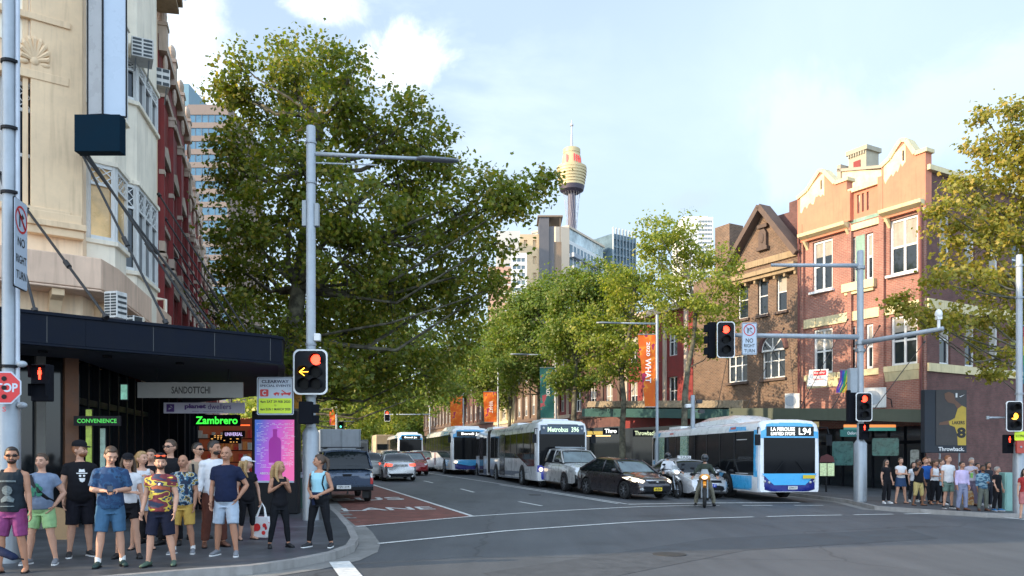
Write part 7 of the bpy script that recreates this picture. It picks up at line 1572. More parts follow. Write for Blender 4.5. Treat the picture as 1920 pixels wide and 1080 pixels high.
t = thing('signal_controller', 'mint green controller cabinet standing behind the right edge pole', 'cabinet', base(1896, DF + .8)); MB().box(-.2, .2, 0, .4, 0, 1.25).build('cabinet', M('mint_paint', (.22, .42, .38), .5, var=.1), t, bevel=.02); MB().box(-.16, .16, -.012, -.002, .1, 1.15).build('door', M('mint_paint'  , (.2, .4, .36)), t); MB().box(.1, .13, -.03, -.013, .6, .72).build('handle', MATS['black'], t)
t = thing('sign_arm', 'thin horizontal bracket arm left of the right edge pole', 'bracket', P(1852, 783, DF)); MB().tube([(0, 0, 0), (.95, 0, 0)], .03, 8).build('arm', galv, t); MB().cyl((0, 0, -.05), .045, .1, 10).build('cap', MATS['galv'], t)
# --- banner poles and lamps along the street
org = splitmat('orange_banner', [(.62, .11, .01), (.62, .11, .01), (.62, .13, .01), (.70, .22, .02), (.35, .02, .08)], 2.0, det=2); tlb = splitmat('teal_banner', [(.01, .10, .10), (.01, .10, .10), (.01, .09, .10), (.02, .13, .12), (.3, .06, .08)], 1.8, det=2)
def banner_pole(px, d, ytop, bx0, bx1, by0, by1, mat, lb, txt=None, armx=None, army=None, taper=.75, off=.13):
 t, p = pole('street_light', 'street light pole holding the ' + lb, px, d, ytop, 830, .12, .075, 'street light', off)
 if armx: arm(t, p, px, army + 2, armx, army, d, d, .045, 'arm'); a, b = P(armx, army, d) - p, P(armx + (px - armx) * .4, army + .5, d) - p; MB().tube([a, a.lerp(b, .2), b], [(.04, .03), (.13, .05), (.06, .04)], 10, ref=(0, 1, 0)).build('lamp_head', MATS['galv'], t, smooth=True)
 c = P((bx0 + bx1) / 2, (by0 + by1) / 2, d - .02); w = (bx1 - bx0) / FPX * d; h = (by1 - by0) / FPX * d
 b = thing('street_banner', lb, 'banner', c); m = MB(); n = 14
 for i in range(n + 1):
  z = h / 2 - h * i / n; k = 1 - (1 - taper) * (i / n); x1 = w / 2; x0 = w / 2 - w * k;
  for j in range(5): x = x0 + (x1 - x0) * j / 4; m.v.append((x, .03 * math.sin(i * .9 + j), z))
 for i in range(n):
  for j in range(4): m.f.append((i * 5 + j, i * 5 + 5 + j, i * 5 + 6 + j, i * 5 + j + 1)); m.m.append(0)
 m.build('cloth', mat, b, smooth=True); m = MB(); m.tube([(-w / 2, 0, h / 2 + .03), (w / 2 + .12, 0, h / 2 + .03)], .02, 8); m.cut(); m.tube([(w / 2 - w * taper, 0, -h / 2 - .03), (w / 2 + .12, 0, -h / 2 - .03)], .02, 8); m.build('rod', MATS['galv'], b)
 if txt:
  for s, zz, sz, ww in txt:
   q = text(s, h * ww, w * sz, MATS['white_paint'], b, Matrix(((0, 1, 0, w * .08), (0, 0, -1, -.05), (-1, 0, 0, h * zz), (0, 0, 0, 1))), bold=.02)
 return t
banner_pole(1232, 40, 590, 1196, 1229, 628, 762, org, 'tall orange banner with white vertical lettering by the teal awning', [('WHAT', -.0, .32, .34), ('2020', .3, .2, .2)], 1118, 605, .6)
banner_pole(1042, 56, 640, 1012, 1039, 690, 784, tlb, 'dark teal banner above the white articulated bus', [('MARDI', .1, .25, .3)], 957, 664, .95)
banner_pole(934, 72, 690, 906, 931, 735, 791, org, 'orange banner above the front of the articulated bus roof', [('WHAT', .0, .3, .4)], None, None, .9)
banner_pole(869, 92, 710, 843, 867, 742, 799, org, 'orange banner above the second light blue bus', None, None, None, .9)
banner_pole(631, 60, 755, 618, 628, 768, 797, org, 'small orange banner far up the left footpath', None, None, None, 1)
t, p = pole('traffic_pole', 'slim distant signal pole with an arm over the lanes beyond the silver sedan', 806, 84, 700, 840, .1, .07, 'pole'); arm(t, p, 806, 777, 722, 777, 84, 84, .05)
signal('distant traffic light lit red over the lane above the silver sedan', 726, 770, 790, 84, .62, {0: redlit}, depth=.1)
t, p = pole('traffic_pole', 'slim distant signal pole left of the box truck', 632, 66, 770, 840, .1, .06, 'pole'); arm(t, p, 632, 790, 665, 790, 66, 66, .04)
signal('distant traffic light lit green above the box truck', 639, 789, 803, 66, .45, {2: grnlit}, depth=.1, border=False)
t, p = pole('camera_pole', 'short grey pole with two cameras behind the light blue bus roof', 1299, 36.5, 741, 850, .13, .1, 'pole')
for dx, dz, s_ in ((.25, -.3, 1), (-.25, -.5, -1), (.35, -.75, 1)):
 zz = zat(741, 36.5) - p.z + dz; m = MB(); m.box(dx - .12, dx + .12, -.3, .05, zz - .08, zz + .08); m.build('camera', M('camera_black', (.03, .03, .035), .4) if s_ > 0 else MATS['white_paint'], t, bevel=.02); m = MB(); m.tube([(0, 0, zz), (dx, 0, zz)], .02, 6); m.build('camera_arm', MATS['galv'], t)
# --- advertising panel / phone booth
DA = 21.0; t = thing('advertising_panel', 'pink to blue lit bottle poster in a black phone booth frame behind the blonde woman', 'advertising panel', base(516, DA)); k = DA / FPX
def zz_(py): return zat(py, DA) - t.location.z
MB().box(-.62, .58, 0, .35, .0, zz_(770)).build('frame', MATS['black'], t, bevel=.03)
adp = bpy.data.materials.new('advert_print'); adp.use_nodes = True; nt = adp.node_tree; b = nt.nodes['Principled BSDF']; L = nt.links.new
tc = nd(nt, 'ShaderNodeTexCoord'); s = nd(nt, 'ShaderNodeSeparateXYZ'); L(tc.outputs['Generated'], s.inputs[0]); r = nd(nt, 'ShaderNodeValToRGB'); cr = r.color_ramp; cr.elements[0].position = .0; cr.elements[0].color = (.02, .09, .42, 1); cr.elements[1].position = 1; cr.elements[1].color = (.62, .10, .28, 1); e = cr.elements.new(.5); e.color = (.36, .05, .42, 1)
ml = nd(nt, 'ShaderNodeMath', operation='MULTIPLY_ADD'); L(s.outputs[2], ml.inputs[0]); ml.inputs[1].default_value = -.35; ml.inputs[2].default_value = .25; ad = nd(nt, 'ShaderNodeMath', operation='ADD'); L(s.outputs[0], ad.inputs[0]); L(ml.outputs[0], ad.inputs[1]); L(ad.outputs[0], r.inputs[0]); L(r.outputs[0], b.inputs['Base Color']); L(r.outputs[0], b.inputs['Emission Color']); b.inputs['Emission Strength'].default_value = .55; b.inputs['Roughness'].default_value = .3
pz0, pz1 = zz_(905), zz_(787); MB().box(-.53, .50, -.012, -.002, pz0, pz1).build('poster', adp, t)
bm_ = M('bottle_magenta', (.30, .01, .28), .4, var=.05, emit=.3, ecol=(.30, .01, .28)); H_ = pz1 - pz0; c0 = pz0 + H_ * .32
m = MB(); m.prism([(-.16, c0), (.16, c0), (.16, c0 + H_ * .33), (.13, c0 + H_ * .38), (.055, c0 + H_ * .41), (.05, c0 + H_ * .5), (.06, c0 + H_ * .5), (.06, c0 + H_ * .53), (-.06, c0 + H_ * .53), (-.06, c0 + H_ * .5), (-.05, c0 + H_ * .5), (-.055, c0 + H_ * .41), (-.13, c0 + H_ * .38), (-.16, c0 + H_ * .33)], -.018, -.013); m.build('bottle_print', bm_, t)
rn = random.Random(8); m = MB(); wl = M('tiny_print', (.7, .7, .8), .5, var=.2, emit=.2, ecol=(.6, .6, .75))
for i in range(34):
 z = pz0 + H_ * (.24 + .72 * i / 34); x = -.48
 while x < .44:
  l_ = rn.uniform(.02, .1)
  if rn.random() < .5 and not (abs(x + l_ / 2) < .2 and c0 - .02 < z < c0 + H_ * .54): m.box(x, x + l_, -.016, -.013, z, z + .009)
  x += l_ + .015
m.build('print_lines', wl, t, one=True)
MB().box(-.53, .50, -.018, -.013, pz0, pz0 + .05).build('white_strip', signw, t); tx('ABSOLUT LOVE', .56, .06, -.12, pz0 + H_ * .15, inkw, t, y=-.02, bold=.03); tx('telephone', .4, .05, -.3, zz_(775), M('faint_white', (.3, .3, .33), .5), t, y=-.034)
# --- under-awning hanging signs
t = thing('hanging_sign', 'grey sandwich shop sign hanging under the black awning', 'shop sign', P(357, 731.5, 19.0)); w, h = 197 / FPX * 19, 29 / FPX * 19
MB().box(-w / 2, w / 2, -.02, .04, -h / 2, h / 2).build('board', M('sign_grey_board', (.21, .21, .20), .5, var=.1, emit=.03, ecol=(.3, .3, .3)), t); tx('SANDOTTCHI', .92, .17, .02, 0, ink, t, y=-.024, bold=.02); m = MB(); m.tube([(-.8, .01, h / 2), (-.8, .01, .5)], .012, 6); m.cut(); m.tube([(.9, .01, h / 2), (.9, .01, .5)], .012, 6); m.build('hanger', MATS['black'], t)
t = thing('hanging_sign', 'pale lilac travel shop sign hanging below the sandwich shop sign', 'shop sign', P(383, 765, 20.5)); w, h = 151 / FPX * 20.5, 20 / FPX * 20.5; lil = M('purple_ink', (.08, .03, .2), .5, var=0)
MB().box(-w / 2, w / 2, -.02, .04, -h / 2, h / 2).build('board', M('sign_pale_board', (.42, .42, .50), .5, var=.05, emit=.05, ecol=(.4, .4, .5)), t); tx('planet', .55, .15, -.22, .03, lil, t, y=-.024, bold=.05); tx('dwellers', .60, .14, .40, .035, lil, t, y=-.024); tx('travel + experience more', .8, .035, .1, -.09, lil, t, y=-.024); MB().prism(rrect(.2, .2, .01, cx=-.86), -.024, -.021).build('logo', lil, t); m = MB(); m.prism([(-.9, -.05), (-.82, -.0), (-.9, .0)], -.028, -.025); m.prism([(-.83, .05), (-.8, .0), (-.88, .06)], -.028, -.025); m.build('logo_mark', MATS['sign_pale_board'], t, one=True); m = MB(); m.tube([(-.7, .01, h / 2), (-.7, .01, .6)], .012, 6); m.cut(); m.tube([(.7, .01, h / 2), (.7, .01, .6)], .012, 6); m.build('hanger', MATS['black'], t)
# --- right side: billboard, flags, units, signs
F2d = 36.6
t = thing('billboard', 'tall dark poster of a player in a yellow jersey above the right crowd', 'billboard', P(1783, 790, 34.2), R(6)); w, h = 60 / FPX * 34.2, 118 / FPX * 34.2; nv_ = M('poster_navy', (.012, .018, .03), .5, var=.2)
MB().box(-w / 2 - .5, w / 2 + .05, .01, .3, -h / 2, h / 2).build('box', nv_, t, bevel=.02); MB().box(-w / 2, w / 2, -.01, .008, -h * .38, h / 2).build('poster', M('poster_dark', (.045, .04, .04), .5, var=.3), t)
ys_ = M('jersey_yellow', (.55, .38, .06), .7, var=.15); sk_ = M('poster_skin', (.16, .08, .05), .6, var=.2)
m = MB(); m.prism([(w * .5, -h * .38), (w * .5, h * .22), (w * .36, h * .25), (w * .22, h * .20), (w * .12, h * .05), (-w * .08, h * .00), (-w * .05, -h * .06), (w * .12, -h * .09), (w * .2, -h * .2), (w * .22, -h * .38)], -.016, -.012); m.build('jersey_print', ys_, t)
m = MB(); m.prism([(w * .36, h * .25), (w * .22, h * .2), (w * .1, h * .28), (-w * .1, h * .30), (-w * .2, h * .36), (-w * .22, h * .44), (-w * .08, h * .47), (w * .08, h * .44), (w * .14, h * .34)], -.015, -.0115); m.prism([(-w * .04, h * .02), (-w * .38, -h * .02), (-w * .4, -h * .06), (-w * .06, -h * .05)], -.0155, -.0115); m.build('skin_print', sk_, t, one=True)
tx('LAKERS', w * .42, h * .055, w * .24, -.02 * h, ink, t, y=-.02, bold=.03); tx('8', w * .3, h * .17, w * .34, -h * .18, ink, t, y=-.02, bold=.05); tx('Throwback.', w * .86, h * .065, 0, -h * .44, inkw, t, y=-.03, bold=.02)
MB().box(w * .15, w * .21, -.016, -.012, h * .38, h * .45).build('logo', inkw, t); m = MB(); m.prism([(w * .27, h * .40), (w * .31, h * .385), (w * .46, h * .43), (w * .31, h * .40)], -.016, -.012); m.build('swoosh', inkw, t); m = MB(); m.tube([(-w * .3, .15, -h / 2), (-w * .3, .15, -h / 2 - 2)], .04, 8); m.cut(); m.tube([(w * .35, .15, -h / 2), (w * .35, .15, -h / 2 - 2)], .04, 8); m.build('leg', MATS['galv'], t)
def rac(px, py, w, h, lb, d):
 t = thing('air_conditioner', lb, 'air conditioner', P(px, py, d), R(-25)); MB().box(-w / 2, w / 2, -.18, .18, -h / 2, h / 2).build('casing', acw, t, bevel=.015); m = MB(); m.cyl((-w * .12, -.195, 0), h * .36, .02, 20, axis='y'); m.build('fan_grille', MATS['galv'], t); m = MB(); m.tube([(w / 2, 0, 0), (w / 2 + .2, 0, -.1), (w / 2 + .25, 0, -h / 2)], .03, 6); m.build('hose', MATS['black'], t)
rac(1641, 746, .95, .95, 'white air conditioner on the olive awning right of the red traffic light', 37.9); rac(1486, 752, .75, .8, 'pale air conditioner on the olive awning below the gabled building edge', 43)
t = thing('protest_banner', 'white cloth sign with red box lettering hanging below a window', 'banner', P(1537, 708, 40.8), R(-58 + 30));
m = MB(); m.add([(-.5, 0, .42), (.42, 0, .42), (.34, -.02, -.42), (-.62, .02, -.42)], [(3, 2, 1, 0), (0, 1, 2, 3)][:1]); m.build('cloth', MATS['white_paint'], t); m = MB(); m.prism([(-.3, .12), (.3, .12), (.3, .36), (-.3, .36)], -.03, -.015); m.build('red_panel', redp_, t); tx('Equality', .5, .13, 0, .24, inkw, t, y=-.035); tx('Respect', .5, .12, -.06, -.08, redp_, t, y=-.03)
t = thing('rainbow_flag', 'rainbow flag hanging limp under a window left of the right mast', 'flag', P(1590, 716, 39)); m = MB(); cs = [(.5, .03, .05), (.65, .25, .03), (.7, .55, .05), (.05, .35, .12), (.03, .12, .45), (.2, .05, .35)]
for k in range(6):
 x0 = .3 - k * .11; rg = [[(x0 - q * .11 - .25 * (i / 6) ** 1.5 + .04 * math.sin(i * 1.3 + k), .05 * math.sin(i + k + q), .55 - i * .18) for q in (0, 1)] for i in range(7)]
 for i in range(6): m.add([rg[i][0], rg[i][1], rg[i + 1][1], rg[i + 1][0]], [(0, 1, 2, 3)], k)
m.build('cloth', [M('flag%d' % k, c, .8, var=.1) for k, c in enumerate(cs)], t, one=True); MB().tube([(.35, 0, .56), (-.4, 0, .58)], .02, 6).build('pole', MATS['galv'], t)
t = thing('shop_sign', 'long rainbow striped lit shop sign under the olive awning', 'shop sign', P(1631, 802, 36)); w = 97 / FPX * 36
MB().box(-w / 2, w / 2, -.01, .05, .02, .14).build('orange_stripe', M('sign_orange_lit', (.8, .25, .06), .5, var=.1, emit=.6, ecol=(.8, .22, .05)), t); MB().box(-w / 2, w / 2, -.01, .05, -.14, .018).build('green_stripe', M('sign_green_dim', (.05, .25, .2), .5, var=.1, emit=.15), t)
t = thing('shop_sign', 'small teal street name style sign hung left of the right mast', 'shop sign', P(1599, 812, 35.5)); MB().box(-.55, .45, -.01, .05, -.16, .16).build('board', M('teal_sign', (.01, .10, .09), .5, emit=.1), t); tx('Oxford St', .6, .13, .05, 0, inkw, t)
t = thing('shop_sign', 'dim gold lettered sign board under the awning above the L94 bus', 'shop sign', P(1512, 797, 38)); MB().box(-.6, .6, 0, .05, -.16, .16).build('board', M('gold_board', (.40, .27, .10), .5, var=.5, sc=9, emit=.06), t); MB().box(-.62, .62, .051, .08, -.18, .18).build('frame', MATS['black'], t)
for px, py, d, w_, s_, lb, mt in ((1145, 808, 50, .75, 'Thro', 'short white lettered shop sign right of the articulated bus', dmt), (1210, 812, 47, 1.25, 'Throwback', 'white lettered shop sign beside the bare street tree trunk', M('pale_yellow_lit', (.8, .85, .5), .5, var=0, emit=.5))):
 t = thing('shop_sign', lb, 'shop sign', P(px, py, d)); MB().box(-w_ / 2 - .1, w_ / 2 + .1, .01, .06, -.2, .2).build('board', MATS['black_matte'], t); tx(s_, w_, .26, 0, 0, mt, t, y=-.004, bold=.02)
t = thing('shop_sign', 'small yellow lit sign under the teal awning next to the articulated bus', 'shop sign', P(1118, 812, 50)); MB().box(-.55, .4, 0, .05, -.12, .12).build('board', M('yellow_board', (.6, .4, .08), .5, var=.3, sc=8, emit=.5, ecol=(.7, .45, .08)), t); MB().box(-.7, .9, -.01, -.001, -.2, -.15).build('light_strip', warm, t)
t = thing('menu_board', 'two lit pale green menu sheets behind the front of the L94 bus', 'menu board', P(1551, 880, 31.5)); m = MB(); m.box(-.28, -.02, 0, .03, -.26, .24); m.cut(); m.box(.02, .28, 0, .03, -.26, .24); m.build('sheet', M('menu_pale', (.5, .6, .35), .6, var=.5, sc=16, emit=.25, ecol=(.55, .65, .35)), t); m = MB(); m.loft([[(x, y, z) for x, z in ((-.3, .28), (-.24, .5), (.0, .6), (.24, .5), (.3, .28))] for y in (0, .04)]); m.build('red_top', M('dark_red_paint', (.10, .02, .02), .6), t); m = MB(); m.tube([(0, .1, -.3), (0, .1, -.9)], .04, 8); m.build('stand', MATS['black'], t)
# stay rods of the right awnings
for k, (x0, y0, x1, y1, d0, d1) in enumerate(((1590, 598, 1500, 765, 40.5, 40), (1650, 610, 1560, 766, 38.5, 38), (1734, 640, 1640, 766, 37.6, 36.5), (1470, 615, 1400, 765, 45, 43.5), (1370, 640, 1345, 765, 47, 45))):
 a, b = P(x0, y0, d0), P(x1, y1, d1); t = thing('stay_rod', 'thin dark stay rod %s along the right awnings, counted from the left' % ('third', 'fourth', 'fifth', 'second', 'first')[k], 'stay rod', b, 0, 'stay rods of the right awnings'); MB().tube([(0, 0, 0), a - b], .018, 6).build('rod', stm, t); m = MB(); m.tube([(a - b) * .98, a - b], .05, 8); m.build('wall_plate', stm, t)
# interior glow and furniture behind the right glass: cafe tables as bright shapes
for k, (px, py, d, w_, h_, c_) in enumerate(((1580, 850, 37.5, .9, 1.1, (.03, .10, .09)), (1660, 838, 37, 1.1, .8, (.04, .12, .10)), (1715, 862, 36.3, .35, .9, (.2, .22, .2)), (1470, 800, 41, 1, .4, (.3, .25, .1)))):
 t = thing('interior_glow_panel', ('dull teal interior glow panel left of the right mast base', 'green tinted interior glow panel behind the women at the right', 'pale interior glow panel above the man in tan shorts', 'gold interior glow panel above the light blue bus roof')[k], 'poster', P(px, py, d - .6), R(-30)); MB().prism(rrect(w_, h_, .08), 0, .03).build('panel', M('panel%d' % k, c_, .3, var=.6, sc=4, emit=.05), t); MB().prism(rrect(w_ + .05, h_ + .05, .08), .031, .05).build('frame', MATS['black'], t)
# litter bin and far footpath clutter up the left side
t = thing('litter_bin', 'small green litter bin beside the phone booth', 'bin', base(566, 22.5)); m = MB(); m.cyl((0, 0, .05), .22, .85, 20); m.build('body', M('bin_green', (.02, .06, .045), .5), t, smooth=40); m = MB(); m.tube([(0, 0, .9), (0, 0, 1.0), (0, 0, 1.06)], [.24, .2, .05], 20); m.build('lid', MATS['galv'], t, smooth=40)
# ---------------- people ----------------
SKIN = {'fair': M('skin_fair', (.52, .29, .20), .55, var=.08, sc=8, spec=.35), 'tan': M('skin_tan', (.40, .20, .125), .55, var=.1, sc=8, spec=.35), 'brown': M('skin_brown', (.20, .095, .055), .55, var=.1, sc=8, spec=.35)}
def cloth(name, col, var=.18): return M(name, col, .85, var=var, sc=5, bump=.8, bsc=9, spec=.2)
HAIR = {'dark': M('hair_dark', (.018, .012, .009), .5, var=.5, sc=40), 'brown': M('hair_brown', (.06, .033, .018), .5, var=.5, sc=40), 'blonde': M('hair_blonde', (.36, .22, .09), .5, var=.4, sc=40), 'grey': M('hair_grey', (.28, .26, .24), .6, var=.3, sc=40), 'ginger': M('hair_ginger', (.22, .08, .03), .5, var=.4, sc=40)}
eyem = M('eye_dark', (.01, .008, .006), .2, var=0); lipm = M('lip', (.30, .10, .08), .5, var=0)
ARMS = {'down': ((.226, .02, 1.12), (.238, -.06, .88)), 'phone': ((.235, .0, 1.14), (.065, -.26, 1.13)), 'pocket': ((.30, .07, 1.14), (.195, -.02, .93)), 'cross': ((.235, -.04, 1.16), (-.09, -.185, 1.14)), 'clasp': ((.25, .03, 1.12), (.05, -.20, .99)), 'chest': ((.225, -.03, 1.15), (.05, -.20, 1.30)), 'face': ((.23, -.10, 1.16), (.06, -.16, 1.47)), 'bars': ((.32, -.15, 1.14), (.40, -.42, 1.02)), 'bag': ((.27, .0, 1.12), (.30, -.02, .84)), 'back': ((.25, .08, 1.14), (.20, .12, .95)), 'cane': ((.25, -.02, 1.12), (.28, -.16, .90))}
QUEUE = []
def queue_remesh(mb, name, mats, parent, vox, extra=None, smooth_it=3):
 me = mb.mesh(name, mats); o = bpy.data.objects.new(name, me); COL.objects.link(o); o.parent = parent
 r = o.modifiers.new('r', 'REMESH'); r.mode = 'VOXEL'; r.voxel_size = vox; r.use_smooth_shade = True
 s = o.modifiers.new('s', 'SMOOTH'); s.iterations = smooth_it; s.factor = .5
 QUEUE.append((o, extra)); return o
def flush():
 bpy.context.view_layer.update(); dg = bpy.context.evaluated_depsgraph_get()
 for o, ex in QUEUE:
  me = bpy.data.meshes.new_from_object(o.evaluated_get(dg)); old = o.data
  if ex is not None and ex.f:
   co = np.empty(len(me.vertices) * 3, dtype=np.float32); me.vertices.foreach_get('co', co); nv = len(me.vertices)
   fs = [tuple(p.vertices) for p in me.polygons]; m2 = bpy.data.meshes.new(o.name); m2.from_pydata(list(map(tuple, co.reshape(-1, 3))) + list(ex.v), [], fs + [tuple(nv + i for i in f) for f in ex.f])
   m2.materials.append(old.materials[0]); me = m2
  if o.name.split('.')[0] in ('shirt', 'shorts', 'trousers', 'dress', 'skirt'):
   for v, nn in zip(me.vertices, [v.normal.copy() for v in me.vertices]):
    q = v.co; f = noise.noise(Vector((q.x * 11, q.y * 11, q.z * 4.5 + len(QMOD)))) * .7 + noise.noise(Vector((q.x * 5 + q.z * 14, q.y * 6, q.z * 9 - q.x * 9))) * .6; v.co = q + nn * (f * .0085)
  me.polygons.foreach_set('use_smooth', [True] * len(me.polygons)); me.name = o.name; QMOD.append((o, me))
QMOD = []
def finish():
 flush()
 for o, me in QMOD: o.modifiers.clear(); o.data = me
 QUEUE.clear(); QMOD.clear()
def hand(mb, W, E, k, s, curl=.5, aim=None):
 W, E = Vector(W), Vector(E); d = (W - E).normalized()
 if aim is not None: d = (d * .4 + Vector(aim)).normalized()
 pn = Vector((-s, -.2, 0)) if abs(d.z) > .6 else Vector((0, .3, -1)); pn = (pn - d * pn.dot(d)).normalized(); sd_ = d.cross(pn).normalized()
 fw = sd_ if sd_.y < 0 or abs(d.z) < .6 else -sd_
 mb.tube([W - d * .03 * k, W + d * .02 * k, W + d * .06 * k, W + d * .095 * k], [(.026 * k, .022 * k), (.034 * k, .017 * k), (.041 * k, .016 * k), (.038 * k, .013 * k)], 8, ref=fw)
 for i, (o_, ln) in enumerate(((.030, .072), (.010, .08), (-.011, .074), (-.031, .058))):
  b = W + d * .088 * k + fw * o_ * k; c_ = curl * (.8 + .12 * i); p1 = b + (d + pn * c_ * .5).normalized() * ln * .48 * k; p2 = p1 + (d * (1 - c_ * .6) + pn * c_ * 1.2).normalized() * ln * .32 * k; p3 = p2 + (d * (1 - c_ * 1.3) + pn * c_ * 1.6).normalized() * ln * .25 * k
  mb.tube([b, p1, p2, p3], [.0098 * k, .009 * k, .0082 * k, .006 * k], 6)
 b = W + d * .03 * k + fw * .036 * k; mb.tube([b - fw * .012 * k, b + (fw + d * .8).normalized() * .034 * k, b + (fw * .5 + d + pn * .5).normalized() * .066 * k], [.014 * k, .011 * k, .0075 * k], 6)
def person(label, px, fy, hy, rz=0, top=None, bot=None, shoe=None, skin='fair', hair='short', hc='dark', arms=('down', 'down'), yaw=0, pitch=0, fat=0, fem=False, sleeve=.45, hem=.93, botz=.46, btype='shorts', sock=None, vox=.0125, stance=.0, off=.13, loc=None, H=None, step=0, tank=False, flare=0, beard=False, face=True, top2=None, headw=1.1, group=None, legs=None, bw=1.0, lean=0):
 if loc is None:
  loc = G(px, fy, off); H = (fy - hy) / FPX * loc.y * 1.0
 k = H / 1.78; t = thing('person', label, 'person', loc, R(rz), group); fx = .93 if fem else 1
 def S(p): return Vector((p[0] * k * bw, p[1] * k * bw, p[2] * k))
 rings = [(.80, .08, .07, 0), (.86, .150, .118, .01), (.94, .170 if not fem else .178, .128, .012), (1.02, .155 if not fem else .148, .112, 0), (1.10, .146 if not fem else .125, .105, -.0), (1.20, .153 if not fem else .133, .11, -.005), (1.30, .170 if not fem else .148, .118 if not fem else .125, -.0), (1.37, .166 if not fem else .145, .108, .005), (1.42, .128 * fx, .09, .01), (1.475, .075 * fx, .068, .015)]
 def belly(z): return fat * max(0, 1 - abs(z - 1.08) / .26)
 def tr(z, rx, ry, yc, inf): b = belly(z); return [S((0, yc - b * .55, z)), ((rx + inf + b * .35) * k * bw, (ry + inf + b * .6) * k * bw)]
 def torso(mb, z0, z1, inf, fl=0):
  q = [tr(z, rx, ry, yc, inf + fl * max(0, (1.1 - z))) for z, rx, ry, yc in rings if z0 < z < z1]
  def at(z):
   for a, b in zip(rings[:-1], rings[1:]):
    if a[0] <= z <= b[0]: u = (z - a[0]) / (b[0] - a[0]); return tr(z, a[1] + (b[1] - a[1]) * u, a[2] + (b[2] - a[2]) * u, a[3] + (b[3] - a[3]) * u, inf + fl * max(0, 1.1 - z))
   a = rings[0] if z < rings[0][0] else rings[-1]; return tr(z, a[1] if z > 1 else .15, a[2] if z > 1 else .115, a[3], inf + fl * max(0, 1.1 - z))
  q = [at(z0)] + q + [at(z1)]
  mb.tube([a for a, b in q], [b for a, b in q], 16, ref=(1, 0, 0))
 body = MB(); torso(body, .80, 1.475, 0)
 body.tube([S((0, .015, 1.44)), S((0, .012, 1.50)), S((0, -.0, 1.58))], [(.062 * k, .06 * k), (.054 * k * (1 if not fem else .85), .054 * k * (1 if not fem else .85)), (.052 * k, .054 * k)], 12, ref=(1, 0, 0))
 Hm = Tr(0, 0, 1.53 * k) @ Matrix.Rotation(R(yaw), 4, 'Z') @ Matrix.Rotation(R(pitch), 4, 'X') @ Tr(0, 0, -1.53 * k)
 def HP(x, y, z): return Hm @ Vector((x * k * headw, y * k * headw, (1.53 + (z - 1.53) * headw) * k))
 def hell(mb, c, r, nu=16, nv=11): mb.ell((c[0] * k * headw, c[1] * k * headw, (1.53 + (c[2] - 1.53) * headw) * k), tuple(q * k * headw for q in r), nu, nv, 0, Hm)
 hell(body, (0, .0, 1.648), (.074, .094, .102)); hell(body, (0, -.032, 1.595), (.054, .058, .058)); hell(body, (0, -.045, 1.562), (.03, .032, .022)); hell(body, (0, -.012, 1.60), (.063, .07, .05))
 body.tube([HP(0, -.088, 1.652), HP(0, -.104, 1.628), HP(0, -.113, 1.610), HP(0, -.09, 1.604)], [.010 * k, .012 * k, .0155 * k, .012 * k], 8)
 for s in (-1, 1): hell(body, (s * .076, .012, 1.628), (.012, .022, .032), 8, 6); hell(body, (s * .034, -.075, 1.612), (.022, .02, .022), 8, 6)
 hell(body, (0, -.088, 1.578), (.024, .012, .010), 8, 6); hell(body, (0, -.078, 1.668), (.05, .02, .012), 10, 6)
 rj = random.Random(int(px * 13 + fy)); ex = MB(); ptsA = {}; step = step or rj.uniform(-.07, .07)
 if not legs: stance += rj.uniform(0, .03)
 for s, a in zip((-1, 1), arms):
  E, W = ARMS[a] if isinstance(a, str) else a; E = (E[0] + rj.uniform(-.012, .02), E[1] + rj.uniform(-.03, .03), E[2])
  if a == 'down': W = (W[0] + rj.uniform(-.02, .03), W[1] + rj.uniform(-.06, .04), W[2])
  sh = S((s * (.176 if not fem else .150), .01, 1.378)); E = S((s * E[0] * fx, E[1], E[2])); W = S((s * W[0] * fx, W[1] - (fat * .9 if a in ('phone', 'clasp', 'cross') else 0), W[2]))
  q = fx * (1 + fat * .8); ptsA[s] = (sh, E, W)
  body.tube([S((s * .04, .012, 1.435)), S((s * .11, .012, 1.408)), sh], [.045 * k, .05 * k, .052 * k * q], 10); body.ell(tuple(sh), (.055 * k,) * 3, 12, 8)
  body.tube([sh, sh.lerp(E, .35), sh.lerp(E, .8), E, E.lerp(W, .25), E.lerp(W, .7), W], [.054 * k * q, .051 * k * q, .042 * k * q, .039 * k * q, .042 * k * q, .031 * k * q, (.027 * k * q)], 10)
  hand(ex, W, E, k, s, .75 if a in ('phone', 'bars', 'cane', 'bag', 'clasp', 'chest', 'face') else .4, aim=(-s * .8, 0, .1) if a == 'clasp' else None)
 lg = {}
 for s in (-1, 1):
  st = stance + .018; yy = step * s
  hp = S((s * .088, .012, .90)); kn = S((s * (.10 + st * .5), -.02 + yy * .5, .49)); an = S((s * (.115 + st), .025 + yy, .085))
  if legs and legs.get(s): kn, an = S(legs[s][0]), S(legs[s][1])
  q = 1 + fat * .7; lg[s] = (hp, kn, an)
  body.tube([hp, hp.lerp(kn, .35), hp.lerp(kn, .8), kn, kn.lerp(an, .3) + Vector((0, .014 * k, 0)), kn.lerp(an, .7), an, an - Vector((0, 0, .03 * k))], [.088 * k * q, .084 * k * q, .064 * k * q, .054 * k * q, .057 * k * q, .042 * k, .035 * k, .037 * k], 12)
 queue_remesh(body, 'body', SKIN[skin], t, vox * .9, ex, 2)
 # feet
 fd = {}
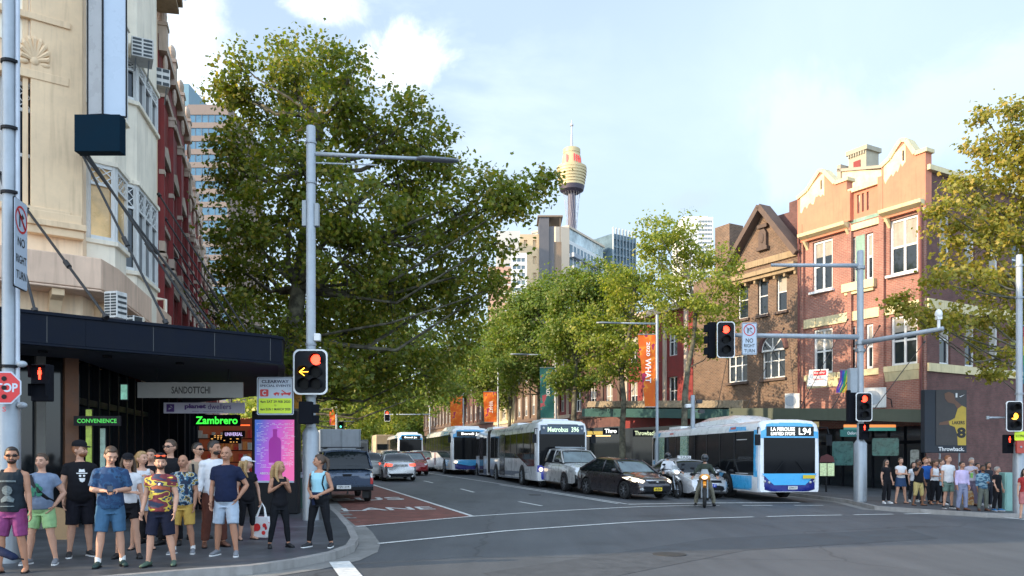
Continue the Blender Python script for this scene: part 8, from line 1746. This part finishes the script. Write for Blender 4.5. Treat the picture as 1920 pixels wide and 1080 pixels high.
 for s in (-1, 1):
  an = lg[s][2]; yawf = s * R(14); c, sn = math.cos(yawf), math.sin(yawf)
  F = Tr(an.x, an.y, max(0, an.z - .085 * k)) @ Matrix.Rotation(yawf, 4, 'Z')
  m = MB(); prof = [(.075, .022, .05), (.06, .034, .085), (.02, .038, .10), (-.03, .038, .088), (-.09, .044, .062), (-.15, .042, .045), (-.19, .026, .03)]
  if shoe == 'bare': prof = [(y * .93, w * .85, h * .8) for y, w, h in prof]
  m.loft([[(math.cos(a) * w * k, y * k, (.014 + h * .5 + math.sin(a) * h * .5) * k) for a in [2 * math.pi * j / 10 for j in range(10)]] for y, w, h in prof], T=F)
  f = m.build('foot' if shoe == 'bare' else 'shoe', SKIN[skin] if shoe == 'bare' else shoe[0], t, smooth=True, one=True)
  m = MB(); m.loft([[(x * w * k, y * k, z * k) for x, z in ((-1, .0), (-1.0, .018), (1.0, .018), (1, .0))] for y, w in ((.083, .02), (.065, .036), (0, .040), (-.09, .046), (-.15, .043), (-.195, .026))], T=F); m.build('sole', MATS['black'] if shoe == 'bare' else shoe[1], f, one=True)
  if sock: MB().tube([an + Vector((0, 0, -.01 * k)), an + Vector((0, -.002, sock * k))], [.042 * k, .043 * k], 12).build('sock', MATS['white_paint'], t, smooth=40)
 # clothes
 tm_ = MB(); torso(tm_, hem, 1.42 if tank else 1.462, .016 if not fem else .012, flare)
 for s in (-1, 1):
  sh, E, W = ptsA[s]
  if tank: tm_.tube([S((s * .10, -.085, 1.38)), S((s * .105, -.03, 1.455)), S((s * .10, .06, 1.44)), S((s * .10, .10, 1.36))], [(.032 * k, .012 * k)] * 4, 8, ref=(1, 0, 0))
  else:
   tm_.tube([S((s * .04, .012, 1.428)), S((s * .11, .012, 1.404)), sh], [.06 * k, .067 * k, .069 * k], 10); tm_.ell(tuple(sh), (.074 * k, .074 * k, .074 * k), 12, 8); q = fx * (1 + fat * .8)
   if sleeve <= 1: L_ = [sh, sh.lerp(E, sleeve * .5), sh.lerp(E, sleeve)]; Rr = [.068 * k * q, .068 * k * q, .066 * k * q]
   else: L_ = [sh, sh.lerp(E, .5), E, E.lerp(W, .5 * (sleeve - 1)), E.lerp(W, sleeve - 1)]; Rr = [.068 * k * q, .062 * k * q, .053 * k * q, .052 * k * q, .042 * k * q]
   tm_.tube(L_, Rr, 10)
 rnw = random.Random(int(px * 7 + 3));
 top_o = queue_remesh(tm_, 'shirt' if btype != 'dress' else 'dress', top, t, vox, None, 2); tb = bvh_of(tm_)
 bm_ = MB()
 if btype in ('shorts', 'trousers', 'leggings'):
  torso(bm_, .785, min(hem + .06, 1.04) if btype != 'leggings' else 1.04, .010)
  inf = {'shorts': .018, 'trousers': .022, 'leggings': .007}[btype]
  for s in (-1, 1):
   hp, kn, an = lg[s]; q = 1 + fat * .7
   P_, r_ = [hp, hp.lerp(kn, .4)], [(.088 * q + inf * .6) * k, (.084 * q + inf) * k]
   zf = botz * k
   if zf >= kn.z: u = (hp.z - zf) / (hp.z - kn.z); P_.append(hp.lerp(kn, u)); r_.append((.084 * q - (.02 * u) + inf * 1.4) * k)
   else: u = (kn.z - zf) / max(.01, kn.z - an.z); P_ += [kn, kn.lerp(an, u * .5) + Vector((0, .01 * k, 0)), kn.lerp(an, u)]; r_ += [(.056 * q + inf) * k, (.056 * q + inf) * k, (.038 + inf * 1.2) * k]
   bm_.tube(P_, r_, 12)
 elif btype in ('skirt', 'dress'):
  rr = [(1.04, .155, .115), (.94, .19, .145), (.8, .205, .16), (botz, .215 + .02, .17)]
  if btype == 'dress': rr = rr[:1] + [(z, a * .97, b * .97) for z, a, b in rr[1:]]
  bm_.tube([S((0, .01, z)) for z, a, b in rr], [(a * k, b * k) for z, a, b in rr], 18, ref=(1, 0, 0))
 queue_remesh(bm_, {'leggings': 'leggings', 'skirt': 'skirt', 'dress': 'dress_skirt', 'trousers': 'trousers', 'shorts': 'shorts'}[btype], bot, t, vox, None, 2)
 # hair
 if hair != 'bald':
  m = MB(); hell(m, (0, .020, 1.668), (.083, .094, .098)); hell(m, (0, -.004, 1.722), (.062, .074, .042))
  for s in (-1, 1): hell(m, (s * .068, .03, 1.64), (.016, .045, .05), 10, 7)
  if hair == 'long':
   for s in (-1, 1): m.tube([HP(s * .055, .0, 1.70), HP(s * .085, .02, 1.60), HP(s * .10, .02, 1.47), HP(s * .09, -.03, 1.36)], [.045 * k, .04 * k, .035 * k, .02 * k], 8)
   m.tube([HP(0, .07, 1.68), HP(0, .10, 1.55), HP(0, .11, 1.38), HP(0, .10, 1.30)], [(.09 * k, .05 * k), (.10 * k, .045 * k), (.09 * k, .03 * k), (.05 * k, .02 * k)], 10, ref=(1, 0, 0))
  if hair == 'pony': m.tube([HP(0, .09, 1.70), HP(0, .14, 1.66), HP(.02, .15, 1.54), HP(.04, .12, 1.42)], [.03 * k, .04 * k, .032 * k, .012 * k], 8)
  if hair == 'bun': hell(m, (0, .10, 1.73), (.04, .04, .04), 10, 7)
  queue_remesh(m, 'hair', HAIR[hc], t, vox * .8, None, 1)
 if beard: m = MB(); hell(m, (0, -.036, 1.583), (.057, .064, .048)); queue_remesh(m, 'beard', HAIR[beard if isinstance(beard, str) else hc], t, vox * .8)
 if face:
  for s in (-1, 1):
   m = MB(); hell(m, (s * .031, -.090, 1.645), (.0105, .006, .0048), 8, 5); m.build('eye', eyem, t, smooth=True, one=True)
   m = MB(); m.tube([HP(s * .014, -.099, 1.664), HP(s * .034, -.096, 1.669), HP(s * .052, -.082, 1.662)], .0032 * k, 5); m.build('eyebrow', HAIR[hc if hair != 'bald' else 'brown'], t, one=True)
  m = MB(); m.tube([HP(-.026, -.091, 1.578), HP(0, -.101, 1.579), HP(.026, -.091, 1.578)], [.003 * k, .0058 * k, .003 * k], 6); m.build('mouth', lipm, t, one=True)
 if legs is None: pass
 t['_k'] = k; return t, HP, tb, S, ptsA, k
def strip(t):
 if '_k' in t: del t['_k']
def sunglasses(q, mat=None, z=1.645, y=0):
 t, HP, tb, S, A, k = q; m = MB()
 for s in (-1, 1): m.tube([HP(s * .058, -.085 + y, z), HP(s * .052, -.098 + y, z), HP(s * .016, -.108 + y, z)], [(.006 * k, .014 * k), (.008 * k, .018 * k), (.006 * k, .013 * k)], 8, ref=(0, 1, 0)); m.tube([HP(s * .058, -.085 + y, z + .005), HP(s * .08, .0 + y, z + .005)], .004 * k, 5)
 m.tube([HP(-.018, -.107 + y, z + .004), HP(.018, -.107 + y, z + .004)], .004 * k, 5); m.build('sunglasses', mat or MATS['black'], t, one=True)
def cap(q, mat, back=0, brim=True, brimm=None):
 t, HP, tb, S, A, k = q; m = MB(); n = 16
 m.loft([[HP(math.cos(2 * math.pi * j / n) * r, .01 + math.sin(2 * math.pi * j / n) * r * 1.2, z) for j in range(n)] for r, z in ((.086, 1.69), (.087, 1.72), (.078, 1.75), (.052, 1.775), (.01, 1.785))]); c = m.build('cap', mat, t, smooth=50, one=True)
 if brim: m = MB(); m.loft([[HP(x, y, z) for x, y, z in ((-.07 * w, y, 1.693 - d), (0, y - .01, 1.702 - d), (.07 * w, y, 1.693 - d), (.07 * w, y, 1.687 - d), (0, y - .01, 1.695 - d), (-.07 * w, y, 1.687 - d))] for y, w, d in ((-.07, 1, 0), (-.13, .95, .008), (-.165, .5, .016))]); m.build('visor', brimm or mat, c, one=True)
def shirt_decal(q, name, polys, mat, off=.02, rings=5):
 t, HP, tb, S, A, k = q; m = MB()
 for pl in polys: decal(m, [(x * k, z * k) for x, z in pl], (0, -1, 0), (1, 0, 0), (0, 0, 1), (0, 1, 0), tb, off, rings=rings, sub=3)
 m.build(name, mat, t, smooth=True, one=True)
def circ(cx, cz, r, n=10, ry=None): return [(cx + math.cos(2 * math.pi * i / n) * r, cz + math.sin(2 * math.pi * i / n) * (ry or r)) for i in range(n)]
def strap(q, pts, mat, r=(.022, .006), name='strap'):
 t, HP, tb, S, A, k = q; m = MB(); m.tube([S(p) for p in pts], [(r[0] * k, r[1] * k)] * len(pts), 6, ref=(1, 0, .3)); m.build(name, mat, t, one=True)
blk = (M('shoe_black', (.012, .012, .014), .6, var=.1), MATS['black']); blw = (M('shoe_dark', (.02, .022, .026), .6), MATS['white_paint']); grw = (M('shoe_grey', (.17, .18, .20), .8, var=.15), MATS['white_paint']); grn = (M('shoe_dark_green', (.015, .04, .035), .7), MATS['black']); wht = (M('shoe_white', (.6, .6, .6), .6), MATS['white_paint']); blu = (M('shoe_blue', (.02, .16, .38), .6), MATS['white_paint']); brs = (M('shoe_brown', (.12, .05, .03), .6), MATS['black'])
c_navy = cloth('navy_cloth', (.010, .016, .045)); c_blk = cloth('black_cloth', (.009, .009, .012)); c_wht = cloth('white_cloth', (.62, .62, .64), .08)
FV = .0105
# 1 navy tank, purple shorts
q = person('man in dark printed tank top and purple shorts with sunglasses at the left edge', 22, 1074, 838, 8, cloth('dark_tank', (.015, .022, .03)), cloth('purple_cloth', (.20, .045, .14), .25), 'bare', 'tan', 'short', 'dark', yaw=22, tank=True, vox=FV, hem=.86, botz=.52, beard='dark', arms=('down', 'down')); sunglasses(q)
shirt_decal(q, 'shirt_print', [circ(0, 1.17, .07), [(-.03, 1.10), (-.09, 1.04), (-.08, 1.0), (0, 1.02), (.08, 1.0), (.09, 1.05), (.03, 1.10)], [(-.11, 1.31), (.11, 1.31), (.11, 1.285), (-.11, 1.285)], [(-.09, .955), (.09, .955), (.09, .94), (-.09, .94)]], M('print_grey', (.11, .14, .15), .8, var=.6, sc=30))
# 2 clover tee
q = person('man in grey blue tee with green clover and pale green shorts, black shoulder strap', 78, 1058, 850, 6, cloth('grey_blue_tee', (.16, .21, .30)), cloth('pale_green_cloth', (.28, .46, .22)), grw, 'fair', 'short', 'brown', ('down', 'pocket'), 0, fat=.07, vox=FV, hem=.90, botz=.58, stance=.06)
shirt_decal(q, 'clover_print', [circ(-.035, 1.20, .05), circ(.045, 1.21, .05), circ(.0, 1.26, .045), circ(-.05, 1.13, .04), circ(.05, 1.14, .045)], M('clover_green', (.02, .15, .09), .8, var=.1)); strap(q, [(-.13, -.10, 1.43), (-.06, -.17, 1.30), (.05, -.20, 1.17), (.15, -.14, 1.06), (.19, .0, 1.0)], MATS['black'], (.028, .006))
# 3 black tee with white hat face
q = person('bearded man in black cap, black tee with white hat face print and black shorts', 150, 1044, 828, 38, c_blk, cloth('black_shorts', (.010, .010, .016)), blw, 'fair', 'short', 'ginger', ('down', 'down'), 45, fat=.05, vox=FV, hem=.88, botz=.50, beard='ginger'); cap(q, c_blk)
shirt_decal(q, 'shirt_print', [[(-.045, 1.31), (-.035, 1.36), (.0, 1.35), (.035, 1.36), (.045, 1.31)], [(-.08, 1.30), (.08, 1.30), (.07, 1.285), (-.07, 1.285)], circ(-.027, 1.255, .018, 8), circ(.027, 1.255, .018, 8), [(-.045, 1.22), (.045, 1.22), (.03, 1.17), (0, 1.155), (-.03, 1.17)]], MATS['white_paint'])
# 4 blue patterned shirt with phone
q = person('man in dark blue patterned shirt and denim shorts looking down at his phone', 207, 1063, 836, 26, splitmat('blue_pattern', [(.012, .045, .12), (.012, .045, .12), (.02, .075, .17), (.008, .03, .08)], 9, det=3), cloth('denim', (.05, .12, .21)), grn, 'fair', 'short', 'brown', ('phone', 'phone'), 12, 24, fat=.025, vox=FV, hem=.84, botz=.52, sleeve=.85, sock=.07, step=.03); t, HP, tb, S, A, k = q
def phone(q, side=0, dy=-.10):
 t, HP, tb, S, A, k = q; c = (A[-1][2] + A[1][2]) / 2 if side == 0 else A[side][2]; c = c + Vector((0, dy * k, .03 * k)); ph = thing('phone', 'dark phone held by the ' + t['label'].split(' looking')[0].split(' and ')[0], 'phone', t.location + Rz(t.rotation_euler.z) @ c, t.rotation_euler.z)
 o = MB().box(-.037, .037, -.07, .07, -.004, .004).build('case', MATS['black'], ph, bevel=.003); o.matrix_local = Matrix.Rotation(R(35), 4, 'X'); o2 = MB().box(-.033, .033, -.064, .064, .0045, .006).build('screen', M('phone_screen', (.03, .04, .06), .1, var=0, emit=.15), ph); o2.matrix_local = Matrix.Rotation(R(35), 4, 'X')
phone(q)
# 5 girl with cap
q = person('young woman in black cap, white tee and black shorts behind the man with phone', 240, 1047, 852, 18, c_wht, c_blk, blk, 'fair', 'long', 'brown', ('cross', 'down'), 12, fem=True, vox=FV, hem=.96, botz=.68, step=-.05, sleeve=.4, stance=.03); cap(q, c_blk)
# 6 blonde in white top and skirt
q = person('blonde woman in white top and pale grey skirt beside the camouflage tee man', 266, 1030, 846, 25, c_wht, cloth('pale_grey_skirt', (.34, .36, .40)), 'bare', 'fair', 'pony', 'blonde', ('chest', 'down'), 42, fem=True, vox=FV, btype='skirt', botz=.70, hem=1.0, tank=True)
# 7 dark haired person behind
q = person('dark haired person in black mostly hidden behind the camouflage tee man', 283, 1018, 842, 10, c_blk, c_blk, blk, 'fair', 'short', 'brown', vox=.014, btype='trousers', botz=.1)
# 8 camo tee
camo = splitmat('camo_print', [(.02, .03, .07), (.14, .02, .03), (.14, .02, .03), (.50, .38, .05), (.02, .03, .07), (.30, .07, .03)], 5.5, stretch=(.6, 1, 1.7), det=2, seed=3)
q = person('man in yellow red camouflage tee, black shorts and red sunglasses on his dark cap', 301, 1062, 852, 4, camo, cloth('black_navy', (.012, .014, .03)), (M('shoe_olive', (.06, .10, .07), .8), MATS['black']), 'fair', 'short', 'brown', ('down', 'down'), 22, fat=.03, vox=FV, hem=.88, botz=.50, stance=.04, beard='brown'); cap(q, c_blk, brim=False); sunglasses(q, M('red_orange_lens', (.8, .10, .03), .2, var=0, emit=.3), 1.735, -.018)
shirt_decal(q, 'chest_logo', [[(-.005 + .03, 1.33), (.055, 1.33), (.045, 1.30), (.03, 1.29), (.015, 1.30)]], inkw)
# 9 tall man with glasses
q = person('tall dark haired man with glasses in black tee standing at the back', 319, 1022, 824, 0, c_blk, c_blk, blk, 'fair', 'short', 'brown', yaw=-15, vox=.0125, btype='trousers', botz=.1); sunglasses(q, M('glasses_frame', (.03, .02, .02), .3))
# 10 bald man floral shirt
flor = splitmat('floral_print', [(.01, .02, .05), (.01, .02, .05), (.02, .09, .16), (.35, .40, .42), (.30, .22, .04), (.01, .02, .05)], 13, det=2)
q = person('bald man in dark blue floral shirt and mustard shorts', 343, 1038, 852, 4, flor, cloth('mustard_cloth', (.52, .33, .08)), grw, 'tan', 'bald', 'grey', ('down', 'down'), 0, fat=.05, vox=FV, hem=.88, botz=.52, sleeve=.6, sock=.06)
# 11 tan tank with backpack
q = person('man in tan tank top and dark shorts with sunglasses and black backpack straps', 371, 1010, 830, 40, cloth('tan_cloth', (.36, .27, .19)), c_blk, blk, 'fair', 'short', 'dark', ('down', 'down'), 25, vox=.0125, hem=.90, botz=.55, tank=True); sunglasses(q); strap(q, [(-.11, .08, 1.45), (-.12, -.09, 1.38), (-.12, -.13, 1.22), (-.15, -.04, 1.12)], MATS['black']); strap(q, [(.11, .08, 1.45), (.12, -.09, 1.38), (.12, -.13, 1.22), (.15, -.04, 1.12)], MATS['black'])
# 12 white shirt
q = person('bearded man in loose white long sleeved shirt behind the navy tee man', 402, 1026, 826, 35, c_wht, cloth('rust_trousers', (.10, .035, .025)), brs, 'tan', 'short', 'dark', ('down', 'down'), 35, vox=.0125, hem=.86, btype='trousers', botz=.12, sleeve=1.8, beard='dark')
# 13 navy tee light shorts
q = person('balding man in plain navy tee and pale blue shorts', 424, 1042, 836, 2, c_navy, cloth('pale_blue_cloth', (.36, .43, .52)), grw, 'tan', 'bald', 'brown', ('down', 'pocket'), 2, fat=.035, vox=FV, hem=.88, botz=.52, sleeve=.6, stance=.02)
# 14 woman with bag
q = person('blonde woman in black dress and white visor carrying a red and white bag', 463, 1012, 858, 40, c_blk, c_blk, 'bare', 'fair', 'long', 'blonde', ('down', 'bag'), 60, fem=True, vox=.0125, btype='leggings', botz=.3, hem=.80, flare=.06); cap(q, c_wht)
t, HP, tb, S, A, k = q; c = A[1][2]; wl_ = t.matrix_basis if False else None
wp = t.location + Rz(R(40)) @ c; b = thing('shopping_bag', 'white shopping bag with red circles held by the blonde woman in black', 'shopping bag', wp + Vector((.06, -.05, -.08)), R(-15))
m = MB(); m.loft([[(x * w, y * w, z) for x, y in ((-.19, -.07), (.19, -.07), (.19, .07), (-.19, .07))] for z, w in ((-.62, .95), (-.6, 1.05), (-.35, 1.06), (-.22, .8))]); m.build('sack', splitmat('bag_print', [(.62, .62, .64), (.62, .62, .64), (.62, .62, .64), (.5, .03, .05)], 7, det=0), b, bevel=.02)
m = MB(); [m.prism(circ(x, z, r, 14), -.084, -.078) or m.cut() for x, z, r in ((-.06, -.42, .075), (.10, -.38, .04), (.08, -.52, .04))]; m.build('red_circle', redp_, b); m = MB(); m.tube([(-.1, -.03, -.24), (-.04, 0, -.05), (0, 0, .03), (.05, 0, -.05), (.1, -.03, -.24)], [.025, .015, .012, .015, .025], 6); m.build('handle', MATS['white_paint'], b)
# 15 + 16 two women
q = person('blonde woman all in black with hands at her chest talking before the poster', 524, 1027, 865, 35, c_blk, cloth('black_leggings', (.008, .009, .012)), blk, 'tan', 'long', 'blonde', ('chest', 'chest'), 48, fem=True, vox=FV, btype='leggings', botz=.12, tank=True, hem=.84, stance=.05)
q = person('brown haired woman in light blue tank top and black leggings facing her friend', 599, 1026, 852, -14, cloth('light_blue_cloth', (.30, .55, .64), .08), MATS['black_leggings'], blw, 'tan', 'pony', 'brown', ('clasp', 'clasp'), -58, fem=True, vox=FV, btype='leggings', botz=.12, tank=True, hem=1.0, stance=.05, bw=1.08)
strap(q, [(-.115, .06, 1.45), (-.13, -.10, 1.36), (-.12, -.13, 1.22), (-.14, -.06, 1.06)], MATS['black'], (.018, .006)); strap(q, [(.115, .06, 1.45), (.13, -.10, 1.36), (.12, -.13, 1.22), (.14, -.06, 1.06)], MATS['black'], (.018, .006))
t, HP, tb, S, A, k = q; m = MB(); m.tube([S((math.cos(R(a)) * .155, math.sin(R(a)) * .12, 1.03)) for a in range(0, 361, 20)], (.03 * k, .045 * k) if False else .032 * k, 8, caps=False); m.tube([S((-.03, -.14, 1.02)), S((-.05, -.16, .92)), S((-.03, -.15, .82))], .03 * k, 8); m.build('tied_jacket', c_navy, t, one=True)
# bag arm reaching in at lower left
p = P(14, 1037, 9.9); t = thing('umbrella', 'black rolled umbrella poking in at the bottom left corner', 'umbrella', p, 0); m = MB(); m.tube([(-.5, .1, .14), (-.1, .02, .02), (.08, 0, -.05), (.13, 0, -.06)], [.05, .055, .045, .02], 10); m.build('canopy', MATS['navy_cloth'], t, smooth=True); m = MB(); m.tube([(.12, 0, -.06), (.2, 0, -.08)], .01, 6); m.build('tip', MATS['black'], t)
# ---- right crowd
RV = .017
def rp(label, px, fy, hy, rz, top, bot, shoe, **k): k.setdefault('vox', RV); return person(label, px, fy, hy, rz, top, bot, shoe, **k)
lil = cloth('lilac_cloth', (.50, .42, .62), .06); dk = cloth('dark_cloth', (.02, .022, .03)); pl = splitmat('plaid', [(.03, .08, .14), (.03, .08, .14), (.10, .22, .30), (.2, .3, .36)], 9, det=0, stretch=(1, 1, 2))
q = rp('woman in black with sunglasses and white sneakers, leftmost of the right crowd', 1662, 944, 861, 12, c_blk, c_blk, wht, hair='long', fem=True, btype='trousers', botz=.12, hem=.92); sunglasses(q)
rp('woman with folded arms in white top and denim skirt in the right crowd', 1689, 944, 858, 0, c_wht, cloth('denim_dark', (.03, .06, .13)), 'bare', hair='short', hc='brown', fem=True, btype='skirt', botz=.66, hem=1.0, arms=('cross', 'cross'), stance=.06, sleeve=.3)
q = rp('man in black tee and tan cargo shorts touching his face', 1722, 948, 861, 20, c_blk, cloth('khaki_cloth', (.46, .36, .15)), 'bare', skin='brown', arms=('face', 'down'), botz=.38, hem=.88, yaw=15, fat=.05); sunglasses(q)
rp('woman in a pale grey top hidden behind the tan shorts man', 1713, 941, 866, 0, c_wht, dk, wht, hair='long', fem=True, btype='trousers', botz=.12)
rp('man in bright blue shirt behind the tan shorts man', 1735, 944, 858, -10, cloth('blue_cloth', (.02, .09, .32)), dk, blk, hc='ginger', btype='trousers', botz=.12, yaw=15)
rp('brown haired woman in brown dress at the back of the right crowd', 1741, 940, 857, 0, cloth('brown_cloth', (.09, .055, .035)), MATS['brown_cloth'], 'bare', hair='long', hc='brown', fem=True, btype='skirt', botz=.6)
rp('woman in white tank top and black trousers looking at her phone', 1753, 946, 862, 20, c_wht, c_blk, 'bare', skin='tan', hair='pony', hc='brown', fem=True, btype='trousers', botz=.15, tank=True, arms=('phone', 'phone'), pitch=15)
q = rp('woman in pale blue shawl with pink cap in front of the white tee man', 1765, 946, 876, 15, cloth('pale_blue_shawl', (.34, .50, .62)), c_blk, wht, skin='fair', hair='long', hc='dark', fem=True, btype='trousers', botz=.12, hem=.9, arms=('cross', 'cross')); cap(q, M('pink_cap', (.65, .35, .35), .7))
rp('dark haired woman in black peeking behind the white tee man', 1765, 943, 861, 25, c_blk, c_blk, blk, hair='bun', hc='brown', fem=True, btype='trousers', botz=.12, yaw=20)
rp('tall man in plain white tee and grey green shorts in the right crowd', 1778, 953, 854, 8, c_wht, cloth('grey_green_cloth', (.13, .20, .17)), blw, hc='ginger', botz=.56, hem=.86, yaw=15, vox=.015)
rp('man in long sleeved lilac shirt and grey blue trousers', 1804, 957, 865, 5, lil, cloth('grey_blue_trousers', (.20, .22, .32)), brs, skin='tan', btype='trousers', botz=.1, hem=.98, sleeve=1.85, yaw=10, vox=.015)
rp('grey haired bearded man in pale tee holding a green cup', 1821, 949, 858, 0, cloth('pale_tee', (.42, .38, .44)), cloth('mauve_trousers', (.16, .13, .18)), brs, hair='short', hc='grey', beard='grey', btype='trousers', botz=.1, arms=('chest', 'chest'), pitch=12)
c = P(1822, 891, 26.3); t = thing('drink_cup', 'bright green drink cup held by the grey haired man', 'cup', c); m = MB(); m.tube([(0, 0, -.09), (0, 0, .07)], [.035, .048], 12); m.build('cup', M('cup_green', (.25, .55, .12), .4), t); MB().cyl((0, 0, .07), .05, .02, 12).build('lid', MATS['white_paint'], t)
c = P(1815, 936, 26.2); t = thing('shopping_bag', 'tan and orange patterned bag beside the lilac shirt man', 'shopping bag', c); m = MB(); m.loft([[(x * w, y * w, z) for x, y in ((-.16, -.07), (.16, -.07), (.16, .07), (-.16, .07))] for z, w in ((-.2, .9), (-.15, 1.05), (.15, 1), (.28, .7))]); m.build('sack', splitmat('bag_tan', [(.40, .20, .06), (.45, .32, .18), (.3, .1, .03)], 8), t, bevel=.02); m = MB(); m.tube([(-.1, 0, .27), (0, 0, .5), (.1, 0, .27)], .012, 6); m.build('handle', MATS['black'], t)
q = rp('dark bearded man in blue plaid shirt and olive trousers holding a phone', 1843, 958, 872, -5, pl, cloth('olive_trousers', (.11, .12, .10)), brs, skin='brown', beard='dark', btype='trousers', botz=.1, hem=.84, sleeve=1.7, arms=('down', 'phone'), vox=.015)
rp('woman with dark hair behind the plaid shirt man', 1853, 951, 866, 10, dk, dk, wht, skin='tan', hair='long', fem=True, btype='trousers', botz=.12)
rp('person in dark navy behind the lilac shirt man', 1833, 948, 868, 0, c_navy, c_navy, wht, skin='tan', hair='short', btype='trousers', botz=.1)
q = rp('man in black holding a white cane with blue shoes', 1870, 958, 875, 25, c_blk, c_blk, blu, skin='fair', hc='grey', btype='trousers', botz=.1, arms=('cane', 'down'), yaw=25, sleeve=.5, vox=.015); t, HP, tb, S, A, k = q
h0 = t.location + Rz(t.rotation_euler.z) @ A[-1][2]; cn = thing('white_cane', 'white cane held diagonally by the man in black', 'cane', h0); e_ = G(1877, 945, .13) - h0; MB().tube([Vector((-.12, .02, .22)), e_ + Vector((0, -.3, .05))], .012, 8).build('shaft', MATS['white_paint'], cn); MB().tube([Vector((-.12, .02, .22)), Vector((-.08, .02, .14))], .018, 8).build('grip', MATS['black'], cn)
rp('person in red top cut by the right edge of the picture', 1922, 972, 878, -20, cloth('red_cloth', (.3, .03, .03)), cloth('pink_cloth', (.4, .15, .15)), 'bare', skin='fair', hair='long', hc='dark', fem=True, botz=.5)
# ---- riders
def rider(mo, label, hy_shift, top, bot, hm, arms=('bars', 'bars'), bag=False):
 L0 = mo.location + Rz(mo.rotation_euler.z) @ Vector((0, .16, .0)); L0 = L0 + Vector((0, 0, .02))
 q = person(label, 1310, 0, 0, math.degrees(mo.rotation_euler.z), top, bot, blk, 'fair', 'bald', 'brown', arms, 0, vox=.015, btype='trousers', botz=.1, sleeve=1.9, hem=.9, loc=L0, H=1.74, stance=.17, legs={s: ((s * .24, -.10, .50), (s * .31, .0, .085)) for s in (-1, 1)}, face=False)
 t, HP, tb, S, A, k = q; m = MB(); m.ell((0, 0, 1.67 * k), (.125 * k, .145 * k, .135 * k), 20, 14); m.tube([(0, -.06, 1.58 * k), (0, -.10, 1.56 * k)], [(.09, .06), (.07, .045)], 12, ref=(1, 0, 0)); h = m.build('helmet', hm, t, smooth=True, one=True); m = MB(); m.tube([(-.09 * k, -.10 * k, 1.66 * k), (-.05 * k, -.146 * k, 1.66 * k), (.05 * k, -.146 * k, 1.66 * k), (.09 * k, -.10 * k, 1.66 * k)], [(.012, .038)] * 4, 8, ref=(0, 1, 0)); m.build('visor', cglass, h, smooth=True); return q
rider(MOTO, 'motorcycle rider in dark green jacket, khaki trousers and black helmet', 0, cloth('rider_jacket', (.035, .045, .035)), cloth('khaki_trousers', (.17, .16, .12)), paint('helmet_black', (.012, .014, .018), 0))
rider(MOTO2, 'scooter rider in white jacket and dark helmet behind the dark sedan', 0, c_wht, c_blk, paint('helmet_black', (.012, .014, .018), 0))
finish()
for o in list(COL.objects):
 if '_k' in o: del o['_k']
